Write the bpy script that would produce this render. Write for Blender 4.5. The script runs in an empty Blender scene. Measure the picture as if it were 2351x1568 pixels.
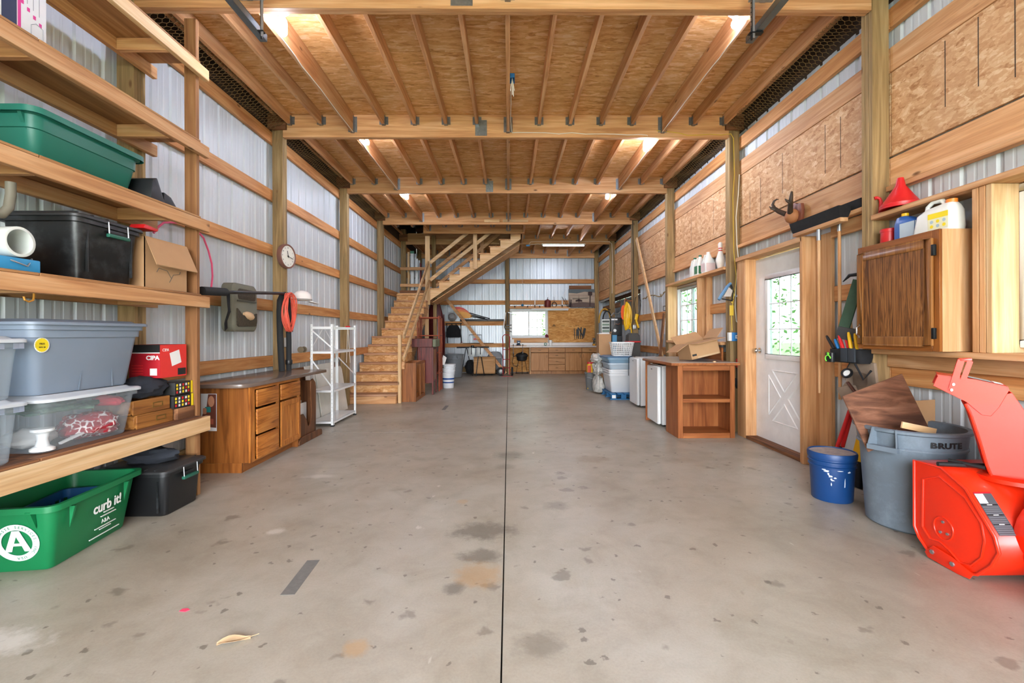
import bpy, bmesh, math, random
from mathutils import Vector as V, Matrix as MX, noise
random.seed(7)
SC = bpy.context.scene
COL = SC.collection
R = math.radians

# ---------------------------------------------------------------- camera, sky, lamps, exposure
cam = bpy.data.cameras.new('camera')
co = bpy.data.objects.new('camera', cam)
COL.objects.link(co)
FPX = 1048.0
cam.sensor_width = 36.0
cam.lens = 36.0 * FPX / 2351.0
cam.shift_x = -0.00145
cam.shift_y = -0.0069
cam.clip_start = 0.05
co.location = (0, 0, 1.26)
co.matrix_world = MX.Translation((0, 0, 1.26)) @ MX.Rotation(-0.0102, 4, 'Z') @ MX.Rotation(R(90), 4, 'X') @ MX.Rotation(-0.0035, 4, 'Z')
SC.camera = co

SC.view_settings.view_transform = 'Standard'
SC.view_settings.look = 'None'
SC.view_settings.gamma = 1.0
SC.view_settings.use_curve_mapping = False
SC.view_settings.exposure = 3.33
SC.cycles.use_denoising = True
SC.cycles.max_bounces = 10
SC.cycles.diffuse_bounces = 4
SC.cycles.glossy_bounces = 4
SC.cycles.transmission_bounces = 8
SC.cycles.transparent_max_bounces = 12
SC.cycles.sample_clamp_indirect = 4.0
SC.cycles.caustics_reflective = False
SC.cycles.caustics_refractive = False

w = bpy.data.worlds.new('sky')
SC.world = w
w.use_nodes = True
wn = w.node_tree
wb = wn.nodes['Background']
SKY = 2.6
tc = wn.nodes.new('ShaderNodeTexCoord')
sx = wn.nodes.new('ShaderNodeSeparateXYZ')
wr = wn.nodes.new('ShaderNodeValToRGB')
wn.links.new(tc.outputs['Generated'], sx.inputs[0])
wn.links.new(sx.outputs['Z'], wr.inputs[0])
wr.color_ramp.elements[0].position = 0.0
wr.color_ramp.elements[0].color = (0.95, 0.97, 1.0, 1)
wr.color_ramp.elements[1].position = 0.7
wr.color_ramp.elements[1].color = (0.72, 0.85, 1.0, 1)
wn.links.new(wr.outputs[0], wb.inputs['Color'])
wb.inputs['Strength'].default_value = SKY
# portal in the open overhead door behind the camera and the windows (sampling aid: adds no light)
def portal(loc, rot, sxy):
    l = bpy.data.lights.new('doorway_portal', 'AREA')
    l.shape = 'RECTANGLE'; l.size, l.size_y = sxy
    l.cycles.is_portal = True
    o = bpy.data.objects.new('doorway_portal', l); COL.objects.link(o)
    o.location = loc; o.rotation_euler = rot
portal((0, -3.36, 1.7), (R(90), 0, 0), (4.9, 3.3))
portal((0.65, 15.2, 1.6), (R(-90), 0, 0), (1.3, 0.95))
portal((3.06, 7.5, 1.65), (0, R(90), 0), (0.95, 1.1))
portal((3.06, 2.0, 1.65), (0, R(90), 0), (0.95, 1.3))
portal((3.06, 4.88, 1.45), (0, R(90), 0), (0.9, 0.62))

# ---------------------------------------------------------------- colours and materials
def lin(h):
    h = h.lstrip('#')
    c = [int(h[i:i+2], 16) / 255 for i in (0, 2, 4)]
    return tuple((x / 12.92 if x <= 0.04045 else ((x + 0.055) / 1.055) ** 2.4) for x in c) + (1.0,)

class NT:
    def __init__(s, name):
        s.m = bpy.data.materials.new(name); s.m.use_nodes = True
        s.t = s.m.node_tree; s.b = s.t.nodes['Principled BSDF']
    def n(s, ty, **kw):
        x = s.t.nodes.new('ShaderNode' + ty)
        for k, v in kw.items():
            if k.startswith('_'):
                setattr(x, k[1:], v)
            else:
                key = int(k[1:]) if k[0] == 'i' and k[1:].isdigit() else k
                if hasattr(v, 'is_output'): s.t.links.new(v, x.inputs[key])
                else: x.inputs[key].default_value = v
        return x
    def l(s, a, b): s.t.links.new(a, b)
    def set(s, **kw):
        for k, v in kw.items():
            k = k.replace('_', ' ')
            if hasattr(v, 'is_output'): s.l(v, s.b.inputs[k])
            else: s.b.inputs[k].default_value = v
    def coords(s, scale=(1, 1, 1), rnd=True, rot=(0, 0, 0)):
        t = s.n('TexCoord'); mp = s.n('Mapping'); mp.inputs['Scale'].default_value = scale
        mp.inputs['Rotation'].default_value = rot
        src = t.outputs['Object']
        if rnd:
            oi = s.n('ObjectInfo')
            ml = s.n('Math', _operation='MULTIPLY', i0=oi.outputs['Random'], i1=37.0)
            ad = s.n('VectorMath', _operation='ADD', i0=src, i1=ml.outputs[0]); src = ad.outputs[0]
        s.l(src, mp.inputs['Vector'])
        return mp.outputs[0]
    def ramp(s, fac, stops, interp='LINEAR'):
        r = s.n('ValToRGB'); s.l(fac, r.inputs[0]); cr = r.color_ramp; cr.interpolation = interp
        while len(cr.elements) < len(stops): cr.elements.new(0.5)
        for e, (p, c) in zip(cr.elements, stops):
            e.position = p; e.color = lin(c) if isinstance(c, str) else c
        return r.outputs[0]
    def noise(s, vec, scale, detail=3, rough=0.5, dist=0.0):
        return s.n('TexNoise', Vector=vec, Scale=scale, Detail=detail, Roughness=rough, Distortion=dist)
    def mix(s, fac, a, b, mode='MIX'):
        x = s.n('Mix', _data_type='RGBA', _blend_type=mode)
        for k, v in ((0, fac), (6, a), (7, b)):
            if hasattr(v, 'is_output'): s.l(v, x.inputs[k])
            else: x.inputs[k].default_value = v
        return x.outputs[2]
    def bump(s, h, strength=0.2, dist=0.01):
        b = s.n('Bump', Height=h, Strength=strength, Distance=dist); s.l(b.outputs[0], s.b.inputs['Normal'])
    def hsv(s, col, v=0.18, sat=0.1):
        oi = s.n('ObjectInfo')
        a = s.n('MapRange', Value=oi.outputs['Random'], i3=1 - v, i4=1 + v)
        h = s.n('HueSaturation', Color=col, Value=a.outputs[0]); return h.outputs[0]

MC = {}
def plain(name, col, rough=0.5, metal=0.0, var=0.06, nscale=6.0, bump=0.0, coat=0.0, spec=0.5, dirt=None, dirt_amt=0.0):
    if name in MC: return MC[name]
    t = NT(name); c = t.coords(rnd=True)
    nz = t.noise(c, nscale, 5, 0.6)
    L = lin(col)
    a = tuple(min(1, x * (1 + var)) for x in L[:3]) + (1,); b = tuple(x * (1 - var) for x in L[:3]) + (1,)
    out = t.ramp(nz.outputs[0], [(0.3, b), (0.7, a)])
    if dirt:
        d = t.noise(c, nscale * 2.3, 8, 0.7)
        f = t.ramp(d.outputs[0], [(0.5, (0, 0, 0, 1)), (0.75, (dirt_amt,) * 3 + (1,))])
        out = t.mix(f, out, lin(dirt))
    t.set(Base_Color=out, Roughness=rough, Metallic=metal, Coat_Weight=coat, Specular_IOR_Level=spec)
    if bump: t.bump(t.noise(c, nscale * 12, 3).outputs[0], bump, 0.002)
    MC[name] = t.m; return t.m

def wood(name, dark, mid, light, axis=1, rough=0.65, scale=1.0, knots=True, var=0.14, grain=1.0, contrast=1.0):
    key = f'{name}_{axis}'
    if key in MC: return MC[key]
    t = NT(key); sc = [9.0 * scale] * 3; sc[axis] = 0.55 * scale
    c = t.coords(tuple(sc))
    n1 = t.noise(c, 1.6, 4, 0.55, 1.2 * grain)
    base = t.ramp(n1.outputs[0], [(0.5 - 0.2 / contrast, dark), (0.5, mid), (0.5 + 0.2 / contrast, light)])
    sc2 = [60.0 * scale] * 3; sc2[axis] = 1.6 * scale
    n2 = t.noise(t.coords(tuple(sc2)), 2.0, 3, 0.6, 0.3)
    base = t.mix(0.25, base, t.ramp(n2.outputs[0], [(0.35, (0.62, 0.57, 0.52, 1)), (0.65, (1.12, 1.1, 1.08, 1))]), 'MULTIPLY')
    if knots:
        sk = [3.4] * 3; sk[axis] = 1.3
        vo = t.n('TexVoronoi', Vector=t.coords(tuple(sk)), Scale=1.4)
        kf = t.ramp(vo.outputs['Distance'], [(0.0, (1, 1, 1, 1)), (0.045, (0.7, 0.7, 0.7, 1)), (0.08, (0, 0, 0, 1))])
        base = t.mix(kf, base, lin('#5d3a20'))
    # broad weathering and darker patches
    n3 = t.noise(t.coords((1, 1, 1)), 1.3, 3, 0.5)
    base = t.mix(0.35, base, t.ramp(n3.outputs[0], [(0.35, (0.78, 0.76, 0.74, 1)), (0.65, (1.1, 1.08, 1.06, 1))]), 'MULTIPLY')
    base = t.hsv(base, var)
    t.set(Base_Color=base, Roughness=rough, Specular_IOR_Level=0.35)
    t.bump(n2.outputs[0], 0.15, 0.002)
    MC[key] = t.m; return t.m

def lumber(axis): return wood('lumber', '#b57f52', '#cf9c6b', '#dfb387', axis)
def girtwood(axis): return wood('girt_lumber', '#b27440', '#cb8f57', '#dba76f', axis)
def treadwood(axis): return wood('tread_lumber', '#9c6f4d', '#b48563', '#c79c7b', axis)
def brownwood(axis): return wood('brown_lumber', '#7d5230', '#9a6c44', '#b08557', axis)  # darker copy for the shelving upright, its shaded front put into the colour
def palewood(axis): return wood('pale_lumber', '#c99f6d', '#dab586', '#e8cba2', axis)
def treated(axis): return wood('treated_post', '#786445', '#957a52', '#af946a', axis, 0.8, 1.2)
def oakwood(axis): return wood('honey_oak', '#7d4315', '#b36d2c', '#c98843', axis, 0.38, 1.6, False, 0.04, 1.6)
def shelfply(axis): return wood('shelf_plywood', '#8a5f3c', '#ac7d50', '#c49a6a', axis, 0.7, 0.7, True, 0.06)
def oakside(axis): return wood('oak_veneer', '#6e3d17', '#8f5524', '#a3652f', axis, 0.4, 1.3, False, 0.03, 1.0)
def darkply(axis): return wood('old_plywood', '#4c3020', '#7d5234', '#996b47', axis, 0.75, 0.8, True, 0.06)

def osb(name, cols, flake=(9, 34, 34), rot=(0, 0, 0), rough=0.7):
    if name in MC: return MC[name]
    t = NT(name)
    c0 = t.coords(flake, True, rot)
    dn = t.noise(c0, 0.35, 3, 0.6)
    dv = t.n('VectorMath', _operation='SCALE', i0=dn.outputs['Color']); dv.inputs['Scale'].default_value = 3.2
    c = t.n('VectorMath', _operation='ADD', i0=c0, i1=dv.outputs[0]).outputs[0]
    v1 = t.n('TexVoronoi', Vector=c, Scale=0.75)
    v2 = t.n('TexVoronoi', Vector=t.n('VectorMath', _operation='ADD', i0=c, i1=(13.1, 7.7, 3.3)).outputs[0], Scale=1.7)
    s1 = t.n('SeparateColor', Color=v1.outputs['Color']); s2 = t.n('SeparateColor', Color=v2.outputs['Color'])
    m = t.n('Mix', Factor=0.42, i2=s1.outputs[0], i3=s2.outputs[1])
    fine = t.noise(c0, 3.0, 3, 0.6)
    m2 = t.n('Mix', Factor=0.3, i2=m.outputs[0], i3=fine.outputs[0])
    col = t.ramp(m2.outputs[0], [(0.12, cols[0]), (0.34, cols[1]), (0.6, cols[2]), (0.85, cols[3])])
    big = t.noise(t.coords((1, 1, 1)), 0.9, 3, 0.5)
    col = t.mix(0.5, col, t.ramp(big.outputs[0], [(0.3, (0.8, 0.78, 0.74, 1)), (0.7, (1.1, 1.08, 1.05, 1))]), 'MULTIPLY')
    col = t.hsv(col, 0.05)
    t.set(Base_Color=col, Roughness=rough, Specular_IOR_Level=0.3)
    t.bump(m.outputs[0], 0.25, 0.002)
    MC[name] = t.m; return t.m

def mk_steel(name, col, rough=0.34, metal=0.25):
    t = NT(name); c = t.coords((1, 1, 0.25), True)
    nz = t.noise(c, 3.5, 5, 0.6, 0.4)
    L = lin(col)
    out = t.ramp(nz.outputs[0], [(0.3, tuple(x * 0.86 for x in L[:3]) + (1,)), (0.7, L)])
    t.set(Base_Color=out, Roughness=rough, Metallic=metal)
    t.bump(t.noise(c, 1.5, 2).outputs[0], 0.08, 0.02)
    return t.m
STEEL = mk_steel('wall_steel', '#cdd3d6', 0.45, 0.0)
STEELB = mk_steel('galvanised_wall_steel', '#b9c1c7', 0.35, 0.3)
GALV = plain('galvanised_metal', '#a3a8aa', 0.38, 0.85, 0.15, 20)
OSBC = osb('osb_ceiling', ['#b07a45', '#d29d5e', '#e2b278', '#eecda2'], (9, 38, 38))
OSBW = osb('osb_wall', ['#a06c40', '#c39468', '#d3a87c', '#e6c8a0'], (34, 17, 34), (R(35), 0, 0))
OSBB = osb('osb_back', ['#96602a', '#b9803f', '#cb9450', '#dcb074'], (9, 20, 34), (0, R(15), 0))
OSBS = osb('osb_stair', ['#a06b38', '#c58e55', '#d5a36d', '#e5bf90'], (12, 26, 26))
HANGER = plain('joist_hanger_steel', '#8d9194', 0.4, 0.8, 0.2, 30)
BLACKP = plain('black_plastic', '#17181a', 0.42, 0, 0.15, 5, 0.05)
BLACKR = plain('black_rubber', '#1b1c1d', 0.75, 0, 0.15, 8, 0.1)
BLACKF = plain('black_fabric', '#16171a', 0.9, 0, 0.25, 14, 0.4)
WHITEP = plain('white_plastic', '#e9e9e6', 0.4, 0, 0.03, 5)
WHITEM = plain('white_enamel', '#e8eaea', 0.3, 0, 0.03, 4, 0, 0.3)
CHROME = plain('chrome', '#c9c9c6', 0.18, 1.0, 0.02)
DARKM = plain('dark_metal', '#2a2c2e', 0.4, 0.7, 0.2, 8)
CARD = plain('cardboard', '#b78f67', 0.85, 0, 0.07, 4, 0.05)
CARDD = plain('cardboard_inside', '#a57c56', 0.9, 0, 0.08, 4, 0.05)
RED = plain('red_plastic', '#c91f22', 0.38, 0, 0.06, 4)
YELLOW = plain('yellow_plastic', '#e8b60f', 0.4, 0, 0.06, 4)
BLUE = plain('blue_plastic', '#1f6fae', 0.42, 0, 0.06, 4)
ORANGEC = plain('orange_cord', '#e4604a', 0.5, 0, 0.06, 9)
GREENP = plain('green_plastic', '#2f6d53', 0.45)
GLASS = None
def mk_glass():
    t = NT('view_dimming_glass')  # tint added to dim the bright view outside, so leaves show
    tr = t.n('BsdfTransparent', Color=(0.37, 0.41, 0.39, 1)); gl = t.n('BsdfGlossy', Roughness=0.02)
    mx = t.n('MixShader', Fac=0.05)
    t.l(tr.outputs[0], mx.inputs[1]); t.l(gl.outputs[0], mx.inputs[2])
    t.l(mx.outputs[0], [x for x in t.t.nodes if x.type == 'OUTPUT_MATERIAL'][0].inputs[0])
    return t.m
GLASS = mk_glass()
def clearplastic(name, col, alpha=0.35, rough=0.25):
    if name in MC: return MC[name]
    t = NT(name)
    tr = t.n('BsdfTransparent', Color=(0.93, 0.95, 0.97, 1))
    t.set(Base_Color=lin(col), Roughness=rough)
    mx = t.n('MixShader', Fac=alpha); t.l(tr.outputs[0], mx.inputs[1]); t.l(t.b.outputs[0], mx.inputs[2])
    out = [x for x in t.t.nodes if x.type == 'OUTPUT_MATERIAL'][0]
    t.l(mx.outputs[0], out.inputs[0]); MC[name] = t.m; return t.m
CLEARP = clearplastic('clear_tote_plastic', '#c9d3da', 0.22)
def emit(name, col, s):
    t = NT(name); t.set(Base_Color=lin(col), Emission_Color=lin(col), Emission_Strength=s); return t.m
BULB = emit('lit_bulb', '#d9e4ff', 30.0)
BULB2 = emit('lit_bulb_far', '#dce6ff', 80.0)
LITTUBE = emit('lit_strip_tube', '#eef2ff', 16.0)

def concrete():
    t = NT('concrete_floor'); c = t.coords((1, 1, 1), False)
    a = t.noise(c, 0.55, 5, 0.6, 0.3)
    col = t.ramp(a.outputs[0], [(0.3, '#938b7c'), (0.45, '#a49d8f'), (0.58, '#aba79b'), (0.72, '#b6b4ac')])
    b = t.noise(c, 5.0, 8, 0.65, 0.6)
    col = t.mix(0.55, col, t.ramp(b.outputs[0], [(0.3, (0.78, 0.76, 0.73, 1)), (0.55, (1, 1, 1, 1)), (0.75, (1.07, 1.07, 1.07, 1))]), 'MULTIPLY')
    md = t.noise(c, 1.9, 6, 0.7, 0.8)
    col = t.mix(0.6, col, t.ramp(md.outputs[0], [(0.33, (0.8, 0.77, 0.72, 1)), (0.5, (1, 0.99, 0.98, 1)), (0.7, (1.08, 1.08, 1.09, 1))]), 'MULTIPLY')
    f = t.noise(c, 90.0, 4, 0.7)
    col = t.mix(0.3, col, t.ramp(f.outputs[0], [(0.3, (0.72, 0.7, 0.68, 1)), (0.6, (1.06, 1.06, 1.06, 1))]), 'MULTIPLY')
    # small dark oil spots, larger brown blots and pale scuffs
    def spots(scale, thr, soft, seed, elong=(1, 1, 1)):
        nc = t.n('VectorMath', _operation='ADD', i0=t.coords(elong, False), i1=(seed, seed * 1.7, 0)).outputs[0]
        wob = t.noise(nc, scale * 1.6, 3, 0.6)
        wv = t.n('VectorMath', _operation='SCALE', i0=wob.outputs['Color']); wv.inputs['Scale'].default_value = 0.85 / scale
        nv = t.n('VectorMath', _operation='ADD', i0=nc, i1=wv.outputs[0]).outputs[0]
        vo = t.n('TexVoronoi', Vector=nv, Scale=scale)
        sep = t.n('SeparateColor', Color=vo.outputs['Color'])
        size = t.n('MapRange', Value=sep.outputs[0], i1=0.45, i2=1.0, i3=0.0, i4=thr)
        d = t.n('Math', _operation='SUBTRACT', i0=size.outputs[0], i1=vo.outputs['Distance'])
        return t.n('MapRange', Value=d.outputs[0], i1=0.0, i2=soft).outputs[0]
    def k(x, m): return t.n('Math', _operation='MULTIPLY', i0=x, i1=m).outputs[0]
    col = t.mix(k(spots(5.5, 0.3, 0.1, 3.1), 0.5), col, lin('#5f574b'))
    col = t.mix(k(spots(2.2, 0.24, 0.14, 8.4), 0.38), col, lin('#766b5a'))
    col = t.mix(k(spots(13.0, 0.24, 0.06, 1.2), 0.6), col, lin('#4d463c'))
    col = t.mix(k(spots(4.3, 0.12, 0.06, 5.5, (1.6, 0.7, 1)), 0.45), col, lin('#d9d5cc'))
    col = t.mix(k(spots(1.1, 0.1, 0.1, 12.5), 0.3), col, lin('#b98a4c'))
    # two round oil stains and rust marks that the slab carries at fixed places
    tcc = t.n('TexCoord')
    def blot(x, y, r, colr, amt, sx=1.0):
        mp = t.n('Mapping', Vector=tcc.outputs['Object'])
        mp.inputs['Location'].default_value = (-x / r * sx, -y / r, 0); mp.inputs['Scale'].default_value = (sx / r, 1 / r, 0)
        ln = t.n('VectorMath', _operation='LENGTH', i0=mp.outputs[0])
        wob = t.noise(tcc.outputs['Object'], 11, 5, 0.75)
        sm = t.n('Math', _operation='MULTIPLY_ADD', i0=wob.outputs[0], i1=1.6, i2=ln.outputs['Value'])
        return t.mix(t.n('MapRange', Value=sm.outputs[0], i1=1.25, i2=1.75, i3=amt, i4=0.0).outputs[0], col, lin(colr))
    for bx, by, br, bc, ba, bs in BLOTS: col = blot(bx, by, br, bc, ba, bs)
    ro = t.noise(c, 1.4, 5, 0.6)
    rr = t.n('MapRange', Value=ro.outputs[0], i1=0.3, i2=0.7, i3=0.5, i4=0.3)
    t.set(Base_Color=col, Roughness=rr.outputs[0], Specular_IOR_Level=0.5)
    t.bump(f.outputs[0], 0.1, 0.003)
    return t.m
BLOTS = [(0.0, 4.75, 0.19, '#756e60', 0.6, 1.0), (-0.03, 4.35, 0.12, '#7d7566', 0.5, 1.0), (-0.17, 2.93, 0.16, '#5f594f', 0.65, 0.6),
         (-0.16, 2.6, 0.1, '#5e574d', 0.6, 0.6), (-0.27, 2.27, 0.07, '#57524a', 0.6, 1.0), (-0.16, 2.4, 0.16, '#b08a58', 0.5, 1.0),
         (0.85, 4.6, 0.17, '#87745c', 0.45, 0.7), (0.35, 3.35, 0.12, '#6b655b', 0.45, 1.0), (1.05, 6.9, 0.2, '#8a7f6c', 0.4, 0.5),
         (-0.62, 1.84, 0.07, '#b58d57', 0.5, 1.0), (-0.35, 3.45, 0.06, '#b58d57', 0.4, 1.0), (-1.5, 2.95, 0.06, '#cfcac0', 0.6, 0.8),
         (0.12, 1.85, 0.1, '#6d665b', 0.5, 0.7), (-1.7, 4.1, 0.07, '#d3cec4', 0.5, 0.4), (-2.2, 1.9, 0.12, '#d6d3cd', 0.6, 0.35)]
CONC = concrete()

# ---------------------------------------------------------------- mesh helpers
class MB:
    def __init__(s): s.v = []; s.f = []; s.s = []
    def add(s, vs, fs, smooth=False, T=None):
        o = len(s.v)
        s.v += [tuple(T @ V(p)) if T else tuple(p) for p in vs]
        s.f += [tuple(i + o for i in f) for f in fs]; s.s += [smooth] * len(fs)
        return s
    def box(s, a, b, T=None, top=None):
        """axis box a..b; top = (dx, dy) how far the top face is inset"""
        x0, y0, z0 = a; x1, y1, z1 = b; dx, dy = top or (0, 0)
        vs = [(x0, y0, z0), (x1, y0, z0), (x1, y1, z0), (x0, y1, z0), (x0 + dx, y0 + dy, z1), (x1 - dx, y0 + dy, z1), (x1 - dx, y1 - dy, z1), (x0 + dx, y1 - dy, z1)]
        return s.add(vs, [(3, 2, 1, 0), (4, 5, 6, 7), (0, 1, 5, 4), (1, 2, 6, 5), (2, 3, 7, 6), (3, 0, 4, 7)], False, T)
    def loft(s, rings, cap0=True, cap1=True, smooth=True, closed=True, T=None):
        n = len(rings[0]); vs = [p for r in rings for p in r]; fs = []
        for i in range(len(rings) - 1):
            for j in range(n if closed else n - 1):
                k = (j + 1) % n
                fs.append((i * n + j, i * n + k, (i + 1) * n + k, (i + 1) * n + j))
        s.add(vs, fs, smooth, T)
        if cap0: s.add(rings[0], [tuple(range(n - 1, -1, -1))], False, T)
        if cap1: s.add(rings[-1], [tuple(range(n))], False, T)
        return s
    def lathe(s, prof, n=24, c=(0, 0, 0), cap0=True, cap1=True, T=None, smooth=True, sx=1, sy=1):
        rings = [[(c[0] + sx * r * math.cos(2 * math.pi * j / n), c[1] + sy * r * math.sin(2 * math.pi * j / n), c[2] + z) for j in range(n)] for r, z in prof]
        return s.loft(rings, cap0, cap1, smooth, True, T)
    def cyl(s, a, b, r, r2=None, n=14, smooth=True, caps=True):
        a, b = V(a), V(b); d = b - a
        if d.length < 1e-9: return s
        q = d.to_track_quat('Z', 'Y').to_matrix().to_4x4(); T = MX.Translation(a) @ q
        return s.lathe([(r, 0), (r2 if r2 is not None else r, d.length)], n, (0, 0, 0), caps, caps, T, smooth)
    def tube(s, pts, r, n=8, caps=True, closed=False):
        pts = [V(p) for p in pts]; rings = []; up = None
        m = len(pts)
        for i, p in enumerate(pts):
            if closed: d = pts[(i + 1) % m] - pts[i - 1]
            else: d = (pts[min(i + 1, m - 1)] - pts[max(i - 1, 0)])
            d.normalize()
            if up is None: up = V((0, 0, 1)) if abs(d.z) < 0.9 else V((1, 0, 0))
            a = d.cross(up); a.normalize(); up = a.cross(d); up.normalize()
            rr = r[i] if isinstance(r, (list, tuple)) else r
            rings.append([tuple(p + a * (rr * math.cos(2 * math.pi * j / n)) + up * (rr * math.sin(2 * math.pi * j / n))) for j in range(n)])
        if closed: rings.append(rings[0]); caps = False
        return s.loft(rings, caps, caps)
    def prism(s, poly, h0, h1, plane='xy', smooth=False, T=None):
        mp = {'xy': lambda p, h: (p[0], p[1], h), 'xz': lambda p, h: (p[0], h, p[1]), 'yz': lambda p, h: (h, p[0], p[1])}[plane]
        n = len(poly)
        A = [mp(p, h0) for p in poly]; B = [mp(p, h1) for p in poly]
        fs = [(i, (i + 1) % n, n + (i + 1) % n, n + i) for i in range(n)]
        s.add(A + B, fs, smooth, T); s.add(A, [tuple(range(n - 1, -1, -1))], False, T); s.add(B, [tuple(range(n))], False, T)
        return s
    def beam(s, a, b, wx, wy, upv=(0, 0, 1)):
        """square bar from a to b; wx across, wy along the up direction"""
        a, b = V(a), V(b); d = (b - a).normalized(); r = d.cross(V(upv))
        if r.length < 1e-6: r = V((1, 0, 0))
        r.normalize(); u = r.cross(d)
        q = [(-.5, -.5), (.5, -.5), (.5, .5), (-.5, .5)]
        return s.loft([[tuple(p + r * (x * wx) + u * (y * wy)) for x, y in q] for p in (a, b)], smooth=False)
    def mesh(s, name, mat, bev=0, seg=2):
        me = bpy.data.meshes.new(name); me.from_pydata(s.v, [], s.f); me.update()
        bm = bmesh.new(); bm.from_mesh(me)
        bmesh.ops.remove_doubles(bm, verts=bm.verts, dist=1e-5)
        bmesh.ops.recalc_face_normals(bm, faces=bm.faces)
        if bev:
            es = [e for e in bm.edges if len(e.link_faces) == 2 and e.calc_face_angle(0) > 0.6]
            bmesh.ops.bevel(bm, geom=es, offset=bev, segments=seg, affect='EDGES', clamp_overlap=True, profile=0.6)
            for f in bm.faces: f.smooth = True
        bm.to_mesh(me); bm.free()
        if any(s.s) or bev:
            if not bev:
                # sharp where the angle is large, smooth elsewhere
                for p in me.polygons: p.use_smooth = True
            me.set_sharp_from_angle(angle=R(38))
        for m in (mat if isinstance(mat, (list, tuple)) else [mat]): me.materials.append(m)
        return me
    def build(s, name, mat, parent=None, bev=0, seg=2, local=False):
        o = bpy.data.objects.new(name, s.mesh(name, mat, bev, seg)); COL.objects.link(o)
        if parent is not None: adopt(o, parent, local)
        return o

def adopt(o, parent, local=False):
    o.parent = parent
    if not local:
        o.matrix_parent_inverse = (MX.Translation(parent.location) @ parent.rotation_euler.to_matrix().to_4x4()).inverted() if parent.parent is None and not parent.get('_w') else MX.Identity(4)
    return o

def tag(o, label, cat, group=None):
    o['label'] = label; o['category'] = cat
    if group: o['group'] = group
    return o
def thing(name, label, cat, loc=(0, 0, 0), rz=0.0, group=None, rx=0.0, ry=0.0):
    o = bpy.data.objects.new(name, None); COL.objects.link(o)
    o.empty_display_size = 0.1
    o.location = loc; o.rotation_euler = (rx, ry, rz)
    return tag(o, label, cat, group)
def struct(o): o['kind'] = 'structure'; return o
def copy_tree(o, parent=None):
    c = o.copy(); COL.objects.link(c); c.parent = parent
    for ch in o.children: copy_tree(ch, c)
    return c
def shell(name, loc=(0, 0, 0)):
    o = bpy.data.objects.new(name, None); COL.objects.link(o); o.location = loc; return struct(o)
def stuff(o): o['kind'] = 'stuff'; return o
def text(s, size, mat, parent, loc, rot, name='lettering', ext=0.0006, align='CENTER', shear=0.0, sx=1.0, bold=0.0):
    cu = bpy.data.curves.new(name, 'FONT'); cu.body = s; cu.size = size; cu.extrude = ext; cu.align_x = align; cu.align_y = 'CENTER'; cu.shear = shear; cu.offset = bold
    cu.resolution_u = 3
    o = bpy.data.objects.new(name, cu); COL.objects.link(o)
    me = bpy.data.meshes.new_from_object(o); bpy.data.objects.remove(o); bpy.data.curves.remove(cu)
    me.materials.clear(); me.materials.append(mat)
    o = bpy.data.objects.new(name, me); COL.objects.link(o)
    o.parent = parent; o.location = loc; o.rotation_euler = rot; o.scale = (sx, 1, 1)
    return o
def arc(cx, cy, r, a0, a1, n): return [(cx + r * math.cos(R(a0 + (a1 - a0) * i / n)), cy + r * math.sin(R(a0 + (a1 - a0) * i / n))) for i in range(n + 1)]
def rrect(x0, y0, x1, y1, r, n=4):
    p = []
    for cx, cy, a in ((x1 - r, y1 - r, 0), (x0 + r, y1 - r, 90), (x0 + r, y0 + r, 180), (x1 - r, y0 + r, 270)): p += arc(cx, cy, r, a, a + 90, n)
    return p
def ring(x0, y0, x1, y1, z, r=0.03, n=3): return [(x, y, z) for x, y in rrect(x0, y0, x1, y1, min(r, (x1 - x0) / 2.01, (y1 - y0) / 2.01), n)]
# ---------------------------------------------------------------- the building
CX = -0.014
WI, WO, WS = 2.85, 2.985, 3.03            # post inner face, girt inner face, steel
BAY = 2.302
PY = [5.825 + BAY * k for k in range(-4, 5)]   # post front faces: -3.383 ... 15.033
BACK = 15.15
ZB, ZD = 3.775, 4.065                     # beam bottom, loft deck underside
ROOFZ = 4.75

# floor: two slabs each side of the joint running the length of the shop, cut by cross joints
fl = shell('floor')
YJ = [-3.4, 1.55, 5.91, 10.3, 15.145]
for i in range(len(YJ) - 1):
    for x0, x1 in ((-3.03, -0.036), (-0.029, 3.012)):
        g = 0.0025
        o = MB().box((x0, YJ[i] + g, -0.12), (x1, YJ[i + 1] - g, 0)).build('floor_slab', CONC, fl)
MB().box((-3.03, -3.4, -0.2), (3.012, 15.14, -0.02)).build('joint_filler', plain('dark_joint', '#2c2925', 0.9), fl)
# outside ground
gr = MB().box((-60, -60, -0.35), (60, 70, -0.22)).build('ground', plain('outside_grass', '#8f9a6a', 0.95, 0, 0.15, 0.8))
struct(gr)
MB().box((-2.6, -14, -0.23), (2.6, -3.4, -0.02)).build('driveway', plain('outside_gravel', '#b4aca0', 0.95, 0, 0.1, 3), gr)

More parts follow.
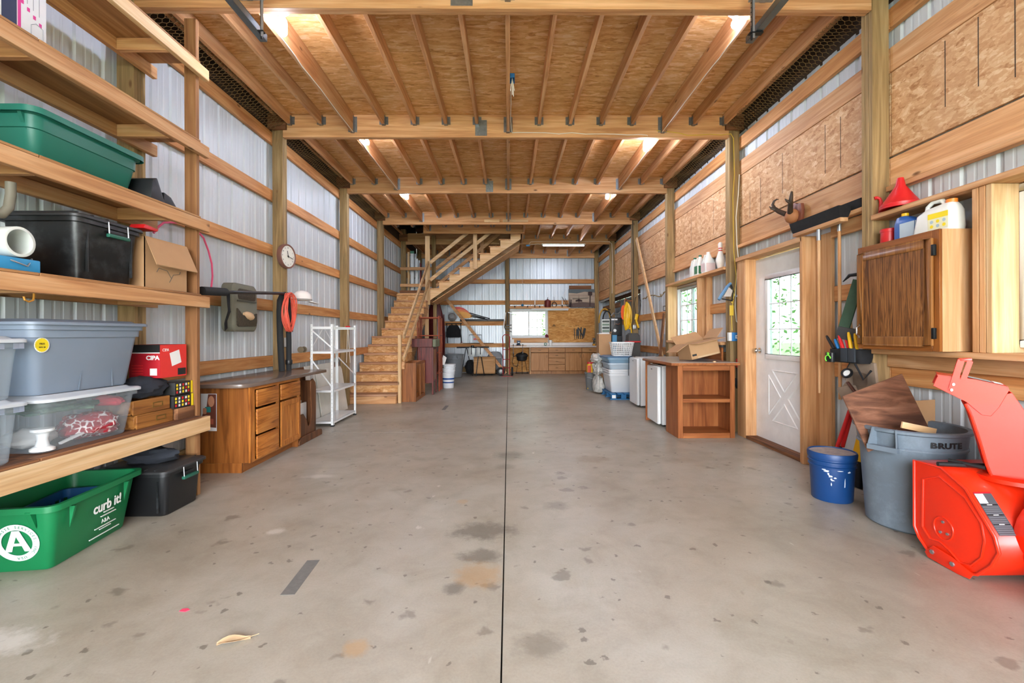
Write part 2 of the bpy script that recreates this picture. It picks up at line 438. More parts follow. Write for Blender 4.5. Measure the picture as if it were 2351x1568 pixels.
# corrugated steel sheet seen from inside: flat with outward ribs every 229 mm and two small ones between
def sheet(axis, u0, u1, z0, z1, at, out, parent, mat=STEEL):
    """axis 'y': runs along Y at X=at; axis 'x': along X at Y=at. out = +1/-1 direction away from the room"""
    prof = []; p = 0.2286; k0 = math.floor(u0 / p)
    k = k0
    while k * p < u1 + p:
        b = k * p
        for du, d in ((0.0, 0), (0.012, 0.015), (0.036, 0.015), (0.048, 0), (0.1, 0), (0.106, 0.0022), (0.118, 0.0022), (0.124, 0), (0.16, 0), (0.166, 0.0022), (0.178, 0.0022), (0.184, 0)):
            if u0 < b + du < u1: prof.append((b + du, d))
        k += 1
    def at_u(u):
        if not prof: return 0
        for i in range(len(prof) - 1):
            if prof[i][0] <= u <= prof[i + 1][0]:
                a, b = prof[i], prof[i + 1]; return a[1] + (b[1] - a[1]) * (u - a[0]) / max(1e-9, b[0] - a[0])
        return 0
    prof = [(u0, 0)] + prof + [(u1, 0)]
    m = MB(); th = 0.004
    q = [(u, at + out * d) for u, d in prof] + [(u, at + out * (d + th)) for u, d in reversed(prof)]
    n = len(prof); vs = []; fs = []
    for z in (z0, z1):
        for u, d in prof: vs.append((d_(axis, u, at + out * dpt(d), z)))
        for u, d in prof: vs.append((d_(axis, u, at + out * (dpt(d) + th), z)))
    N = 2 * n
    for i in range(n - 1):
        fs.append((i, i + 1, N + i + 1, N + i)); fs.append((n + i + 1, n + i, N + n + i, N + n + i + 1))
    fs.append((0, N, N + n, n)); fs.append((n - 1, 2 * n - 1, N + 2 * n - 1, N + n - 1))
    m.add(vs, fs); return m.build('metal_panel', mat, parent)
def dpt(d): return d
def d_(axis, u, o, z): return (o, u, z) if axis == 'y' else (u, o, z)
def sheets(axis, u0, u1, z0, z1, at, out, parent, mat=STEEL):
    p = 0.9144; k = math.floor(u0 / p + 1e-6)
    while k * p < u1 - 0.01:
        a, b = max(u0, k * p), min(u1, (k + 1) * p)
        if b - a > 0.02: sheet(axis, a, b, z0, z1, at, out, parent, mat)
        k += 1

wl = shell('wall_left'); wr_ = shell('wall_right'); wb_ = shell('wall_back'); wf = shell('wall_front')
LX = CX - WS
WTOP_ = 3.86
sheets('y', -3.4, BACK, -0.15, WTOP_, LX, -1, wl)
GIRT = [(0.865, 1.005), (1.567, 1.705), (2.27, 2.408), (2.965, 3.105), (3.69, 3.84)]
def bar(name, a, b, mat, par, bev=0.003): return MB().box(a, b).build(name, mat, par, bev, 1)
# posts: three-ply laminated, each ply its own member in the nearest ones
def post(x0, x1, y, z1, par, plies=3):
    for i in range(plies):
        a = y + i * 0.115 / plies
        bar('post_ply', (x0, a + 0.0006, 0), (x1, a + 0.115 / plies - 0.0006, z1 - i * 0.004), treated(2), par, 0.004)
for k, y in enumerate(PY):
    post(CX - WO + 0.002, CX - WI, y, 4.2, wl)
    post(CX + WI, CX + WO - 0.002, y, 4.2, wr_)
for k in range(len(PY) - 1):
    for z0, z1 in GIRT + [(0.02, 0.2)]:
        bar('girt', (CX - WO - 0.04, PY[k] + 0.002, z0), (CX - WO, PY[k + 1] - 0.002, z1), (treated if z0 < 0.1 else girtwood)(1), wl)
# right wall: header board, OSB band, lower board, girts; openings for the far window, the door and the near window
RX = CX + WS
DOOR = (4.44, 5.46, 2.14); W2 = (6.84, 8.135, 1.15, 2.09); W3 = (1.45, 2.64, 1.17, 2.13)
def right(y0, y1, z0, z1): sheets('y', y0, y1, z0, z1, RX, 1, wr_)
right(-3.4, W3[0], -0.15, WTOP_); right(W3[0], W3[1], -0.15, W3[2]); right(W3[0], W3[1], W3[3], WTOP_)
right(W3[1], DOOR[0], -0.15, WTOP_); right(DOOR[0], DOOR[1], DOOR[2], WTOP_); right(DOOR[1], W2[0], -0.15, WTOP_)
right(W2[0], W2[1], -0.15, W2[2]); right(W2[0], W2[1], W2[3], WTOP_); right(W2[1], PY[6], -0.15, WTOP_); right(PY[6], BACK, 2.3, WTOP_)
for k in range(len(PY) - 1):
    a, b = PY[k] + 0.002, PY[k + 1] - 0.002
    X = CX + WO
    bar('girt', (X, a, 3.63), (X + 0.04, b, 3.785), girtwood(1), wr_)
    bar('header_board', (X, a, 3.285), (X + 0.04, b, 3.478), lumber(1), wr_)
    bar('header_board', (X, a, 2.36), (X + 0.04, b, 2.618), lumber(1), wr_)
    if k < 6: bar('header_ledger', (X - 0.036, a, 2.355), (X - 0.001, b, 2.395), lumber(1), wr_)
    # OSB band in sheets with a gap below
    y = a
    while y < b - 0.01:
        y2 = min(y + 1.22, b)
        if b - y2 < 0.1: y2 = b
        bar('board_panel', (X + 0.008, y + 0.0015, 2.637), (X + 0.03, y2 - 0.0015, 3.283), OSBW, wr_, 0.002)
        y = y2
    for z0, z1 in ((0.865, 1.005), (1.55, 1.69), (0.02, 0.2)):
        m = (treated if z0 < 0.1 else girtwood)(1)
        segs = [(a, b)]
        for lo, hi in ((DOOR[0] - 0.3, DOOR[1] + 0.22), ) + (((W2[0] - 0.14, W2[1] + 0.14),) if z0 > 1 else ()) + (((W3[0] - 0.2, 3.48),) if z0 > 1.1 else ()) + (((PY[6], 15.2),) if 1 else ()):
            ns = []
            for s0, s1 in segs:
                if hi <= s0 or lo >= s1: ns.append((s0, s1))
                else:
                    if lo - s0 > 0.02: ns.append((s0, lo))
                    if s1 - hi > 0.02: ns.append((hi, s1))
            segs = ns
        for s0, s1 in segs: bar('girt', (X, s0, z0), (X + 0.04, s1, z1), m, wr_)
MB().box((3.0125, PY[6] - 0.03, -0.12), (3.66, 15.14, -0.001)).build('floor_slab', CONC, fl)
INK = plain('marker_ink', '#3a2f27', 0.9)
for yy, za_, zb_ in ((3.08, 2.8, 3.25), (2.86, 2.82, 3.26), (2.65, 2.76, 3.24), (2.44, 2.72, 3.25), (4.06, 2.74, 3.2), (4.26, 2.76, 3.22), (4.93, 2.78, 3.22), (5.36, 2.66, 3.1), (5.6, 2.68, 3.0), (6.6, 2.7, 3.2), (7.4, 2.7, 3.2)):
    MB().box((CX + WO + 0.0072, yy - 0.003, za_), (CX + WO + 0.0079, yy + 0.003, zb_)).build('marker_line', INK, wr_)
# the recess under the boards at the far right
RR = CX + 3.6
sheets('y', PY[6], BACK, -0.05, 2.36, RR, 1, wr_, STEELB)
bar('recess_soffit', (RX + 0.02, PY[6], 2.36), (RR, BACK, 2.4), darkply(1), wr_)
bar('recess_end_board', (RX + 0.02, PY[6] - 0.03, 0.02), (RR, PY[6] - 0.004, 2.36), lumber(2), wr_)
bar('recess_girt', (RR - 0.045, PY[6] + 0.02, 1.55), (RR - 0.005, BACK - 0.05, 1.69), girtwood(1), wr_)
bar('recess_rail', (RX + 0.1, PY[7] + 0.12, 2.02), (RX + 0.14, BACK - 0.1, 2.16), darkply(1), wr_)
# back wall
WIN1 = (0.03, 1.29, 1.15, 2.09)
sheets('x', LX, WIN1[0], -0.15, ROOFZ + 1.2, BACK, 1, wb_, STEELB); sheets('x', WIN1[0], WIN1[1], -0.15, WIN1[2], BACK, 1, wb_, STEELB)
sheets('x', WIN1[0], WIN1[1], WIN1[3], ROOFZ + 1.2, BACK, 1, wb_, STEELB); sheets('x', WIN1[1], RR, -0.15, ROOFZ + 1.2, BACK, 1, wb_, STEELB)
BX = [-0.112, 0.018]
post(BX[0], BX[1], PY[8] - 0.03, 3.78, wb_)
for z0, z1 in ((0.02, 0.2), (0.84, 0.97), (1.56, 1.7), (2.245, 2.385), (2.94, 3.08)):
    for x0, x1 in ((CX - WI + 0.005, BX[0] - 0.002), (BX[1] + 0.002, CX + WI - 0.005)):
        if z0 in (0.84, 1.56) and x0 > 0: continue
        bar('girt', (x0, 15.07, z0), (x1, 15.11, z1), (treated if z0 < 0.1 else girtwood)(0), wb_)
# front wall around the open overhead door behind the camera
for x0, x1, z0, z1 in ((LX, -2.45, 0, ROOFZ + 1.2), (2.45, RX, 0, ROOFZ + 1.2), (-2.45, 2.45, 3.35, ROOFZ + 1.2)):
    sheets('x', x0, x1, z0, z1, -3.42, -1, wf)

# loft floor: beams, joists in hangers, OSB deck
ce = shell('ceiling')
for k, y in enumerate(PY):
    a, b = CX - WI + 0.002, CX + WI - 0.002
    bar('beam', (a, y, ZB), (b, y + 0.038, ZD - 0.002), lumber(0), ce)
    bar('beam', (a, y + 0.039, ZB + 0.003), (b, y + 0.077, ZD - 0.002), lumber(0), ce)
    for px in ((-0.37, 0.3),):
        if k in (3, 4, 5): bar('splice_plate', (px[0] - 0.13 + 0.02 * k, y - 0.0015, ZB + 0.02), (px[0] + 0.1, y, ZB + 0.22), HANGER, ce, 0)
JX = [(i - 7) * 0.395 + 0.0 for i in range(15)]
HEADY = 11.35                     # header in front of the stair opening
STX = 0.33                        # the opening runs from the left wall to here
jm, hm = {}, {}
def joist(x, y0, y1, deep):
    d = 0.235 if deep else 0.14
    key = (round(y1 - y0, 3), deep)
    if key not in jm:
        jm[key] = MB().box((-0.019, 0, -d), (0.019, y1 - y0, 0)).mesh('joist', lumber(1), 0.003, 1)
    o = bpy.data.objects.new('joist', jm[key]); COL.objects.link(o); o.location = (x, y0, ZD - 0.002); o.parent = ce
    return o
def hanger(x, y, deep, front=True):
    d = 0.235 if deep else 0.14
    key = (deep, front)
    if key not in hm:
        s = 1 if front else -1; m = MB(); t = 0.0025; L = 0.05 * s; h = d - 0.03
        ya, yb = min(0, L), max(0, L)
        m.box((-0.022, ya, -d - t), (0.022, yb, -d)); m.box((-0.022, ya, -d), (-0.0195, yb, -d + h)); m.box((0.0195, ya, -d), (0.022, yb, -d + h))
        yc, yd = (0, 0.003) if front else (-0.003, 0)
        m.box((-0.056, yc, -d + 0.01), (-0.022, yd, -d + h)); m.box((0.022, yc, -d + 0.01), (0.056, yd, -d + h))
        hm[key] = m.mesh('joist_hanger', HANGER)
    o = bpy.data.objects.new('joist_hanger', hm[key]); COL.objects.link(o); o.location = (x, y, ZD - 0.002); o.parent = ce
for k in range(len(PY) - 1):
    y0, y1 = PY[k] + 0.078, PY[k + 1] - 0.001
    for i, x in enumerate(JX):
        deep = i in (2, 7, 12)
        ye = y1
        if k == 6 and x < STX: ye = HEADY
        joist(x, y0, ye, deep)
        hanger(x, y0, deep, True); hanger(x, ye, deep, False)
bar('header', (CX - 1.0 - 1.1, HEADY, ZB), (STX + 0.06, HEADY + 0.038, ZD - 0.002), lumber(0), ce)
bar('header', (CX - 2.1, HEADY + 0.039, ZB), (STX + 0.06, HEADY + 0.077, ZD - 0.002), lumber(0), ce)
bar('trimmer_joist', (STX + 0.02, PY[6] + 0.08, ZB + 0.02), (STX + 0.058, PY[7] - 0.002, ZD - 0.002), lumber(1), ce)
for x0, x1, z in ((-0.55, -0.2, 3.85), (-0.13, 0.45, 3.85)): bar('cleat', (x0, PY[6] - 0.04, z - 0.03), (x1, PY[6] - 0.002, z + 0.03), palewood(0), ce)
# deck panels, 1.22 m along the shop and 2.44 m across, staggered rows
y = PY[3] + 0.038 - 1.22 * 6 + 0.98
row = 0
edgeL, edgeR = CX - 2.79, CX + 2.79
while y < BACK:
    y2 = min(y + 1.22, BACK)
    cuts = [edgeL, -1.62, 0.82, edgeR] if row % 2 else [edgeL, -0.4, 2.03, edgeR]
    if y2 > HEADY and y < PY[7]:
        segs = []
        for a, b in zip(cuts, cuts[1:]):
            if y < HEADY: MB().box((a + 0.002, y + 0.002, ZD), (b - 0.002, HEADY, ZD + 0.018)).build('deck_panel', OSBC, ce)
            if b > STX + 0.06: MB().box((max(a, STX + 0.06) + 0.002, max(y, HEADY) + 0.002, ZD), (b - 0.002, min(y2, PY[7]) - 0.002, ZD + 0.018)).build('deck_panel', OSBC, ce)
            if y2 > PY[7]: MB().box((a + 0.002, PY[7] + 0.002, ZD), (b - 0.002, y2 - 0.002, ZD + 0.018)).build('deck_panel', OSBC, ce)
    else:
        for a, b in zip(cuts, cuts[1:]): MB().box((a + 0.002, y + 0.002, ZD), (b - 0.002, y2 - 0.002, ZD + 0.018)).build('deck_panel', OSBC, ce)
    y = y2; row += 1
# roof above the loft, seen only as darkness through the slots at the eaves
rf = shell('roof')
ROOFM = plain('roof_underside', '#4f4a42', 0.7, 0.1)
for s in (-1, 1):
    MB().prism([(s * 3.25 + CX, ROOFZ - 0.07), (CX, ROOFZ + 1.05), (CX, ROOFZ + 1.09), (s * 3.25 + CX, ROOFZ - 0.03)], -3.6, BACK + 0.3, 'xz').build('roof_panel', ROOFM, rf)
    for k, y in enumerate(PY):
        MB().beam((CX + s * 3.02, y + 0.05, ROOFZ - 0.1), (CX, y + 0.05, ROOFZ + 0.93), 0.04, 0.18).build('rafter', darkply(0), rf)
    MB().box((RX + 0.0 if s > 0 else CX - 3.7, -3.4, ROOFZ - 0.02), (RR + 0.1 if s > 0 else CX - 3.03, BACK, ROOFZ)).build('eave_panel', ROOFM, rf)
# eave boards and the chicken wire over the slots between the outer joists and the walls
WIRE = plain('chicken_wire', '#8f7449', 0.6, 0.4)
EAVD = plain('eave_shadow_board', '#4a3a2b', 0.85, 0, 0.2, 4)  # dark boards added to paint the darkness behind the eave slots
for s in (-1, 1):
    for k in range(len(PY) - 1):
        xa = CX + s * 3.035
        MB().box((min(xa, xa + s * 0.02), PY[k], 3.845), (max(xa, xa + s * 0.02), (PY[k + 1] if k < 7 else BACK + 0.03), ROOFZ + 0.02)).build('eave_shade_board', EAVD, ce)
for s in (-1, 1):
    for k in range(2, 8):
        xa = CX + s * 2.91
        bar('eave_board', (min(xa, xa + s * 0.04), PY[k] + 0.12, 4.03), (max(xa, xa + s * 0.04), PY[k + 1] - 0.01, 4.08), lumber(1), ce)
        bar('tie_board', (min(CX + s * 2.79, CX + s * 3.02), PY[k] - 0.045, 3.86), (max(CX + s * 2.79, CX + s * 3.02), PY[k] - 0.007, 4.06), darkply(0), ce)
    m = MB(); cell = 0.05
    def pt(u, v):   # u along Y, v from outer joist (0) up over the girt top (1)
        xx = CX + s * (2.77 + 0.215 * v); zz = 3.935 - 0.09 * v + 0.012 * math.sin(u * 9 + v * 3)
        return (xx, u, zz)
    nr = 5; a = 1.0 / nr
    u = PY[2] + 0.2
    ys = []
    i = 0
    wdt = 0.0022
    while u < PY[6]:
        for r in range(nr):
            off = 0.5 * cell if r % 2 else 0.0
            p0 = pt(u + off, (r + 0.0) * a); p1 = pt(u + off + cell * 0.5, (r + 0.45) * a); p2 = pt(u + off + cell * 0.5, (r + 1.0) * a); p3 = pt(u + off + cell, (r + 0.0) * a)
            for q0, q1 in ((p0, p1), (p1, p3), (p1, p2)):
                d = (V(q1) - V(q0)); n_ = d.cross(V((0, 0, 1))).normalized() * wdt
                q0, q1 = V(q0), V(q1); up = V((0, 0, wdt))
                m.add([q0 + n_, q1 + n_, q1 - n_, q0 - n_, q0 + up * 2, q1 + up * 2], [(0, 1, 2, 3), (0, 4, 5, 1), (3, 2, 5, 4)])
        u += cell
    stuff(m.build('chicken_wire', WIRE, ce))

# ---------------------------------------------------------------- windows and the door
VINYL = plain('white_vinyl', '#e6e9ea', 0.4)
def frame_rect(m, axis, at0, at1, u0, u1, z0, z1, w):
    def bx(a, b, c, d): m.box((at0, a, c), (at1, b, d)) if axis == 'y' else m.box((a, at0, c), (b, at1, d))
    bx(u0, u1, z0, z0 + w); bx(u0, u1, z1 - w, z1); bx(u0, u0 + w, z0 + w, z1 - w); bx(u1 - w, u1, z0 + w, z1 - w)
    return m
def window(name, axis, at0, at1, u0, u1, z0, z1, cols, rows, gridhalf):
    o = frame_rect(MB(), axis, at0, at1, u0, u1, z0, z1, 0.045).build(name, VINYL, None, 0.004, 1); struct(o)
    um = (u0 + u1) / 2; c = (at0 + at1) / 2
    for i, (a, b) in enumerate(((u0 + 0.045, um + 0.02), (um - 0.02, u1 - 0.045))):
        e = 0.012 * (1 if i else -1)
        s = frame_rect(MB(), axis, c + e - 0.011, c + e + 0.011, a, b, z0 + 0.045, z1 - 0.045, 0.04).build('sash', VINYL, o, 0.003, 1)
        g = MB().box(*(((c + e - 0.003, a + 0.04, z0 + 0.085), (c + e + 0.003, b - 0.04, z1 - 0.085)) if axis == 'y' else ((a + 0.04, c + e - 0.003, z0 + 0.085), (b - 0.04, c + e + 0.003, z1 - 0.085)))).build('pane', GLASS, s)
        if gridhalf in (i, 2):
            for r in range(1, rows):
                z = z0 + 0.085 + (z1 - z0 - 0.17) * r / rows
                MB().box(*(((c + e - 0.007, a + 0.04, z - 0.008), (c + e + 0.007, b - 0.04, z + 0.008)) if axis == 'y' else ((a + 0.04, c + e - 0.007, z - 0.008), (b - 0.04, c + e + 0.007, z + 0.008)))).build('muntin', VINYL, s)
            for q in range(1, cols):
                u = a + 0.04 + (b - a - 0.08) * q / cols
                MB().box(*(((c + e - 0.007, u - 0.008, z0 + 0.085), (c + e + 0.007, u + 0.008, z1 - 0.085)) if axis == 'y' else ((u - 0.008, c + e - 0.007, z0 + 0.085), (u + 0.008, c + e + 0.007, z1 - 0.085)))).build('muntin', VINYL, s)
    return o
w1 = window('window_1', 'x', 15.1, 15.17, WIN1[0], WIN1[1], WIN1[2], WIN1[3], 2, 3, 1)
w2 = window('window_2', 'y', RX - 0.03, RX + 0.05, W2[0], W2[1] - 0.06, W2[2], W2[3], 2, 3, 2)
w3 = window('window_3', 'y', RX - 0.03, RX + 0.05, W3[0], W3[1], W3[2], W3[3], 2, 3, 0)
# deep lumber boxes round the side windows, with the boards above that serve as shelves
t2 = shell('trim_2')
xi, xo = CX + 2.84, CX + WO
bar('jamb', (xi, W2[1] - 0.06, 1.1), (xo + 0.05, W2[1] - 0.02, 2.1), palewood(2), t2)
bar('jamb', (xi, W2[0] - 0.04, 0.03), (xo + 0.05, W2[0], 2.1), lumber(2), t2)
bar('jamb', (xo - 0.05, W2[0] - 0.13, 0.03), (xo + 0.04, W2[0] - 0.09, 2.1), lumber(2), t2)
bar('head_board', (xi - 0.02, PY[4] + 0.117, 2.1), (xo + 0.04, W2[1] + 0.0, 2.138), lumber(1), t2)
bar('sill_board', (xi - 0.02, PY[4] + 0.2, 1.11), (xo + 0.05, W2[1] - 0.02, 1.148), lumber(1), t2)
bar('under_sill_board', (xi + 0.02, W2[1] - 0.05, 0.6), (xo + 0.04, W2[1] - 0.012, 1.11), palewood(2), t2)
t3 = shell('trim_3')
bar('jamb', (xi, W3[1], 1.14), (xo + 0.05, W3[1] + 0.035, 2.135), palewood(2), t3)
bar('stud', (xi, 2.678, 1.14), (xi + 0.09, 2.714, 2.135), lumber(2), t3)
bar('stud', (xi, 2.718, 1.14), (xi + 0.09, 2.756, 2.135), lumber(2), t3)
bar('head_board', (xi - 0.01, W3[0] - 0.2, 2.136), (xo + 0.04, PY[3] - 0.002, 2.175), lumber(1), t3)
bar('sill_board', (xi - 0.01, W3[0] - 0.2, 1.1), (xo + 0.05, PY[3] - 0.002, 1.14), lumber(1), t3)
bar('apron_board', (xo - 0.03, W3[0] - 0.2, 1.0), (xo + 0.005, PY[3] - 0.002, 1.1), lumber(1), t3)
# door framing
t1 = shell('trim_1')
bar('jamb', (xi + 0.02, DOOR[1], 0.0), (xo + 0.05, DOOR[1] + 0.038, 2.2), lumber(2), t1)
bar('jamb', (xi + 0.02, DOOR[0] - 0.038, 0.0), (xo + 0.05, DOOR[0], 2.2), lumber(2), t1)
bar('stud', (xi + 0.02, DOOR[1] + 0.04, 0.0), (xi + 0.06, DOOR[1] + 0.2, 2.19), lumber(2), t1)
bar('stud', (xi + 0.0, DOOR[0] - 0.08, 0.0), (xo + 0.05, DOOR[0] - 0.042, 2.19), lumber(2), t1)
bar('wide_board', (xo - 0.02, DOOR[0] - 0.29, 0.0), (xo + 0.018, DOOR[0] - 0.082, 2.19), lumber(2), t1)
bar('head_board', (xi - 0.0, DOOR[0] - 0.06, 2.15), (xo + 0.05, DOOR[1] + 0.2, 2.2), lumber(1), t1)
bar('cripple_board', (xo - 0.03, PY[3] + 0.117, 2.13), (xo + 0.01, DOOR[0] - 0.3, 2.25), lumber(1), t1)
bar('short_girt', (xo - 0.01, DOOR[1] + 0.2, 2.115), (xo + 0.03, PY[4] - 0.002, 2.2), lumber(1), t1)
bar('threshold', (xi + 0.02, DOOR[0], 0.0), (xo + 0.06, DOOR[1], 0.035), darkply(1), t1)
# white steel door: slab, moulding frame, glazed upper half, cross-buck lower half, knob
DW = plain('white_door_paint', '#e9e9e7', 0.42)
dx0, dx1 = RX - 0.045, RX - 0.003
d1 = MB()
gy0, gy1, gz0, gz1 = 4.58, 5.19, 1.02, 1.885
ya, yb, za, zb = DOOR[0] + 0.006, DOOR[1] - 0.006, 0.04, 2.135
for a, b, c, d in ((ya, gy0, za, zb), (gy1, yb, za, zb), (gy0, gy1, za, gz0), (gy0, gy1, gz1, zb)): d1.box((dx0, a, c), (dx1, b, d))
d1 = struct(d1.build('door_1', DW))
lite = frame_rect(MB(), 'y', dx0 - 0.014, dx0 + 0.002, gy0 - 0.05, gy1 + 0.05, gz0 - 0.05, gz1 + 0.05, 0.055).build('lite_frame', DW, d1, 0.006, 2)
MB().box((dx0 + 0.015, gy0 - 0.02, gz0 - 0.02), (dx0 + 0.021, gy1 + 0.02, gz1 + 0.02)).build('pane', GLASS, d1)
for i in (1, 2):
    MB().box((dx0 + 0.004, gy0 + (gy1 - gy0) * i / 3 - 0.006, gz0), (dx0 + 0.013, gy0 + (gy1 - gy0) * i / 3 + 0.006, gz1)).build('muntin', VINYL, d1)
    MB().box((dx0 + 0.003, gy0, gz0 + (gz1 - gz0) * i / 3 - 0.006), (dx0 + 0.0135, gy1, gz0 + (gz1 - gz0) * i / 3 + 0.006)).build('muntin', VINYL, d1)
# cross-buck: four raised triangles
def tri(pts):
    cx_, cz_ = sum(p[0] for p in pts) / 3, sum(p[1] for p in pts) / 3
    m = MB()
    def sc(f): return [(cx_ + (p[0] - cx_) * f, cz_ + (p[1] - cz_) * f) for p in pts]
    o_, i_ = sc(1.0), sc(0.82)
    m.loft([[(dx0 + 0.001, y, z) for y, z in o_], [(dx0 - 0.008, y, z) for y, z in sc(0.93)], [(dx0 - 0.001, y, z) for y, z in i_], ], True, True, False)
    m.build('raised_panel', DW, d1)
yl, yr, zl, zh = 4.6, 5.19, 0.27, 0.85
ym, zm, g = (yl + yr) / 2, (zl + zh) / 2, 0.055
tri([(yl + g, zh), (yr - g, zh), (ym, zm + g)]); tri([(yl + g, zl), (yr - g, zl), (ym, zm - g)])
tri([(yl, zl + g), (yl, zh - g), (ym - g, zm)]); tri([(yr, zl + g), (yr, zh - g), (ym + g, zm)])
kn = MB().lathe([(0.033, 0), (0.033, 0.006), (0.014, 0.012), (0.013, 0.03), (0.024, 0.038), (0.029, 0.052), (0.024, 0.066), (0.0, 0.07)], 18, T=MX.Translation((dx0, 5.37, 1.06)) @ MX.Rotation(R(-90), 4, 'Y')).build('door_knob', CHROME, d1)
for z in (0.25, 1.15, 1.95): MB().cyl((dx0 - 0.006, DOOR[0] + 0.004, z - 0.045), (dx0 - 0.006, DOOR[0] + 0.004, z + 0.045), 0.006, n=8).build('hinge', CHROME, d1)

# trees outside, seen through the glass
LEAF = plain('tree_leaves', '#5f8a3c', 0.7, 0, 0.5, 2.5)
LEAF2 = plain('tree_leaves_yellow_green', '#8aa552', 0.7, 0, 0.4, 2.5)
def tree(x, y, h, r, seed, lm, label, n=2600):
    rnd = random.Random(seed)
    t = thing('tree', label, 'tree', (x, y, -0.22), 0, None)
    MB().lathe([(0.16, 0), (0.12, h * 0.4), (0.05, h * 0.8)], 10, (0, 0, 0)).build('trunk', darkply(2), t, local=True)
    m = MB(); blobs = [(rnd.uniform(-.6, .6) * r, rnd.uniform(-.6, .6) * r, h * rnd.uniform(0.1, 0.95), r * rnd.uniform(0.3, 0.6)) for _ in range(26)]
    for i in range(n):
        bx, by, bz, br = rnd.choice(blobs)
        d = V((rnd.gauss(0, 1), rnd.gauss(0, 1), rnd.gauss(0, 1))).normalized() * br * rnd.uniform(0.7, 1.0)
        p = V((bx, by, bz)) + d; s_ = rnd.uniform(0.06, 0.13)
        a = V((rnd.uniform(-1, 1), rnd.uniform(-1, 1), rnd.uniform(-1, 1))).normalized(); b = a.orthogonal().normalized()
        m.add([p - a * s_, p + b * s_ * .5, p + a * s_, p - b * s_ * .5], [(0, 1, 2, 3)])
    stuff(m.build('crown', lm, t, local=True))
tree(8.9, 17.0, 7.0, 2.6, 3, LEAF, 'leafy tree seen through the glass of the white door')
tree(-0.3, 24.0, 5.2, 3.0, 5, LEAF2, 'bright leafy tree behind the near pane of the back window', 3000)
tree(6.6, 27.0, 5.6, 3.0, 6, LEAF, 'green leafy tree behind the gridded pane of the back window', 3000)
# ---------------------------------------------------------------- lamps under the loft
BLUEBOX = plain('blue_electrical_box', '#2b76b5', 0.45)
PORC = plain('white_porcelain', '#eceae6', 0.3)
def lamp(x, y, kind, label):
    z0 = 3.92
    t = thing('bulb_lampholder', label, 'light', (x, y, z0), 0, 'bare bulbs under the loft')
    MB().box((-0.045, -0.045, 0), (0.045, 0.045, 0.05)).build('junction_box', BLUEBOX, t, 0.004, 1, True)
    MB().box((-0.02, -0.035, 0.051), (0.02, 0.035, 0.055)).build('box_cover', GALV, t, local=True)
    i0 = max(i for i in range(14) if JX[i] < x)
    MB().box((JX[i0] + 0.0195 - x, -0.015, 0.056), (JX[i0 + 1] - 0.0195 - x, 0.015, 0.062)).build('hanger_bar', GALV, t, local=True)
    MB().lathe([(0.055, 0.0), (0.057, -0.012), (0.045, -0.025), (0.026, -0.045), (0.024, -0.052), (0, -0.052)], 24).build('lamp_socket', PORC, t, local=True)
    if kind == 'tall': pr = [(0.014, -0.052), (0.02, -0.062), (0.036, -0.085), (0.039, -0.13), (0.038, -0.19), (0.026, -0.207), (0, -0.212)]
    elif kind == 'small': pr = [(0.014, -0.052), (0.016, -0.066), (0.03, -0.09), (0.033, -0.108), (0.026, -0.128), (0, -0.138)]
    else: pr = [(0.014, -0.052), (0.018, -0.064), (0.031, -0.085), (0.034, -0.125), (0.028, -0.16), (0, -0.17)]
    MB().lathe(pr, 20).build('bulb', BULB if y < 5 else BULB2, t, local=True)
lamp(-1.845, 3.75, 'tall', 'tall lit bulb nearest the left garage door track')
lamp(1.88, 3.75, 'small', 'round lit bulb beside the right garage door track')
lamp(-1.875, 6.08, 'small', 'small round lit bulb behind the second beam, above the wall clock side')
lamp(1.85, 6.1, 'tall', 'tall lit bulb behind the second beam, on the white door side')
lamp(-1.87, 8.42, 'mid', 'lit bulb behind the third beam, on the staircase side')
lamp(1.83, 8.42, 'mid', 'lit bulb behind the third beam, on the fridge side')
lamp(-1.86, 1.45, 'tall', 'added unseen lit bulb over the left side just above the viewer')  # pair out of view, added as extra light for the near area
lamp(1.87, 1.45, 'tall', 'added unseen lit bulb over the right side just above the viewer')

# ---------------------------------------------------------------- overhead door tracks with hangers
TRACK = plain('track_steel', '#6f7b82', 0.35, 0.85, 0.1, 12)
for s, lab in ((-1, 'galvanised garage door track hanging near the tall bulb'), (1, 'galvanised garage door track hanging beside the round bulb')):
    x = s * 1.86 + 0.0
    t = thing('garage_door_track', lab, 'door track', (x, 0, 3.5))
    m = MB()
    for a, b in (((-0.026, -0.004), (0.026, 0)), ((-0.026, -0.002), (-0.022, 0.045)), ((0.022, -0.002), (0.026, 0.05)), ((0.01, 0.046), (0.026, 0.05))):
        m.box((a[0], -2.6, a[1]), (b[0], 3.5, b[1]))
    m.build('track_rail', TRACK, t, local=True)
    m = MB(); m.box((-s * 0.05 - 0.002, 3.36, -0.05), (-s * 0.05 + 0.002, 3.385, 0.27)); m.box((-s * 0.05 - 0.002, 3.36, -0.05), (-s * 0.05 + 0.02, 3.363, 0.27))
    m.build('hanger_strap', GALV, t, local=True)
    m = MB()
    for i in range(9): m.cyl((-s * 0.05 - 0.004, 3.372, -0.03 + i * 0.035), (-s * 0.05 + 0.004, 3.372, -0.03 + i * 0.035), 0.005, n=6)
    m.build('hole_row', DARKM, t, local=True)['kind'] = 'stuff'
    m = MB(); m.box((-s * 0.07, 3.352, -0.015), (0.03, 3.392, -0.008)); m.cyl((-s * 0.05, 3.372, -0.06), (-s * 0.05, 3.372, 0.03), 0.007, n=8); m.build('end_bolt', DARKM, t, local=True)
    m = MB(); m.box((-s * 0.06, 3.3, 0.24), (s * 0.12, 3.4, 0.275)); m.build('mounting_plate', GALV, t, local=True)

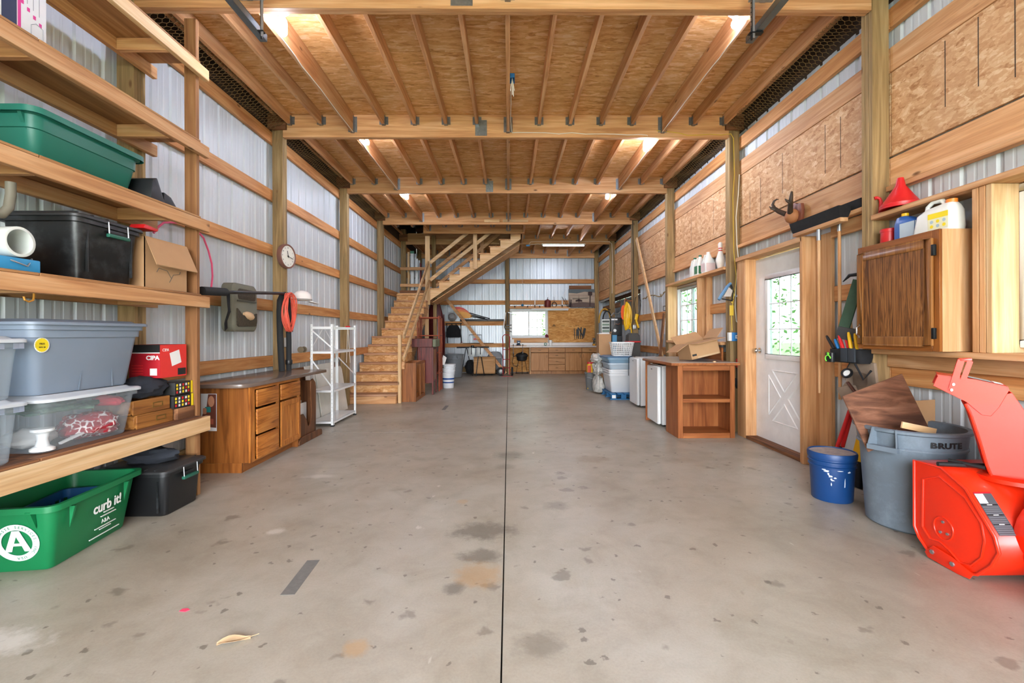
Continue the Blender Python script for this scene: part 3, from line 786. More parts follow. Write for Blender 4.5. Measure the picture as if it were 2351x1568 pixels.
# cables
WHITEC = plain('white_cable', '#e9e4d8', 0.5); YELC = plain('yellow_cable', '#d9b53a', 0.5)
def cable(name, pts, r, m, label, cat='cable', n=6):
    o = MB().tube(pts, r, n).build(name, m); return tag(o, label, cat)
def wob(pts, amp, seed, per=5):
    rnd = random.Random(seed); out = []
    for a, b in zip(pts, pts[1:]):
        for i in range(per):
            p = V(a).lerp(V(b), i / per); out.append(p + V((rnd.uniform(-amp, amp), 0, rnd.uniform(-amp, amp))) if i else p)
    out.append(V(pts[-1])); return out
t = thing('open_junction_box', 'small blue junction box with loose white wires on the middle joist', 'electrical box', (0.045, 4.73, 3.93))
m = MB()
for a, b in (((-0.025, -0.06, 0), (0.025, 0.06, 0.003)), ((-0.025, -0.06, -0.04), (-0.022, 0.06, 0)), ((0.022, -0.06, -0.04), (0.025, 0.06, 0)), ((-0.025, -0.06, -0.04), (0.025, -0.057, 0)), ((-0.025, 0.057, -0.04), (0.025, 0.06, 0))): m.box(a, b)
m.build('box_shell', BLUEBOX, t, local=True)
for i, e in enumerate(((-0.02, -0.1, -0.2), (0.0, -0.06, -0.22), (0.012, -0.09, -0.25), (0.02, -0.05, -0.17))): MB().tube([(0.0, 0, -0.01), (e[0] * .4, -0.03, -0.08), e], 0.004, 6).build('wire', WHITEC, t, local=True)
by = PY[4] - 0.006
cable('ceiling_cable', [(0.03, 4.82, 3.93), (0.034, 5.2, 3.9), (0.03, 5.6, 3.91), (0.04, by - 0.02, 3.86), (0.05, by, 3.83)] + wob([(0.12, by, 3.835), (1.7, by, 3.81)], 0.012, 3, 9) + [(1.78, by, 3.8), (1.8, by + 0.05, 3.765), (1.82, by + 0.2, 3.87)], 0.005, WHITEC, 'white cable stapled along the second beam to the tall bulb')
cable('yellow_wall_cable', wob([(1.9, by, 3.86), (2.3, by, 3.8), (CX + 2.87, by, 3.82)], 0.012, 5, 4) + [(CX + 2.9, by, 3.76), (CX + 2.91, by, 3.3), (CX + 2.89, by, 3.0), (CX + 2.9, by, 2.3), (CX + 2.93, by, 2.0), (CX + 2.9, by - 0.01, 1.75), (CX + 2.86, by - 0.01, 1.55), (CX + 2.87, by - 0.01, 1.3)], 0.005, YELC, 'yellow cable running along the beam and down the post by the white door')
cable('white_wall_cable', [(CX + 2.975, by, 3.3), (CX + 2.96, by, 3.05), (CX + 2.93, by, 2.75), (CX + 2.94, by, 2.4), (CX + 2.96, by, 2.2), (CX + 2.92, by, 1.85), (CX + 2.915, by, 1.6), (CX + 2.93, by, 1.42), (CX + 2.98, by - 0.02, 1.36), (CX + 2.985, by - 0.25, 1.38)], 0.006, WHITEC, 'white cable hanging down the post to the doorbell transformer')
for s, i, k in ((-1, 2, 3), (1, 12, 3), (-1, 2, 4), (1, 12, 4)):
    x = JX[i] - s * 0.02
    o = cable('joist_cable', wob([(x - s * 0.0, PY[k] + 0.2, 3.822), (x, PY[k] + 1.0, 3.82), (x, PY[k + 1] - 0.05, 3.82)], 0.006, i + k), 0.0045, WHITEC, {(-1, 3): 'white cable under the deep joist by the tall bulb', (1, 3): 'white cable under the deep joist by the round bulb', (-1, 4): 'white cable under the deep joist past the second beam, clock side', (1, 4): 'white cable under the deep joist past the second beam, white door side'}[(s, k)])
m = MB()
o = MB()
for i in range(6): o.box((JX[12] - 0.022, 4.35 + i * 0.16, 3.8265), (JX[12] + 0.022, 4.42 + i * 0.16, 3.8285))
# ---------------------------------------------------------------- left storage shelving
t = thing('storage_shelving', 'tall lumber shelving with five plywood decks along the left wall', 'shelving', (-2.6, 3.0, 0))
LEV = [(0.495, 0.612), (1.482, 1.57), (2.092, 2.18), (2.69, 2.78), (3.312, 3.4)]
for z0, z1 in LEV:
    bar('front_rail', (-2.455, 0.9, z0), (-2.417, 3.72, z1), palewood(1) if z0 < 1 or z0 > 3 else lumber(1), t)
    bar('back_rail', (-2.845, 0.9, z0), (-2.807, 3.685, z1), lumber(1), t)
    for y in (1.4, 2.36, 3.3): bar('cross_piece', (-2.806, y, z0), (-2.456, y + 0.038, z1 - 0.001), lumber(0), t)
    for y0, y1 in ((0.9, 2.38), (2.384, 3.62)): bar('shelf_board', (-2.84, y0, z1 + 0.0005), (-2.42, y1, z1 + 0.017), darkply(1) if z0 < 1 else shelfply(1), t)
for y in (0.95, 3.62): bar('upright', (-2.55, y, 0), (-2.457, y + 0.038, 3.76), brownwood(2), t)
SHZ = [z1 + 0.0175 for z0, z1 in LEV]

# ---------------------------------------------------------------- tote boxes
def tote(name, label, cat, loc, rz, L, W, H, mat, taper=0.04, lid=None, open_=False, group=None, step=True, lip=0.018, r=0.05, latch=None, ribs=0):
    """L along local y, W along local x"""
    t = thing(name, label, cat, loc, rz, group)
    def rg(z, e, rr=r): return ring(-W / 2 + e, -L / 2 + e, W / 2 - e, L / 2 - e, z, max(0.01, rr - e * .3), 4)
    m = MB(); rings = [rg(0.0, taper + 0.008), rg(0.01, taper), ]
    if step: rings += [rg(H * 0.62, taper * 0.42), rg(H * 0.63, taper * 0.42 - 0.007)]
    top = H - (0.03 if lid else 0)
    rings += [rg(top - 0.03, 0.002 + lip * .4), rg(top - 0.028, -lip * .3), rg(top, -lip * .3)]
    if open_: rings += [rg(top, 0.006), rg(top * 0.6, taper * .5 + 0.005), rg(0.012, taper + 0.006)]
    m.loft(rings, True, True); m.build('tote_body', mat, t, local=True)
    if open_:
        m = MB(); m.loft([rg(top - 0.03, -lip), rg(top + 0.002, -lip), rg(top + 0.002, 0.001), rg(top - 0.03, 0.004)], False, False); m.build('tote_rim', mat, t, local=True)
    if ribs:
        for i in range(ribs):
            y = -L / 2 + L * (i + 0.5) / ribs
            MB().prism([(W / 2 - taper - 0.002, 0.012), (W / 2 - taper + 0.01, 0.012), (W / 2 + 0.002, top - 0.035), (W / 2 - 0.006, top - 0.035)], y - 0.012, y + 0.012, 'xz').build('side_rib', mat, t, local=True)
            MB().prism([(-W / 2 + taper + 0.002, 0.012), (-W / 2 + taper - 0.01, 0.012), (-W / 2 - 0.002, top - 0.035), (-W / 2 + 0.006, top - 0.035)], y - 0.012, y + 0.012, 'xz').build('side_rib', mat, t, local=True)
    if lid:
        m = MB(); m.loft([rg(top - 0.002, -lip), rg(top + 0.012, -lip), rg(top + 0.018, -lip * .6), rg(top + 0.018, 0.02), rg(top + 0.03, 0.035)], True, True); m.build('tote_lid', lid, t, local=True)
    return t
GREYT = plain('grey_tote_plastic', '#7b8796', 0.45, 0, 0.04, 3)
GREENT = plain('teal_green_tote', '#1f6b5c', 0.4, 0, 0.06, 3)
GREENB = plain('green_bin_plastic', '#0b7040', 0.45, 0, 0.08, 3)
LIDW = plain('white_tote_lid', '#d9dee4', 0.4)
LIDT = clearplastic('translucent_lid', '#dfe5ea', 0.75)
# level 4: carton of paper, level 3: green tote and black flap
z = SHZ[3]
t = thing('paper_carton', 'white carton with navy and magenta print on the fourth shelf', 'box', (-2.68, 2.16, z))
MB().box((-0.19, -0.36, 0), (0.19, 0.33, 0.3)).build('carton', plain('white_carton', '#dfe1e4', 0.6), t, 0.004, local=True)
NAVY = plain('navy_print', '#1c2748', 0.6); MAG = plain('magenta_print', '#d1348c', 0.6)
for x0, x1, m_ in ((0.05, 0.12, NAVY), (0.125, 0.14, MAG)): MB().box((0.1905, 0.11 + (x0 - 0.05), 0.002), (0.191, 0.11 + (x1 - 0.05), 0.298)).build('print_band', m_, t, local=True)
for i in range(4):
    MB().box((0.1905, 0.2 + i * 0.03, 0.17 - i * 0.022), (0.191, 0.214 + i * 0.03, 0.19 - i * 0.022)).build('print_mark', MAG, t, local=True)
    MB().box((0.1905, 0.2 + i * 0.03, 0.20 - i * 0.015), (0.191, 0.203 + i * 0.03, 0.28)).build('print_line', plain('grey_print', '#9a9ea6', 0.6), t, local=True)
MB().tube([(0.1908, 0.25, 0.04), (0.1908, 0.25, 0.09), (0.1908, 0.275, 0.11), (0.1908, 0.31, 0.1), (0.1908, 0.31, 0.04)], 0.0018, 5).build('printed_outline', plain('grey_print', '#9a9ea6', 0.6), t, local=True)
z = SHZ[2]
t = tote('storage_tote', 'teal green open tote with a wide rim on the third shelf', 'tote', (-2.69, 2.78, z), 0, 0.72, 0.4, 0.27, GREENT, 0.05, None, True, None, True, 0.022, 0.06)
for dx in (-0.13, 0.0, 0.13): MB().prism([(-0.375, 0.265), (-0.34, 0.265), (-0.335, 0.16)], dx - 0.01, dx + 0.01, 'yz').build('handle_gusset', GREENT, t, local=True)
t = thing('black_plastic_liner', 'bent black plastic sheet behind the teal tote on the third shelf', 'plastic sheet', (-2.56, 3.26, z))
MB().prism([(-0.12, 0.0), (-0.1, 0.14), (-0.06, 0.16), (0.0, 0.03), (0.02, 0.0)], -0.13, 0.12, 'yz').build('front_fold', BLACKP, t, 0.008, local=True)
MB().prism([(0.024, 0.0), (0.03, 0.09), (0.1, 0.07), (0.15, 0.02), (0.15, 0.0)], -0.12, 0.1, 'yz').build('back_fold', BLACKP, t, 0.015, local=True)
# level 2: pipe, blue case, black lidded tote, carton
z = SHZ[1]
PVC = plain('pvc_pipe', '#cfd4cf', 0.4)
t = thing('pvc_pipe', 'white plastic drain pipe lying across the second shelf', 'pipe', (-2.46, 2.325, 1.735))
m = MB(); ro, ri = 0.076, 0.062
m.loft([[(x, r_ * math.cos(2 * math.pi * j / 32), r_ * math.sin(2 * math.pi * j / 32)) for j in range(32)] for x, r_ in ((-0.38, ri), (-0.38, ro), (0, ro), (0.001, ro - 0.002), (0.001, ri), (-0.38, ri))], False, False); m.build('pipe_wall', PVC, t, local=True)
t = thing('blue_tool_case', 'flat blue tool case with a steel latch under the drain pipe', 'tool case', (-2.56, 2.2, z))
MB().box((-0.2, -0.3, 0), (0.09, 0.235, 0.068)).build('case_shell', plain('blue_case', '#2b8fc4', 0.45), t, 0.006, local=True)
MB().tube([(0.05, 0.06, 0.07), (0.1, 0.1, 0.045), (0.1, 0.16, 0.03), (0.07, 0.21, 0.075)], 0.004, 6).build('bail_wire', GALV, t, local=True)
MB().box((-0.03, 0.12, 0.068), (0.02, 0.2, 0.078)).build('latch_clip', CHROME, t, 0.002, local=True)
cable('bent_hose', [(-2.6, 2.16, 1.86), (-2.5, 2.2, 1.845), (-2.49, 2.27, 1.86), (-2.49, 2.3, 1.9), (-2.49, 2.31, 1.97), (-2.49, 2.31, 2.03)], 0.021, plain('grey_brown_hose', '#6e6a5c', 0.6), 'grey-brown bent hose end hanging above the drain pipe', 'hose', 12)
def latch_handle(t, W, H, y0, y1, zt):
    x = W / 2 + 0.014
    MB().tube([(x - 0.01, y0, zt + 0.03), (x + 0.008, y0, zt + 0.03), (x + 0.012, y0, zt - 0.045)], 0.0035, 6).build('latch_wire', GALV, t, local=True)
    MB().tube([(x - 0.01, y1, zt + 0.03), (x + 0.008, y1, zt + 0.03), (x + 0.012, y1, zt - 0.045)], 0.0035, 6).build('latch_wire', GALV, t, local=True)
    MB().box((x - 0.004, y0 - 0.006, zt - 0.06), (x + 0.02, y1 + 0.006, zt - 0.038)).build('latch_grip', plain('dark_green_latch', '#1f5a49', 0.4), t, 0.005, local=True)
    MB().box((x - 0.012, y0 + 0.02, zt - 0.035), (x - 0.002, y1 - 0.02, zt - 0.012)).build('latch_recess', BLACKP, t, 0.003, local=True)
BLACKT = plain('black_tote_plastic', '#141516', 0.38, 0, 0.2, 3, 0, 0, 0.5, '#5c6064', 0.35)
BLACKL = plain('black_tote_lid', '#2a2a2b', 0.45, 0, 0.2, 4)
t = tote('storage_tote', 'black lidded tote with a green latch on the second shelf', 'tote', (-2.69, 2.86, z), 0, 0.46, 0.46, 0.39, BLACKT, 0.035, BLACKL, False, None, False, 0.02, 0.05)
latch_handle(t, 0.46, 0.39, -0.05, 0.09, 0.335)
for y in (-0.15, 0.16): MB().box((0.205, y - 0.004, 0.05), (0.218, y + 0.004, 0.3)).build('side_rib', BLACKT, t, local=True)
for i in range(3): MB().box((-0.2, -0.2 + i * 0.1, 0.385), (0.2, -0.19 + i * 0.1, 0.396)).build('lid_rib', BLACKL, t, local=True)
def carton(name, label, x0, y0, x1, y1, z0, z1, flaps, mat=CARD, th=0.005):
    t = thing(name, label, 'box', ((x0 + x1) / 2, (y0 + y1) / 2, z0)); hx, hy, h = (x1 - x0) / 2, (y1 - y0) / 2, z1 - z0
    m = MB(); m.box((-hx, -hy, 0), (hx, hy, th))
    for a, b in (((-hx, -hy), (hx, -hy + th)), ((-hx, hy - th), (hx, hy)), ((-hx, -hy), (-hx + th, hy)), ((hx - th, -hy), (hx, hy))): m.box((a[0], a[1], 0), (b[0], b[1], h))
    m.build('carton_wall', mat, t, local=True)
    for side, ang, ln in flaps:
        f = MB(); w_ = hy if side in ('+x', '-x') else hx
        dx, dz = ln * math.cos(R(ang)), ln * math.sin(R(ang))
        sg = 1 if side[0] == '+' else -1; e = hx if side[1] == 'x' else hy
        p = [(sg * e, h), (sg * (e + dx), h + dz), (sg * (e + dx) + 0.003, h + dz + th), (sg * e + 0.003 * 0, h + th)]
        f.prism(p, -w_ + 0.002, w_ - 0.002, 'xz' if side[1] == 'x' else 'yz'); f.build('box_flap', mat, t, local=True)
    return t
t = carton('cardboard_box', 'small brown cardboard box with a hanging flap at the end of the second shelf', -2.8, 3.13, -2.475, 3.54, z, z + 0.35, [('+x', -68, 0.21), ('-x', 60, 0.16)])
SCR = plain('grey_marker', '#5d5750', 0.8)
MB().tube([(0.1635, -0.1, 0.12), (0.1635, -0.08, 0.15), (0.1635, 0.0, 0.14), (0.1635, 0.04, 0.09), (0.1635, 0.02, 0.06), (0.1635, 0.06, 0.12), (0.1635, 0.12, 0.13), (0.1635, 0.13, 0.15)], 0.002, 5).build('pen_scrawl', SCR, t, local=True)
tag(MB().prism([(3.1, 0), (3.22, 0.0), (3.24, 0.018), (3.12, 0.03)], -2.56, -2.46, 'yz', T=MX.Translation((0.0, 0, z + 0.4))).build('red_plastic_tray', RED, None, 0.004), 'red plastic tray edge on top of the black latch tote', 'tray')
cable('pink_tubing', [(-2.9, 3.76, 2.1), (-2.9, 3.81, 2.16), (-2.9, 3.87, 2.21), (-2.9, 3.96, 2.235), (-2.9, 4.08, 2.26), (-2.9, 4.25, 2.25), (-2.9, 4.37, 2.19), (-2.9, 4.44, 2.08), (-2.9, 4.49, 1.96), (-2.9, 4.5, 1.84), (-2.9, 4.48, 1.72)], 0.009, plain('pink_tube', '#ec5a86', 0.4), 'pink tubing looped on the wall behind the shelving post', 'hose')
cable('yellow_hook', [(-2.47, 2.4, 1.485), (-2.47, 2.4, 1.46), (-2.465, 2.39, 1.445), (-2.465, 2.37, 1.437), (-2.465, 2.35, 1.445), (-2.465, 2.345, 1.462)], 0.005, plain('brass_yellow', '#b9822b', 0.4, 0.3), 'yellow coated hook screwed under the second shelf', 'hook')
# level 1: totes, red carton, drawers, jacket, boxes
z = SHZ[0]
t = tote('storage_tote', 'clear lidded tote full of folded cloths on the lowest shelf', 'tote', (-2.67, 2.74, z), 0, 0.64, 0.44, 0.31, CLEARP, 0.045, LIDT, False, None, False, 0.022, 0.06)
BAND = None
def bandana():
    t = NT('red_patterned_cloth'); c = t.coords((1, 1, 1))
    v = t.n('TexVoronoi', Vector=c, Scale=26.0); v.feature = 'DISTANCE_TO_EDGE'
    n_ = t.noise(c, 18, 3)
    col = t.ramp(v.outputs['Distance'], [(0.05, '#e8dcd8'), (0.12, '#8d1a28')])
    t.set(Base_Color=t.mix(t.ramp(n_.outputs[0], [(0.45, (0, 0, 0, 1)), (0.55, (1, 1, 1, 1))]), col, lin('#a3202f')), Roughness=0.9); return t.m
BAND = bandana()
def lump(name, mat, label, cat, c, s, seed, amp=0.3, parent=None, freq=1.6, n=28, zsq=0.0):
    m = MB(); rings = []
    N = n
    for i in range(N // 2 + 1):
        th = math.pi * i / (N // 2); rr = []
        for j in range(N):
            ph = 2 * math.pi * j / N; d = V((math.sin(th) * math.cos(ph), math.sin(th) * math.sin(ph), -math.cos(th)))
            k = 1 + amp * noise.fractal(d * freq + V((seed, seed * .3, 0)), 0.9, 2.1, 4)
            p = V((d.x * s[0] * k, d.y * s[1] * k, d.z * s[2] * k))
            p.z = max(p.z, -s[2] * 0.75)
            rr.append((c[0] + p.x, c[1] + p.y, c[2] + p.z))
        rings.append(rr)
    m.loft(rings[1:-1], True, True); o = m.build(name, mat, parent)
    return tag(o, label, cat) if label else o
lump('folded_bandana', BAND, 'folded red and white patterned cloth inside the clear tote', 'cloth', (-2.62, 2.86, z + 0.075), (0.14, 0.15, 0.085), 2.2)
lump('green_garland', plain('green_garland', '#4f6f58', 0.9, 0, 0.4, 40, 0.8), 'green tinsel garland at the top inside the clear tote', 'garland', (-2.66, 2.72, z + 0.215), (0.14, 0.2, 0.035), 4.4, 0.5)
lump('red_cloth', plain('coral_cloth', '#c9404e', 0.85), 'coral red cloth against the far end inside the clear tote', 'cloth', (-2.6, 2.98, z + 0.21), (0.1, 0.05, 0.035), 1.4, 0.3)
lump('white_cloth', plain('white_cloth', '#cfcac4', 0.9), 'rolled white cloth behind the candlestick inside the clear tote', 'cloth', (-2.68, 2.58, z + 0.06), (0.12, 0.1, 0.06), 6.4, 0.25)
o = MB().lathe([(0.052, 0), (0.052, 0.012), (0.03, 0.025), (0.022, 0.06), (0.028, 0.09), (0.05, 0.105), (0.05, 0.118), (0.02, 0.12)], 20, (-2.53, 2.5, z + 0.012)).build('candlestick', PORC); tag(o, 'white turned candlestick in the corner of the clear tote', 'candlestick')
tag(MB().box((-2.6, 2.6, 0), (-2.585, 2.98, 0.012), MX.Translation((0, 0, z + 0.02)) @ MX.Translation((-2.6, 2.6, 0)) @ MX.Rotation(R(12), 4, 'X') @ MX.Translation((2.66, -2.6, 0))).build('paper_roll', plain('paper_white', '#e6e4e2', 0.8)), 'white folded paper strip lying low in the clear tote', 'paper')
t = tote('storage_tote', 'large grey lidded tote with a yellow sticker on the clear tote', 'tote', (-2.67, 2.74, z + 0.313), 0, 0.72, 0.44, 0.41, GREYT, 0.06, GREYT, False, None, False, 0.03, 0.06)
MB().loft([ring(-0.212, -0.352, 0.212, 0.352, 0.31, 0.055, 4), ring(-0.216, -0.356, 0.216, 0.356, 0.375, 0.055, 4)], False, False).build('tote_band', GREYT, t, local=True)
m = MB(); ys = rrect(-0.05, 0.0, 0.14, 0.14, 0.03, 4)
MB().tube([(0.1655 + 0.1 * pz * 0.36 + 0.002, py, pz + 0.005) for py, pz in [(-0.06, 0.0), (-0.045, 0.12), (-0.02, 0.145), (0.13, 0.15), (0.155, 0.125), (0.165, 0.0)]], 0.003, 5).build('grip_outline', plain('grey_tote_shadow_line', '#626d7a', 0.5), t, local=True)
YST = plain('yellow_sticker', '#ecd21a', 0.5)
m = MB(); pts = []
for i in range(48): a = 2 * math.pi * i / 48; r_ = 0.037 if i % 2 else 0.033; pts.append((-0.3 + r_ * math.cos(a), 0.27 + r_ * math.sin(a)))
m.prism(pts, 0.2, 0.2012, 'yz', T=MX.Identity(4)); m.build('round_sticker', YST, t, local=True)
MB().prism([(-0.3 + 0.04 * math.cos(2 * math.pi * i / 32), 0.27 + 0.04 * math.sin(2 * math.pi * i / 32)) for i in range(32)], 0.199, 0.2001, 'yz').build('sticker_edge', WHITEP, t, local=True)
text('FREE', 0.014, BLACKP, t, (0.2016, -0.3, 0.276), (R(90), 0, R(90)))
text('SIZE 20', 0.011, BLACKP, t, (0.2016, -0.3, 0.258), (R(90), 0, R(90)))
for i, (zz, lab) in enumerate(((z, 'clear tote at the near end of the lowest shelf, under its twin'), (z + 0.316, 'clear lidded tote stacked on another at the near end of the lowest shelf'))):
    t = tote('storage_tote', lab, 'tote', (-2.66, 2.02, zz), 0, 0.62, 0.44, 0.315, CLEARP, 0.03, LIDT, False, None, False, 0.02, 0.05)
    for k in range(6): MB().box((0.222, -0.2 + k * 0.09, 0.252), (0.2235, -0.15 + k * 0.09, 0.28)).build('lid_window', plain('tote_grey_band', '#8d95a6', 0.5), t, local=True)
lump('dark_clothing', plain('dark_cloth', '#3c4048', 0.9), 'dark clothes inside the upper clear tote at the near end', 'cloth', (-2.64, 2.02, z + 0.316 + 0.12), (0.15, 0.22, 0.12), 7.7, 0.25)
lump('wicker_basket_bundle', plain('brown_wicker', '#6d5947', 0.85, 0, 0.4, 40, 0.6), 'brown wicker bundle inside the lower clear tote at the near end', 'basket', (-2.63, 2.05, z + 0.13), (0.14, 0.2, 0.1), 5.1, 0.25)
# two drawers, wood block, small printed boxes, jacket, red carton
DRW = wood('drawer_wood', '#6b3f1b', '#95602c', '#b07a3e', 1, 0.5, 1.2, False, 0.05)
for i, (dz, dy, lab) in enumerate(((0.0, 0.0, 'lower old wooden drawer with a label holder beside the clear tote'), (0.098, -0.03, 'upper old wooden drawer with a label holder under the dark jacket'))):
    t = thing('wooden_drawer', lab, 'drawer', (-2.63, 3.25 + dy, z + dz), 0, 'old wooden drawers on the shelf')
    for a, b, nm in (((-0.14, -0.165, 0), (0.13, 0.165, 0.012), 'bottom_board'), ((0.115, -0.165, 0), (0.135, 0.165, 0.095), 'front_board'), ((-0.14, -0.165, 0), (-0.125, 0.165, 0.09), 'back_board'), ((-0.125, -0.165, 0.012), (0.115, -0.153, 0.09), 'side_board'), ((-0.125, 0.153, 0.012), (0.115, 0.165, 0.09), 'side_board')):
        MB().box(a, b).build(nm, DRW, t, 0.003, 1, True)
    frame_rect(MB(), 'y', 0.1345, 0.138, 0.0, 0.09, 0.03, 0.065, 0.006).build('label_holder', plain('old_brass', '#8a6a34', 0.4, 0.7), t, local=True)
lump('folded_jacket', plain('navy_cloth', '#23262f', 0.95, 0, 0.3, 9), 'dark navy jacket bundled on the old drawers', 'jacket', (-2.6, 3.25, z + 0.258), (0.12, 0.19, 0.08), 3.3, 0.32)
t = thing('red_parts_carton', 'red and black printed carton on top of the navy jacket', 'box', (-2.6, 3.43, z + 0.325))
CR1 = plain('dark_red_print', '#b01222', 0.5); CR2 = plain('bright_red_print', '#d8302a', 0.5); CBK = plain('black_print', '#1c1b1b', 0.5)
MB().box((-0.12, -0.135, 0), (0.1, 0.135, 0.24)).build('carton', CR1, t, 0.004, local=True)
MB().box((-0.12, -0.1362, 0.185), (0.1005, -0.135, 0.24)).build('black_print_band', CBK, t, local=True)
MB().box((-0.12, -0.1364, 0.178), (0.1, -0.1352, 0.185)).build('white_print_line', WHITEP, t, local=True)
MB().box((0.1003, -0.133, 0.0), (0.1012, 0.133, 0.238)).build('end_print', CR2, t, local=True)
MB().box((0.1013, -0.03, 0.09), (0.1019, 0.07, 0.19), MX.Translation((0.1, 0.02, 0.13)) @ MX.Rotation(R(14), 4, 'X') @ MX.Translation((-0.1, -0.02, -0.13))).build('shipping_label', WHITEP, t, local=True)
MB().box((0.1013, 0.04, 0.01), (0.1018, 0.125, 0.06)).build('black_tape', CBK, t, local=True)
MB().box((0.03, -0.1364, 0.02), (0.08, -0.1355, 0.07)).build('blank_label', WHITEP, t, local=True)
text('CIPA', 0.042, WHITEP, t, (0.05, -0.1366, 0.145), (R(90), 0, 0), sx=1.05, bold=0.0016)
text('CIPA', 0.03, WHITEP, t, (0.1016, -0.08, 0.2), (R(90), 0, R(90)))
for i in range(4): MB().box((-0.1, -0.1363, 0.03 + i * 0.02), (-0.02, -0.1355, 0.0335 + i * 0.02)).build('print_line', CR2, t, local=True)
tag(MB().box((-2.62, 3.43, z), (-2.47, 3.612, z + 0.085)).build('wood_block', darkply(1), None, 0.004), 'short dark wood block at the end of the lowest shelf', 'wood block')
for i, lab in enumerate(('lower small black and yellow printed box on the wood block', 'upper small black and yellow printed box on the wood block')):
    t = thing('small_printed_box', lab, 'box', (-2.555, 3.5, z + 0.086 + i * 0.1), R(4 * i), 'small printed boxes on the wood block')
    MB().box((-0.07, -0.1, 0), (0.075, 0.11, 0.094)).build('carton', CBK, t, 0.002, local=True)
    MB().box((-0.07, 0.1105, 0), (0.0752, 0.112, 0.094)).build('yellow_end', YST, t, local=True)
    MB().box((0.0754, 0.085, 0.0), (0.0758, 0.108, 0.094)).build('yellow_band', YST, t, local=True)
    for k, (y0, m_) in enumerate(((-0.085, YST), (-0.05, WHITEP), (-0.015, YST), (0.02, WHITEP), (0.05, YST))):
        for q in range(3): MB().box((0.0754, y0, 0.012 + q * 0.026), (0.0758, y0 + 0.018, 0.03 + q * 0.026)).build('print_mark', m_ if (q + k) % 4 else RED, t, local=True)
# floor under the shelving
t = tote('recycling_bin', 'green open recycling bin with white lettering under the shelving', 'bin', (-2.665, 2.75, 0), R(7), 0.68, 0.42, 0.36, GREENB, 0.055, None, True, None, False, 0.022, 0.05)
for y in (-0.22, 0.2): MB().prism([(0.205, 0.2), (0.232, 0.32), (0.205, 0.32)], y - 0.006, y + 0.006, 'xz').build('rim_gusset', GREENB, t, local=True)
for dx in (-0.11, 0.11): MB().prism([(-0.365, 0.34), (-0.33, 0.34), (-0.325, 0.24)], dx - 0.012, dx + 0.012, 'yz').build('handle_gusset', GREENB, t, local=True)
sl = math.atan2(0.055, 0.33)
text('curb it!', 0.078, WHITEP, t, (0.2005, 0.06, 0.225), (R(90) - 0, 0, R(90)), shear=0.25, bold=0.002).rotation_euler = (R(90) - 0.12, 0, R(90))
for i, (wd, zz) in enumerate(((0.08, 0.185), (0.12, 0.165))): MB().box((0.187 + 0.0 + (zz - 0.1) * .13, 0.07 - wd / 2, zz), (0.194 + (zz - 0.1) * .13, 0.07 + wd / 2, zz + 0.004)).build('print_line', WHITEP, t, local=True)
text('A&A', 0.034, WHITEP, t, (0.19, 0.06, 0.13), (R(90) - 0.12, 0, R(90)))
for i, wd in enumerate((0.17, 0.09, 0.24)): MB().box((0.176 + (0.1 - i * .02) * .1, 0.06 - wd / 2, 0.1 - i * 0.014 - (0.02 if i == 2 else 0)), (0.1815 + (0.1 - i * .02) * .1, 0.06 + wd / 2, 0.104 - i * 0.014 - (0.02 if i == 2 else 0))).build('print_line', WHITEP, t, local=True)
# round emblem on the end facing the door
em = MB(); T_ = MX.Translation((0.02, -0.3105, 0.165)) @ MX.Rotation(R(90) + 0.16, 4, 'X')
def annulus(ro, ri, n=40, z0=0, z1=0.002):
    o = [(ro * math.cos(2 * math.pi * i / n), ro * math.sin(2 * math.pi * i / n)) for i in range(n)]; i_ = [(ri * math.cos(2 * math.pi * i / n), ri * math.sin(2 * math.pi * i / n)) for i in range(n)]
    return [[(x, y, z1) for x, y in o], [(x, y, z1) for x, y in i_], [(x, y, z0) for x, y in i_], [(x, y, z0) for x, y in o], [(x, y, z1) for x, y in o]]
em.loft(annulus(0.105, 0.073), False, False, False, True, T_)
em.prism([(-0.062, -0.05), (-0.03, -0.05), (-0.02, -0.018), (0.02, -0.018), (0.03, -0.05), (0.062, -0.05), (0.017, 0.068), (-0.017, 0.068)], 0, 0.002, 'xy', T=T_)
em.build('round_emblem', plain('emblem_white', '#cfdad6', 0.5), t, local=True)
MB().prism([(-0.013, -0.002), (0.013, -0.002), (0, 0.034)], 0.002, 0.003, 'xy', T=T_).build('emblem_cutout', GREENB, t, local=True)
ring_txt = 'WASTE SERVICES, INC. USA '
for i, ch in enumerate(ring_txt):
    if ch == ' ': continue
    a = R(150 - i * 10.5)
    o = text(ch, 0.02, GREENB, t, (0, 0, 0), (0, 0, 0), 'emblem_letter')
    o.matrix_local = T_ @ MX.Translation((0.089 * math.cos(a), 0.089 * math.sin(a), 0.0022)) @ MX.Rotation(a - R(90), 4, 'Z')
# a blue crate lies inside the bin
t = thing('blue_crate', 'dark blue slotted crate inside the green recycling bin', 'crate', (-2.67, 2.76, 0.015), R(14))
BCR = plain('dark_blue_crate', '#174a78', 0.45)
W_, L_, H_ = 0.24, 0.44, 0.27
m = MB(); m.box((-W_ / 2, -L_ / 2, 0), (W_ / 2, L_ / 2, 0.006)); m.build('crate_bottom', BCR, t, local=True)
m = MB(); m.loft([ring(-W_ / 2, -L_ / 2, W_ / 2, L_ / 2, H_ - 0.05, 0.03), ring(-W_ / 2 - .01, -L_ / 2 - .01, W_ / 2 + .01, L_ / 2 + .01, H_, 0.03), ring(-W_ / 2 + .008, -L_ / 2 + .008, W_ / 2 - .008, L_ / 2 - .008, H_, 0.03), ring(-W_ / 2 + .008, -L_ / 2 + .008, W_ / 2 - .008, L_ / 2 - .008, H_ - 0.05, 0.03)], False, False); m.build('crate_rim', BCR, t, local=True)
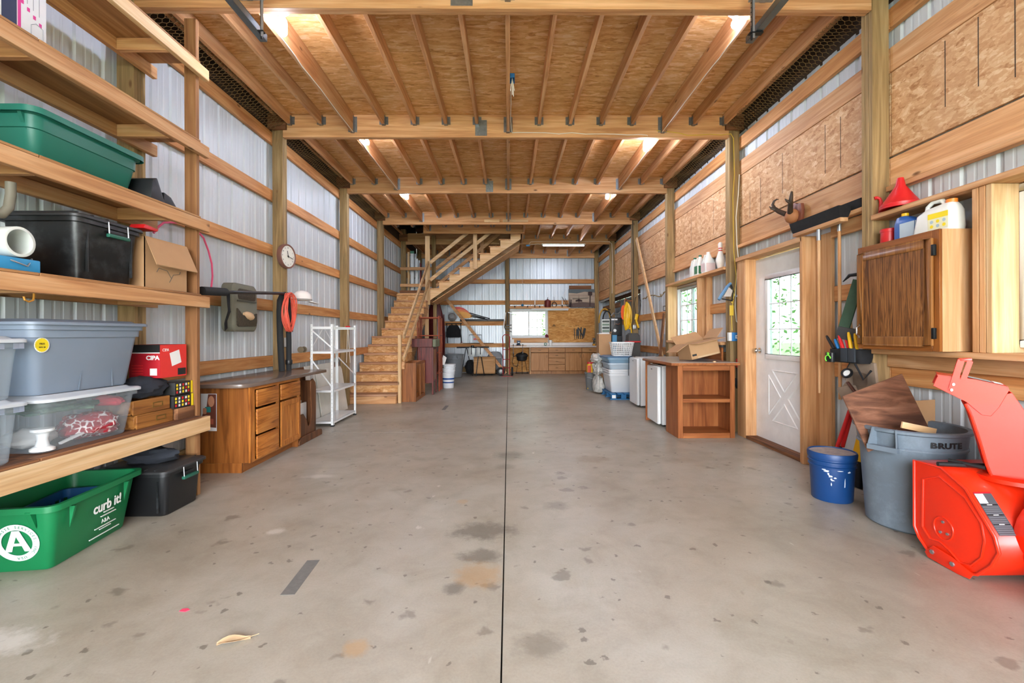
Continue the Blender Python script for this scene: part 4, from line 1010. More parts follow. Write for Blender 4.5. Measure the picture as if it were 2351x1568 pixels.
for sx_ in (-1, 1):
    for i in range(6):
        y = -L_ / 2 + 0.03 + i * (L_ - 0.06) / 5
        MB().box((sx_ * W_ / 2 - 0.004, y - 0.014, 0.005), (sx_ * W_ / 2 + 0.004, y + 0.014, H_ - 0.045)).build('slat', BCR, t, local=True)
for sy_ in (-1, 1):
    for i in range(4):
        x = -W_ / 2 + 0.03 + i * (W_ - 0.06) / 3
        MB().box((x - 0.014, sy_ * L_ / 2 - 0.004, 0.005), (x + 0.014, sy_ * L_ / 2 + 0.004, H_ - 0.045)).build('slat', BCR, t, local=True)
t = tote('storage_tote', 'black lidded tote with a green latch on the floor beside the oak cabinet', 'tote', (-2.615, 3.37, 0), 0, 0.4, 0.5, 0.34, plain('black_floor_tote', '#101113', 0.45, 0, 0.15, 3), 0.03, BLACKL, False, None, False, 0.022, 0.05)
latch_handle(t, 0.5, 0.34, -0.06, 0.08, 0.285)
for i in range(6): MB().box((-0.2 + i * 0.075, -0.21, 0.312), (-0.192 + i * 0.075, 0.2, 0.335)).build('lid_rib', BLACKL, t, local=True)
for x in (-0.18, 0.18): MB().box((x - 0.006, -0.19, 0.03), (x + 0.006, -0.178, 0.25)).build('side_rib', BLACKT, t, local=True)
lump('bundled_jacket', plain('charcoal_cloth', '#23272f', 0.95, 0, 0.35, 9), 'charcoal jacket bundled on the black floor tote', 'jacket', (-2.62, 3.36, 0.385), (0.18, 0.13, 0.062), 9.1, 0.3)

# ---------------------------------------------------------------- oak base cabinet with a dark worktop
t = thing('oak_base_cabinet', 'honey oak base cabinet with four drawers and one door under a dark worktop', 'cabinet', (-2.36, 4.7, 0))
xf = -2.385
bar('side_panel', (-2.9, 4.2, 0.09), (xf, 4.22, 0.785), oakside(2), t, 0.002)
MB().box((-2.9, 4.2, 0.0), (xf - 0.06, 4.22, 0.09)).build('side_panel', oakside(2), t)
bar('back_panel', (-2.9, 4.22, 0.0), (-2.885, 5.17, 0.785), oakside(2), t)
bar('far_side_panel', (-2.9, 5.17, 0.0), (xf, 5.19, 0.785), oakside(2), t)
bar('toe_kick', (xf - 0.075, 4.222, 0), (xf - 0.06, 5.168, 0.088), oakside(1), t)
bar('bottom_board', (-2.88, 4.222, 0.089), (xf, 5.168, 0.105), oakside(1), t)
fm = oakwood(2)
for y0, y1, z0, z1 in ((4.2, 4.275, 0.09, 0.785), (5.15, 5.19, 0.09, 0.785), (4.685, 4.725, 0.09, 0.785)): bar('face_stile', (xf, y0, z0), (xf + 0.019, y1, z1), fm, t, 0.002)
for z0, z1 in ((0.09, 0.105), (0.755, 0.785)): bar('face_rail', (xf, 4.275, z0), (xf + 0.018, 5.15, z1), oakwood(1), t, 0.002)
def drawer(y0, y1, z0, z1):
    o = MB().box((xf + 0.0195, y0, z0), (xf + 0.037, y1, z1)).build('drawer', oakwood(1), t, 0.006, 2)
    MB().box((xf - 0.3, y0 + 0.03, z0 + 0.02), (xf + 0.019, y1 - 0.03, z1 - 0.03)).build('drawer_box', oakside(1), o)
for z0, z1 in ((0.59, 0.75), (0.335, 0.57), (0.108, 0.318)): drawer(4.285, 4.68, z0, z1)
drawer(4.735, 5.165, 0.59, 0.75)
def cabdoor(y0, y1, z0, z1, par, xf_, w=0.055):
    d = MB()
    for a, b, c, e in ((y0, y0 + w, z0, z1), (y1 - w, y1, z0, z1)): d.box((xf_, a, c), (xf_ + 0.018, b, e))
    for c, e in ((z0, z0 + w), (z1 - w, z1)): d.box((xf_, y0 + w, c), (xf_ + 0.0178, y1 - w, e))
    o = d.build('door', oakwood(2), par, 0.004, 1)
    MB().box((xf_ + 0.003, y0 + w - 0.004, z0 + w - 0.004), (xf_ + 0.011, y1 - w + 0.004, z1 - w + 0.004)).build('door_panel', oakwood(2), o)
    return o
cabdoor(4.735, 5.165, 0.108, 0.57, t, xf + 0.0195)
WTOP = plain('dark_laminate', '#6d5d54', 0.22, 0, 0.1, 5)
poly = [(-2.96, 4.1), (-2.42, 4.1), (-2.37, 4.13), (-2.345, 4.18), (-2.325, 5.84), (-2.335, 5.86), (-2.96, 5.86)]
tag(MB().prism(poly, 0.786, 0.822, 'xy').build('worktop', WTOP, None, 0.006), 'dark brown laminate worktop with clipped corners on the oak cabinet', 'worktop')
# magazine page taped to the side of the cabinet
t = thing('magazine_page', 'glossy magazine page of a person with a teal mug on the cabinet side', 'poster', (-2.735, 4.186, 0.56), R(-4))
SKIN = plain('printed_skin', '#c98d6c', 0.5); HAIR = plain('printed_brown', '#6b3527', 0.5)
MB().box((-0.075, -0.001, -0.17), (0.075, 0.001, 0.17)).build('page', plain('page_paper', '#dfe2e6', 0.35), t, local=True)
def flat(nm, pts, y, m_): MB().prism(pts, -y, -y + 0.0004, 'xz').build(nm, m_, t, local=True)
flat('printed_figure', [(-0.07, -0.13), (0.07, -0.14), (0.07, 0.165), (-0.005, 0.165), (-0.02, 0.05), (-0.06, -0.02)], 0.0016, HAIR)
flat('printed_face', [(0.024 + 0.03 * math.cos(2 * math.pi * i / 20), 0.1 + 0.05 * math.sin(2 * math.pi * i / 20)) for i in range(20)], 0.002, SKIN)
flat('printed_mug', rrect(-0.035, 0.0, 0.02, 0.05, 0.008), 0.0024, plain('teal_print', '#2c8f8c', 0.5))
flat('printed_hand', rrect(-0.055, -0.015, -0.02, 0.04, 0.012), 0.0028, SKIN)
flat('printed_strip', [(-0.06, -0.1), (0.045, -0.11), (0.045, -0.06), (-0.06, -0.055)], 0.0021, plain('printed_rust', '#a3513c', 0.5))
# wooden magazine rack under the overhang
t = thing('magazine_rack', 'dark wooden magazine rack with scooped sides under the worktop overhang', 'magazine rack', (-2.55, 5.5, 0))
DKW = wood('walnut_board', '#3c2416', '#5f3a22', '#7b5032', 2, 0.4, 1.2, False, 0.05)
scoop = [(5.24, 0.06), (5.70, 0.06), (5.71, 0.62), (5.69, 0.68), (5.62, 0.73), (5.56, 0.7)] + [(5.53 + 0.0 + 0.075 * math.cos(R(a)) - 0.02, 0.36 + 0.2 * math.sin(R(a))) for a in (60, 30, 0, -30, -60, -90, -120, -150)] + [(5.36, 0.34), (5.24, 0.34)]
for x in (-2.42, -2.78): MB().prism(scoop, x, x + 0.018, 'yz').build('side_board', DKW, t, 0.003, 1)
bar('end_board', (-2.76, 5.24, 0.06), (-2.422, 5.258, 0.7), DKW, t); bar('end_board', (-2.76, 5.69, 0.06), (-2.422, 5.708, 0.7), DKW, t)
bar('bottom_board', (-2.76, 5.26, 0.06), (-2.422, 5.688, 0.075), DKW, t)
foot = [(5.2, 0.0), (5.84, 0.0), (5.84, 0.05), (5.82, 0.075), (5.76, 0.085), (5.3, 0.085), (5.24, 0.075), (5.2, 0.03)]
for x in (-2.4, -2.8): MB().prism(foot, x, x + 0.02, 'yz').build('foot_board', DKW, t, 0.004, 1)
for i in range(3):
    tag(MB().box((-2.52 - i * 0.06, 5.27, 0.08), (-2.5 - i * 0.06, 5.66, 0.44 + 0.02 * i)).build('magazine', plain('paper_white', '#e6e4e2', 0.8), None, 0.002, 1), ['white magazine at the front of the wooden rack', 'white magazine in the middle of the wooden rack', 'white magazine at the wall side of the wooden rack'][i], 'magazine', 'magazines in the wooden rack')
# ---------------------------------------------------------------- white metal shelf
t = thing('white_metal_shelf', 'white angle iron shelf unit with empty shelves along the left wall', 'shelf', (-2.57, 6.8, 0))
x0, x1, y0, y1 = -2.73, -2.415, 6.3, 7.24
for x, sx_ in ((x0, 1), (x1, -1)):
    for y, sy_ in ((y0, 1), (y1, -1)):
        m = MB(); m.box((min(x, x + sx_ * 0.035), min(y, y + sy_ * 0.003), 0.0), (max(x, x + sx_ * 0.035), max(y, y + sy_ * 0.003), 1.41)); m.box((min(x, x + sx_ * 0.003), min(y, y + sy_ * 0.035), 0.0), (max(x, x + sx_ * 0.003), max(y, y + sy_ * 0.035), 1.41))
        p = m.build('angle_post', WHITEM, t)
        m = MB()
        for i in range(26): m.cyl((x + sx_ * 0.02, y - 0.0005 if sy_ > 0 else y + 0.0005, 0.06 + i * 0.052), (x + sx_ * 0.02, y - 0.001 if sy_ > 0 else y + 0.001, 0.06 + i * 0.052), 0.0045, n=6)
        stuff(m.build('bolt_hole_row', plain('grey_hole', '#8e9496', 0.5), p))
for i, z in enumerate((0.07, 0.5, 1.035, 1.375)):
    m = MB()
    for a, b in (((x0 + .003, y0 + .003), (x1 - .003, y0 + .006)), ((x0 + .003, y1 - .006), (x1 - .003, y1 - .003)), ((x0 + .003, y0 + .003), (x0 + .006, y1 - .003)), ((x1 - .006, y0 + .003), (x1 - .003, y1 - .003))): m.box((a[0], a[1], z - 0.03), (b[0], b[1], z + 0.002))
    if i < 3: m.box((x0 + .003, y0 + .003, z), (x1 - .003, y1 - .003, z + 0.002))
    m.build('shelf_tray', WHITEM, t)
for a, b in (((x0, y0 + 0.02, 1.34), (x1, y0 + 0.02, 1.06)), ((x0, y0 - 0.004, 0.95), (x1, y0 - 0.004, 0.52)), ((x1 + 0.004, y0 + 0.1, 0.98), (x1 + 0.004, y1 - 0.02, 0.62)), ((x0 - 0.004, y0 + 0.03, 1.06), (x0 - 0.004, y0 + 0.45, 1.36)), ((x0 - 0.004, y1 - 0.03, 1.06), (x0 - 0.004, y0 + 0.5, 1.36))):
    MB().beam(a, b, 0.003, 0.018).build('brace', WHITEM, t)
for sx_, x in ((0, x0), (1, x1)):
    for y in (y0, y1): MB().box((x - 0.004 if sx_ == 0 else x - 0.04, y - 0.004 if y == y0 else y - 0.036, 0), (x + 0.04 if sx_ == 0 else x + 0.004, y + 0.036 if y == y0 else y + 0.004, 0.02)).build('foot', BLACKP, t)
for i, (yy, hh, lean) in enumerate(((6.45, 0.82, 0.16), (6.75, 0.74, 0.2))):
    m = MB().prism([(yy, 0), (yy + 1.05, 0), (yy + 1.03, hh - 0.06), (yy + 0.98, hh), (yy, hh)], 0, 0.018, 'yz', T=MX.Translation((-2.93, 0, 0.003)) @ MX.Translation((0.16 - 0.02 + i * 0.03 , 0, 0)) @ MX.Rotation(-math.atan2(0.1, hh), 4, 'Y'))
    tag(m.build('white_board', plain('cream_board', '#d8d5cb', 0.5), None, 0.003, 1), ['large cream board leaning on the wall behind the white metal shelf', 'second cream board with a clipped corner leaning behind the white metal shelf'][i], 'board', 'boards behind the white shelf')
# ---------------------------------------------------------------- things hung on and by the first left post
t = thing('wall_clock', 'round brown wall clock with a white face on the left post', 'clock', (CX - 2.848, 5.855, 2.265), R(-9))
T = MX.Rotation(R(90), 4, 'Y')
CLK = plain('brown_clock_case', '#7a5247', 0.4)
MB().lathe([(0.15, 0.0), (0.155, 0.01), (0.155, 0.055), (0.15, 0.062), (0.138, 0.06), (0.134, 0.05), (0.0, 0.05)], 48, T=T).build('clock_case', CLK, t, local=True)
MB().lathe([(0.134, 0.05), (0.134, 0.052), (0, 0.052)], 48, T=T, cap0=False).build('dial', plain('cream_dial', '#e6e4d8', 0.45), t, local=True)
for i in range(12):
    a = R(90 - i * 30); s_ = str(12 if i == 0 else i)
    text(s_, 0.026, BLACKP, t, (0.0525, 0.108 * math.cos(a), 0.108 * math.sin(a)), (R(90), 0, R(90)), 'numeral')
def hand(ang, ln, wd):
    T2 = MX.Translation((0.056, 0, 0)) @ MX.Rotation(R(ang), 4, 'X')
    MB().box((0, -0.02, -wd / 2), (0.0015, ln, wd / 2), T2).build('clock_hand', BLACKP, t, local=True)
hand(104, 0.07, 0.009); hand(-12, 0.105, 0.006)
MB().lathe([(0.009, 0.05), (0.009, 0.062), (0, 0.062)], 12, T=T).build('hand_hub', BLACKP, t, local=True)
# padded rack standing on the worktop
t = thing('padded_carrier_rack', 'black padded tube rack standing behind the worktop', 'rack', (-2.75, 5.6, 0.83))
FOAM = plain('black_foam', '#202224', 0.8, 0, 0.1, 6)
MB().tube([(-2.56, 3.86, 1.635), (-2.57, 4.2, 1.655), (-2.66, 5.3, 1.745), (-2.69, 5.5, 1.757)], 0.017, 12).build('cross_tube', DARKM, t)
MB().cyl((-2.558, 3.83, 1.633), (-2.568, 4.16, 1.653), 0.036, n=16).build('foam_grip', FOAM, t)
MB().tube([(-2.69, 5.52, 1.75), (-2.735, 5.54, 1.735), (-2.765, 5.55, 1.68), (-2.775, 5.555, 1.55), (-2.77, 5.56, 1.2), (-2.755, 5.57, 0.825)], 0.036, 14).build('padded_leg', FOAM, t)
MB().tube([(-2.68, 5.55, 1.755), (-2.7, 5.6, 1.72), (-2.705, 5.62, 1.55), (-2.7, 5.63, 1.2), (-2.7, 5.63, 0.825)], 0.03, 14).build('padded_leg', FOAM, t)
MB().tube([(-2.7, 5.63, 1.66), (-2.69, 5.64, 1.3)], 0.034, 12).build('black_sleeve', FOAM, t)
MB().lathe([(0.036, 0), (0.04, 0.01), (0.04, 0.05), (0.036, 0.06)], 14, (-2.7, 5.63, 0.9)).build('clamp_ring', BLACKP, t)
# orange cord hung over it
t = thing('orange_extension_cord', 'orange extension cord coiled over the black padded rack', 'extension cord', (-2.65, 5.5, 1.75))
rnd = random.Random(5)
for k in range(9):
    cx0, w0, h0 = rnd.uniform(-0.012, 0.012), 0.045 + 0.03 * rnd.random(), 0.2 + 0.035 * rnd.random(); dx = rnd.uniform(-0.04, 0.03)
    pts = [(-2.63 + dx * .6 + 0.015 * math.sin(a * 2 + k), 5.5 + cx0 * 2 + (w0 * 1.9) * math.sin(a) + dx * .5, 1.535 + h0 * math.cos(a)) for a in [2 * math.pi * i / 28 for i in range(28)]]
    MB().tube(pts, 0.0065, 6, closed=True).build('cord_loop', ORANGEC, t)
# white cap on the rack
t = thing('baseball_cap', 'white cap resting on the end of the black padded rack', 'cap', (-2.62, 5.82, 1.7), R(30))
CAPM = plain('white_cap_cloth', '#e4ddd8', 0.85)
MB().lathe([(0.1, 0), (0.1, 0.03), (0.09, 0.075), (0.06, 0.11), (0.02, 0.125), (0, 0.126)], 24, sx=1.15).build('crown', CAPM, t, local=True)
MB().prism([(0.08, -0.085)] + [(0.1 + 0.1 * math.cos(R(a)), 0.095 * math.sin(R(a))) for a in range(-75, 76, 15)] + [(0.08, 0.085)], 0, 0.006, 'xy', T=MX.Rotation(R(12), 4, 'Y')).build('brim', CAPM, t, local=True)
MB().lathe([(0.102, 0.002), (0.102, 0.018)], 24, cap0=False, cap1=False, sx=1.15).build('sweatband', plain('cap_grey', '#8d8a86', 0.9), t, local=True)
# olive bag with mesh pockets
t = thing('olive_mesh_bag', 'olive bag with mesh pockets and black straps hung on the rack', 'bag', (-2.86, 4.88, 1.3), R(4))
OLV = plain('olive_fabric', '#747364', 0.85, 0, 0.06, 6, 0.2)
m = MB(); prof = rrect(-0.26, 0.0, 0.26, 0.5, 0.07, 5)
m.loft([[(x, y * (1 - 0.04 * abs(x / 0.1)), zz) for y, zz in prof] for x in (-0.05, -0.04, 0.05)] + [[(0.068, y * 0.9, 0.25 + (zz - 0.25) * 0.93) for y, zz in prof]], True, True); m.build('bag_body', OLV, t, local=True)
NETM = plain('brown_net', '#5b4d3b', 0.9)
MB().prism(rrect(-0.17, 0.335, 0.2, 0.445, 0.03), 0.066, 0.071, 'yz').build('upper_pocket', plain('net_dark', '#453d31', 0.9, 0, 0.5, 60, 0.8), t, local=True)
MB().prism([(-0.2, 0.07), (-0.17, 0.05), (0.19, 0.06), (0.21, 0.1), (0.21, 0.2), (0.06, 0.155), (-0.1, 0.175), (-0.2, 0.24)], 0.066, 0.084, 'yz').build('lower_pocket', plain('net_dark', '#453d31', 0.9, 0, 0.5, 60, 0.8), t, 0.004, local=True)
for sg in (-1, 1):
    m = MB()
    for i in range(-9, 16):
        y0 = -0.2 + i * 0.03; pts = []
        for k in range(8):
            yy, zz = y0 + sg * (k - 3.5) * 0.03 * 0.8 + 0.0, 0.06 + k * 0.021
            if -0.2 < yy < 0.21 and zz < 0.165: pts.append((0.086, yy, zz))
        if len(pts) > 1: m.tube(pts, 0.0012, 4)
    m.build('pocket_net', NETM, t, local=True)
MB().lathe([(0.03, -0.09), (0.045, -0.04), (0.04, 0.03), (0.015, 0.09)], 10, T=MX.Translation((0.074, 0.02, 0.17)) @ MX.Rotation(R(80), 4, 'X')).build('tan_contents', plain('tan_leather', '#d9b48c', 0.7), t, local=True)
MB().prism([(-0.19, 0.31), (0.21, 0.315), (0.21, 0.328), (-0.19, 0.325)], 0.066, 0.076, 'yz').build('pocket_hem', plain('olive_dark', '#4e4d42', 0.85), t, local=True)
for pts in ([(0.15, -0.5, 0.37), (0.12, -0.44, 0.2), (0.07, -0.4, 0.1), (0.02, -0.3, 0.02)], [(0.16, -0.54, 0.36), (0.17, -0.53, 0.18), (0.1, -0.46, 0.09), (0.05, -0.36, 0.02)]):
    m = MB()
    for a, b in zip(pts, pts[1:]): m.beam(a, b, 0.004, 0.04, (0, 1, 0.3))
    m.build('strap', BLACKF, t, local=True)
# outlet and odds behind the worktop
t = thing('wall_outlet', 'white outlet box on the left post behind the black rack', 'outlet', (CX - 2.849, 5.87, 1.17))
MB().box((0, -0.03, -0.06), (0.03, 0.04, 0.06)).build('outlet_box', WHITEP, t, 0.004, local=True)
for zz in (-0.025, 0.025): MB().box((0.03, -0.012, zz - 0.012), (0.032, 0.02, zz + 0.012)).build('socket', plain('outlet_grey', '#cfcfcb', 0.4), t, local=True)
tag(MB().box((-2.97, 6.0, 0.1), (-2.93, 7.9, 0.8)).build('plywood_sheet', darkply(1), None, 0.003, 1), 'old brown plywood panel standing on the wall behind the cream boards', 'panel')
t = thing('twine_reel', 'small reel of twine on the girt above the brown panel', 'reel', (-2.93, 6.5, 1.01))
for y in (-0.05, 0.05): MB().cyl((0, y, 0.045), (0, y + 0.008, 0.045), 0.045, n=18).build('reel_flange', plain('grey_wood', '#8a7c66', 0.7), t, local=True)
MB().cyl((0, -0.04, 0.045), (0, 0.05, 0.045), 0.033, n=16).build('twine', plain('twine', '#6e5f49', 0.9, 0, 0.3, 60), t, local=True)
t = thing('pulley_rope', 'red pulley with a hanging white rope on the second left post', 'pulley', (CX - 2.83, PY[5] - 0.005, 1.39))
MB().lathe([(0.03, -0.035), (0.05, -0.03), (0.05, 0.0), (0.035, 0.03), (0, 0.035)], 14, T=MX.Translation((-0.0, -0.03, 0))).build('pulley_body', RED, t, local=True)
for dx in (-0.012, 0.018): MB().tube([(dx * .4, -0.03, -0.03), (dx, -0.03, -0.3), (dx * 2.2, -0.03, -0.62)], 0.006, 6).build('rope', WHITEC, t, local=True)
# floor marks and litter
tag(MB().box((-0.034, -0.17, 0.0), (0.034, 0.17, 0.0012), MX.Translation((-1.088, 2.395, 0.0004)) @ MX.Rotation(R(3), 4, 'Z')).build('tape_strip', plain('grey_tape', '#706f6b', 0.55, 0, 0.12, 40)), 'short grey tape strip stuck to the near floor', 'tape')
tag(MB().box((-0.03, -0.24, 0.0), (0.03, 0.24, 0.0012), MX.Translation((-1.1, 7.88, 0.0004))).build('tape_strip', plain('grey_tape', '#706f6b', 0.55, 0, 0.12, 40)), 'short grey tape strip on the floor near the staircase', 'tape')
t = thing('dry_leaf', 'curled dry leaf on the near concrete floor', 'leaf', (-1.13, 1.88, 0.004), R(25))
m = MB(); rings = []
for i in range(7):
    u = i / 6; wd = 0.022 * math.sin(math.pi * min(1, u * 1.02 + 0.05)) + 0.003
    rings.append([(u * 0.12 - 0.06, wd * v, 0.004 + 0.01 * abs(v) + 0.006 * math.sin(u * 5)) for v in (-1, -.5, 0, .5, 1)] + [(u * 0.12 - 0.06, wd * v, 0.003 + 0.01 * abs(v) + 0.006 * math.sin(u * 5)) for v in (1, .5, 0, -.5, -1)])
m.loft(rings); m.build('leaf_blade', plain('dry_leaf', '#b99c78', 0.8), t, local=True)
MB().tube([(0.05, 0, 0.006), (0.09, 0.01, 0.004)], 0.0015, 5).build('leaf_stem', plain('dry_leaf', '#b99c78', 0.8), t, local=True)
tag(MB().prism([(-0.02, -0.01), (0.01, -0.014), (0.022, 0.0), (0.004, 0.012), (-0.018, 0.008)], 0, 0.002, 'xy', T=MX.Translation((-1.49, 2.11, 0.0005))).build('pink_scrap', plain('pink_scrap', '#e8486b', 0.6)), 'tiny pink scrap on the near floor', 'scrap')
# ---------------------------------------------------------------- staircase
t = thing('staircase', 'two-flight lumber staircase with OSB risers, landing and handrails up to the loft', 'staircase', (-2.4, 9.0, 0))
H_, RUN, Y0, NL = 0.1764, 0.277, 8.35, 13
for k in range(NL):
    y = Y0 + k * RUN; z = (k + 1) * H_
    xl = CX - 2.98 if (y + RUN < PY[6]) else CX - WI + 0.006
    if PY[5] - 0.3 < y < PY[5] + 0.15: xl = CX - WI + 0.006
    if k < NL - 1: bar('tread', (xl, y - 0.028, z - 0.038), (-2.05, y + RUN - 0.001, z), treadwood(0), t, 0.005)
    # OSB risers come in two or three pieces, as the joints show
    cut = (-2.57, -2.38, -2.62, -2.33)[k % 4]
    mt = lumber(0) if k == 0 else OSBS
    if k == 0: bar('riser', (xl, y, 0), (-2.07, y + 0.02, z - 0.039), mt, t)
    else:
        bar('riser', (xl, y, k * H_ + 0.001), (cut - 0.001, y + 0.014, z - 0.039), mt, t, 0); bar('riser', (cut + 0.001, y, k * H_ + 0.001), (-2.07, y + 0.014, z - 0.039), mt, t, 0)
YL = Y0 + (NL - 1) * RUN
sw = [(Y0 + 0.02, 0)]
for k in range(NL - 1): sw += [(Y0 + k * RUN + 0.02, (k + 1) * H_ - 0.04), (Y0 + (k + 1) * RUN + 0.02, (k + 1) * H_ - 0.04)]
sw += [(YL + 0.02, NL * H_ - 0.3), (YL + 0.02, NL * H_ - 0.45), (Y0 + 0.4, 0)]
for x in (-2.1, -2.84): MB().prism(sw, x, x + 0.036, 'yz').build('stringer', lumber(1), t)
ZL = NL * H_
bar('landing_board', (CX - 2.84, YL - 0.028, ZL - 0.03), (-2.03, 12.65, ZL), OSBS, t, 0)
bar('landing_edge', (-2.83, YL - 0.03, ZL - 0.002), (-2.03, YL + 0.06, ZL + 0.03), lumber(0), t)
bar('landing_rim', (-2.83, YL + 0.03, ZL - 0.23), (-2.03, YL + 0.068, ZL - 0.031), lumber(0), t); bar('landing_rim', (-2.068, YL + 0.07, ZL - 0.23), (-2.03, 12.65, ZL - 0.031), lumber(1), t)
bar('riser_board', (-2.8, YL + 0.09, ZL + 0.03), (-2.1, YL + 0.11, ZL + 0.11), darkply(0), t)
for x, y in ((-2.16, YL + 0.08), (-2.05, 12.4), (-2.8, 12.4)): bar('landing_post', (x, y, 0), (x + 0.09, y + 0.09, ZL - 0.031), palewood(2) if y < 12 else treated(2), t)
# upper flight
XU, DX, DZ, Z1 = -2.05, 0.261, 0.1785, 2.445
ya, yb = YL + 0.01, 12.58
st = []
for i in range(9): st += [(XU + i * DX + 0.012, Z1 + i * DZ - 0.02), (XU + (i + 1) * DX + 0.012, Z1 + i * DZ - 0.02)]
st = [(XU + 0.012, 2.12)] + st + [(XU + 9 * DX + 0.012, Z1 + 8 * DZ - 0.17)]
for y in (ya, yb): MB().prism(st, y, y + 0.04, 'xz').build('stringer', palewood(0), t, 0.002, 1)
for i in range(9):
    x = XU + i * DX; z = Z1 + i * DZ
    bar('tread', (x - 0.02, ya - 0.02, z - 0.024), (x + DX + 0.02, yb + 0.05, z + 0.006), lumber(1), t, 0.004)
    bar('riser', (x + 0.013, ya + 0.041, z - DZ + 0.007), (x + 0.028, yb - 0.001, z - 0.025), lumber(1), t, 0)
MB().beam((XU + 0.1, (ya + yb) / 2, 2.09), (XU + 9 * DX - 0.02, (ya + yb) / 2, 3.55), 0.85, 0.012, (0, 0, 1)).build('soffit_board', lumber(0), t)
bar('rail_post', (-2.12, YL - 0.06, 2.02), (-2.0, YL - 0.02, 3.77), palewood(2), t)
bar('rail_post', (-2.12, 12.6, ZL), (-2.01, 12.64, 4.0), treated(2), t)
bar('baluster', (-0.9, ya - 0.065, 2.93), (-0.8, ya - 0.025, 3.9), palewood(2), t)
bar('baluster', (-0.78, yb + 0.06, 2.93), (-0.69, yb + 0.1, 3.9), lumber(2), t)
for y, x1, z1, x2, z2 in ((YL - 0.02, -2.0, 3.09, -0.97, 3.92), (YL - 0.02, -2.0, 2.65, -0.39, 3.92), (12.66, -2.02, 3.07, -0.78, 4.05), (12.66, -2.02, 2.6, -0.25, 4.05)):
    MB().beam((x1, y, z1), (x2, y, z2), 0.036, 0.088).build('handrail', palewood(0) if y < 12 else lumber(0), t, 0.003, 1)
bar('newel_post', (-2.045, 8.42, 0.0), (-1.99, 8.5, 1.26), palewood(2), t)
for z1, z2, y2 in ((1.22, 3.07, 11.5), (0.8, 2.62, 11.62)):
    MB().beam((-1.97, 8.56, z1), (-2.02, y2, z2), 0.036, 0.088).build('handrail', palewood(1), t, 0.003, 1)
bar('stair_block', (-2.0, 8.5, 0.62), (-1.94, 8.62, 0.76), lumber(1), t)
bar('side_panel', (-2.06, 9.2, 0.3), (-2.045, 9.9, 0.9), OSBS, t, 0)
for z in (2.63, 3.09): bar('guard_rail', (CX - 2.99, 12.66, z - 0.042), (-2.02, 12.7, z + 0.042), lumber(0), t)
# aluminium ladder and a board standing behind the landing
t = thing('aluminium_ladder', 'aluminium ladder standing upright behind the stair landing', 'ladder', (-2.72, 13.1, 0))
ALU = plain('aluminium', '#c3c7c9', 0.35, 0.6, 0.06, 10)
for y in (12.95, 13.32):
    m = MB(); m.box((-2.78, y, 0), (-2.68, y + 0.004, 3.62)); m.box((-2.78, y, 0), (-2.776, y + 0.03, 3.62)); m.box((-2.684, y, 0), (-2.68, y + 0.03, 3.62)); m.build('ladder_rail', ALU, t)
for i in range(12): MB().cyl((-2.73, 12.954, 0.3 + i * 0.29), (-2.73, 13.32, 0.3 + i * 0.29), 0.016, n=10).build('rung', ALU, t)
MB().box((-2.785, 12.945, 3.56), (-2.675, 12.985, 3.63)).build('end_cap', GREENP, t)
tag(bar('upright_board', (-2.86, 12.93, 0), (-2.8, 12.97, 3.6), palewood(2), None), 'pale board standing beside the aluminium ladder', 'board')
t = thing('second_ladder', 'shorter aluminium ladder standing beside the taller one behind the landing', 'ladder', (-2.6, 13.1, 0))
for y in (12.98, 13.28):
    MB().box((-2.64, y, 0), (-2.575, y + 0.025, 3.42)).build('ladder_rail', ALU, t)
for i in range(11): MB().cyl((-2.607, 13.005, 0.3 + i * 0.29), (-2.607, 13.28, 0.3 + i * 0.29), 0.015, n=8).build('rung', ALU, t)
tag(bar('red_board', (-2.53, 13.0, 0), (-2.49, 13.1, 3.3), plain('dark_red_paint', '#6a1d1c', 0.5), None), 'narrow dark red board behind the aluminium ladders', 'board')
# ---------------------------------------------------------------- beside the staircase
t = thing('open_oak_cabinet', 'narrow open oak cabinet frame standing beside the stair newel', 'cabinet', (-1.9, 9.0, 0))
ow = oakside(2)
for a, b, nm in (((-2.035, 8.58, 0.0), (-1.765, 8.598, 0.73), 'side_panel'), ((-2.035, 9.5, 0.0), (-1.765, 9.518, 0.73), 'side_panel'), ((-2.035, 8.6, 0.0), (-2.02, 9.499, 0.73), 'back_panel'), ((-2.019, 8.6, 0.05), (-1.766, 9.499, 0.068), 'bottom_board')): bar(nm, a, b, ow, t, 0.002)
for y0, y1 in ((8.58, 8.63), (9.02, 9.07), (9.47, 9.518)): bar('face_stile', (-1.765, y0, 0), (-1.745, y1, 0.735), oakside(2), t, 0.002)
for z0, z1 in ((0.0, 0.07), (0.69, 0.735)): bar('face_rail', (-1.765, 8.63, z0), (-1.746, 9.47, z1), oakside(1), t, 0.002)
CHERRY = wood('cherry_wood', '#3f1512', '#612420', '#7c342a', 2, 0.35, 1.1, False, 0.05)
t = thing('cherry_lectern', 'dark cherry lectern with an overhanging top behind the oak cabinet frame', 'lectern', (-1.75, 9.8, 0))
bar('body', (-1.9, 9.62, 0.24), (-1.61, 10.05, 1.0), CHERRY, t, 0.004)
bar('top_case', (-2.03, 9.55, 1.0), (-1.6, 10.15, 1.18), CHERRY, t, 0.006)
bar('green_end_cloth', (-1.598, 9.56, 1.005), (-1.53, 10.12, 1.165), plain('sage_cloth', '#70765f', 0.8), t, 0.01)
for x in (-1.91, -1.62):
    for y in (9.6, 10.03): bar('leg', (x, y, 0.0), (x + 0.035, y + 0.035, 1.0), CHERRY, t, 0.004)
bar('front_edge_strip', (-1.608, 9.64, 0.3), (-1.585, 9.95, 0.95), oakside(2), t)
t = thing('tall_wooden_rack', 'tall reddish wooden rack with cross bars behind the lectern', 'rack', (-1.75, 10.4, 0))
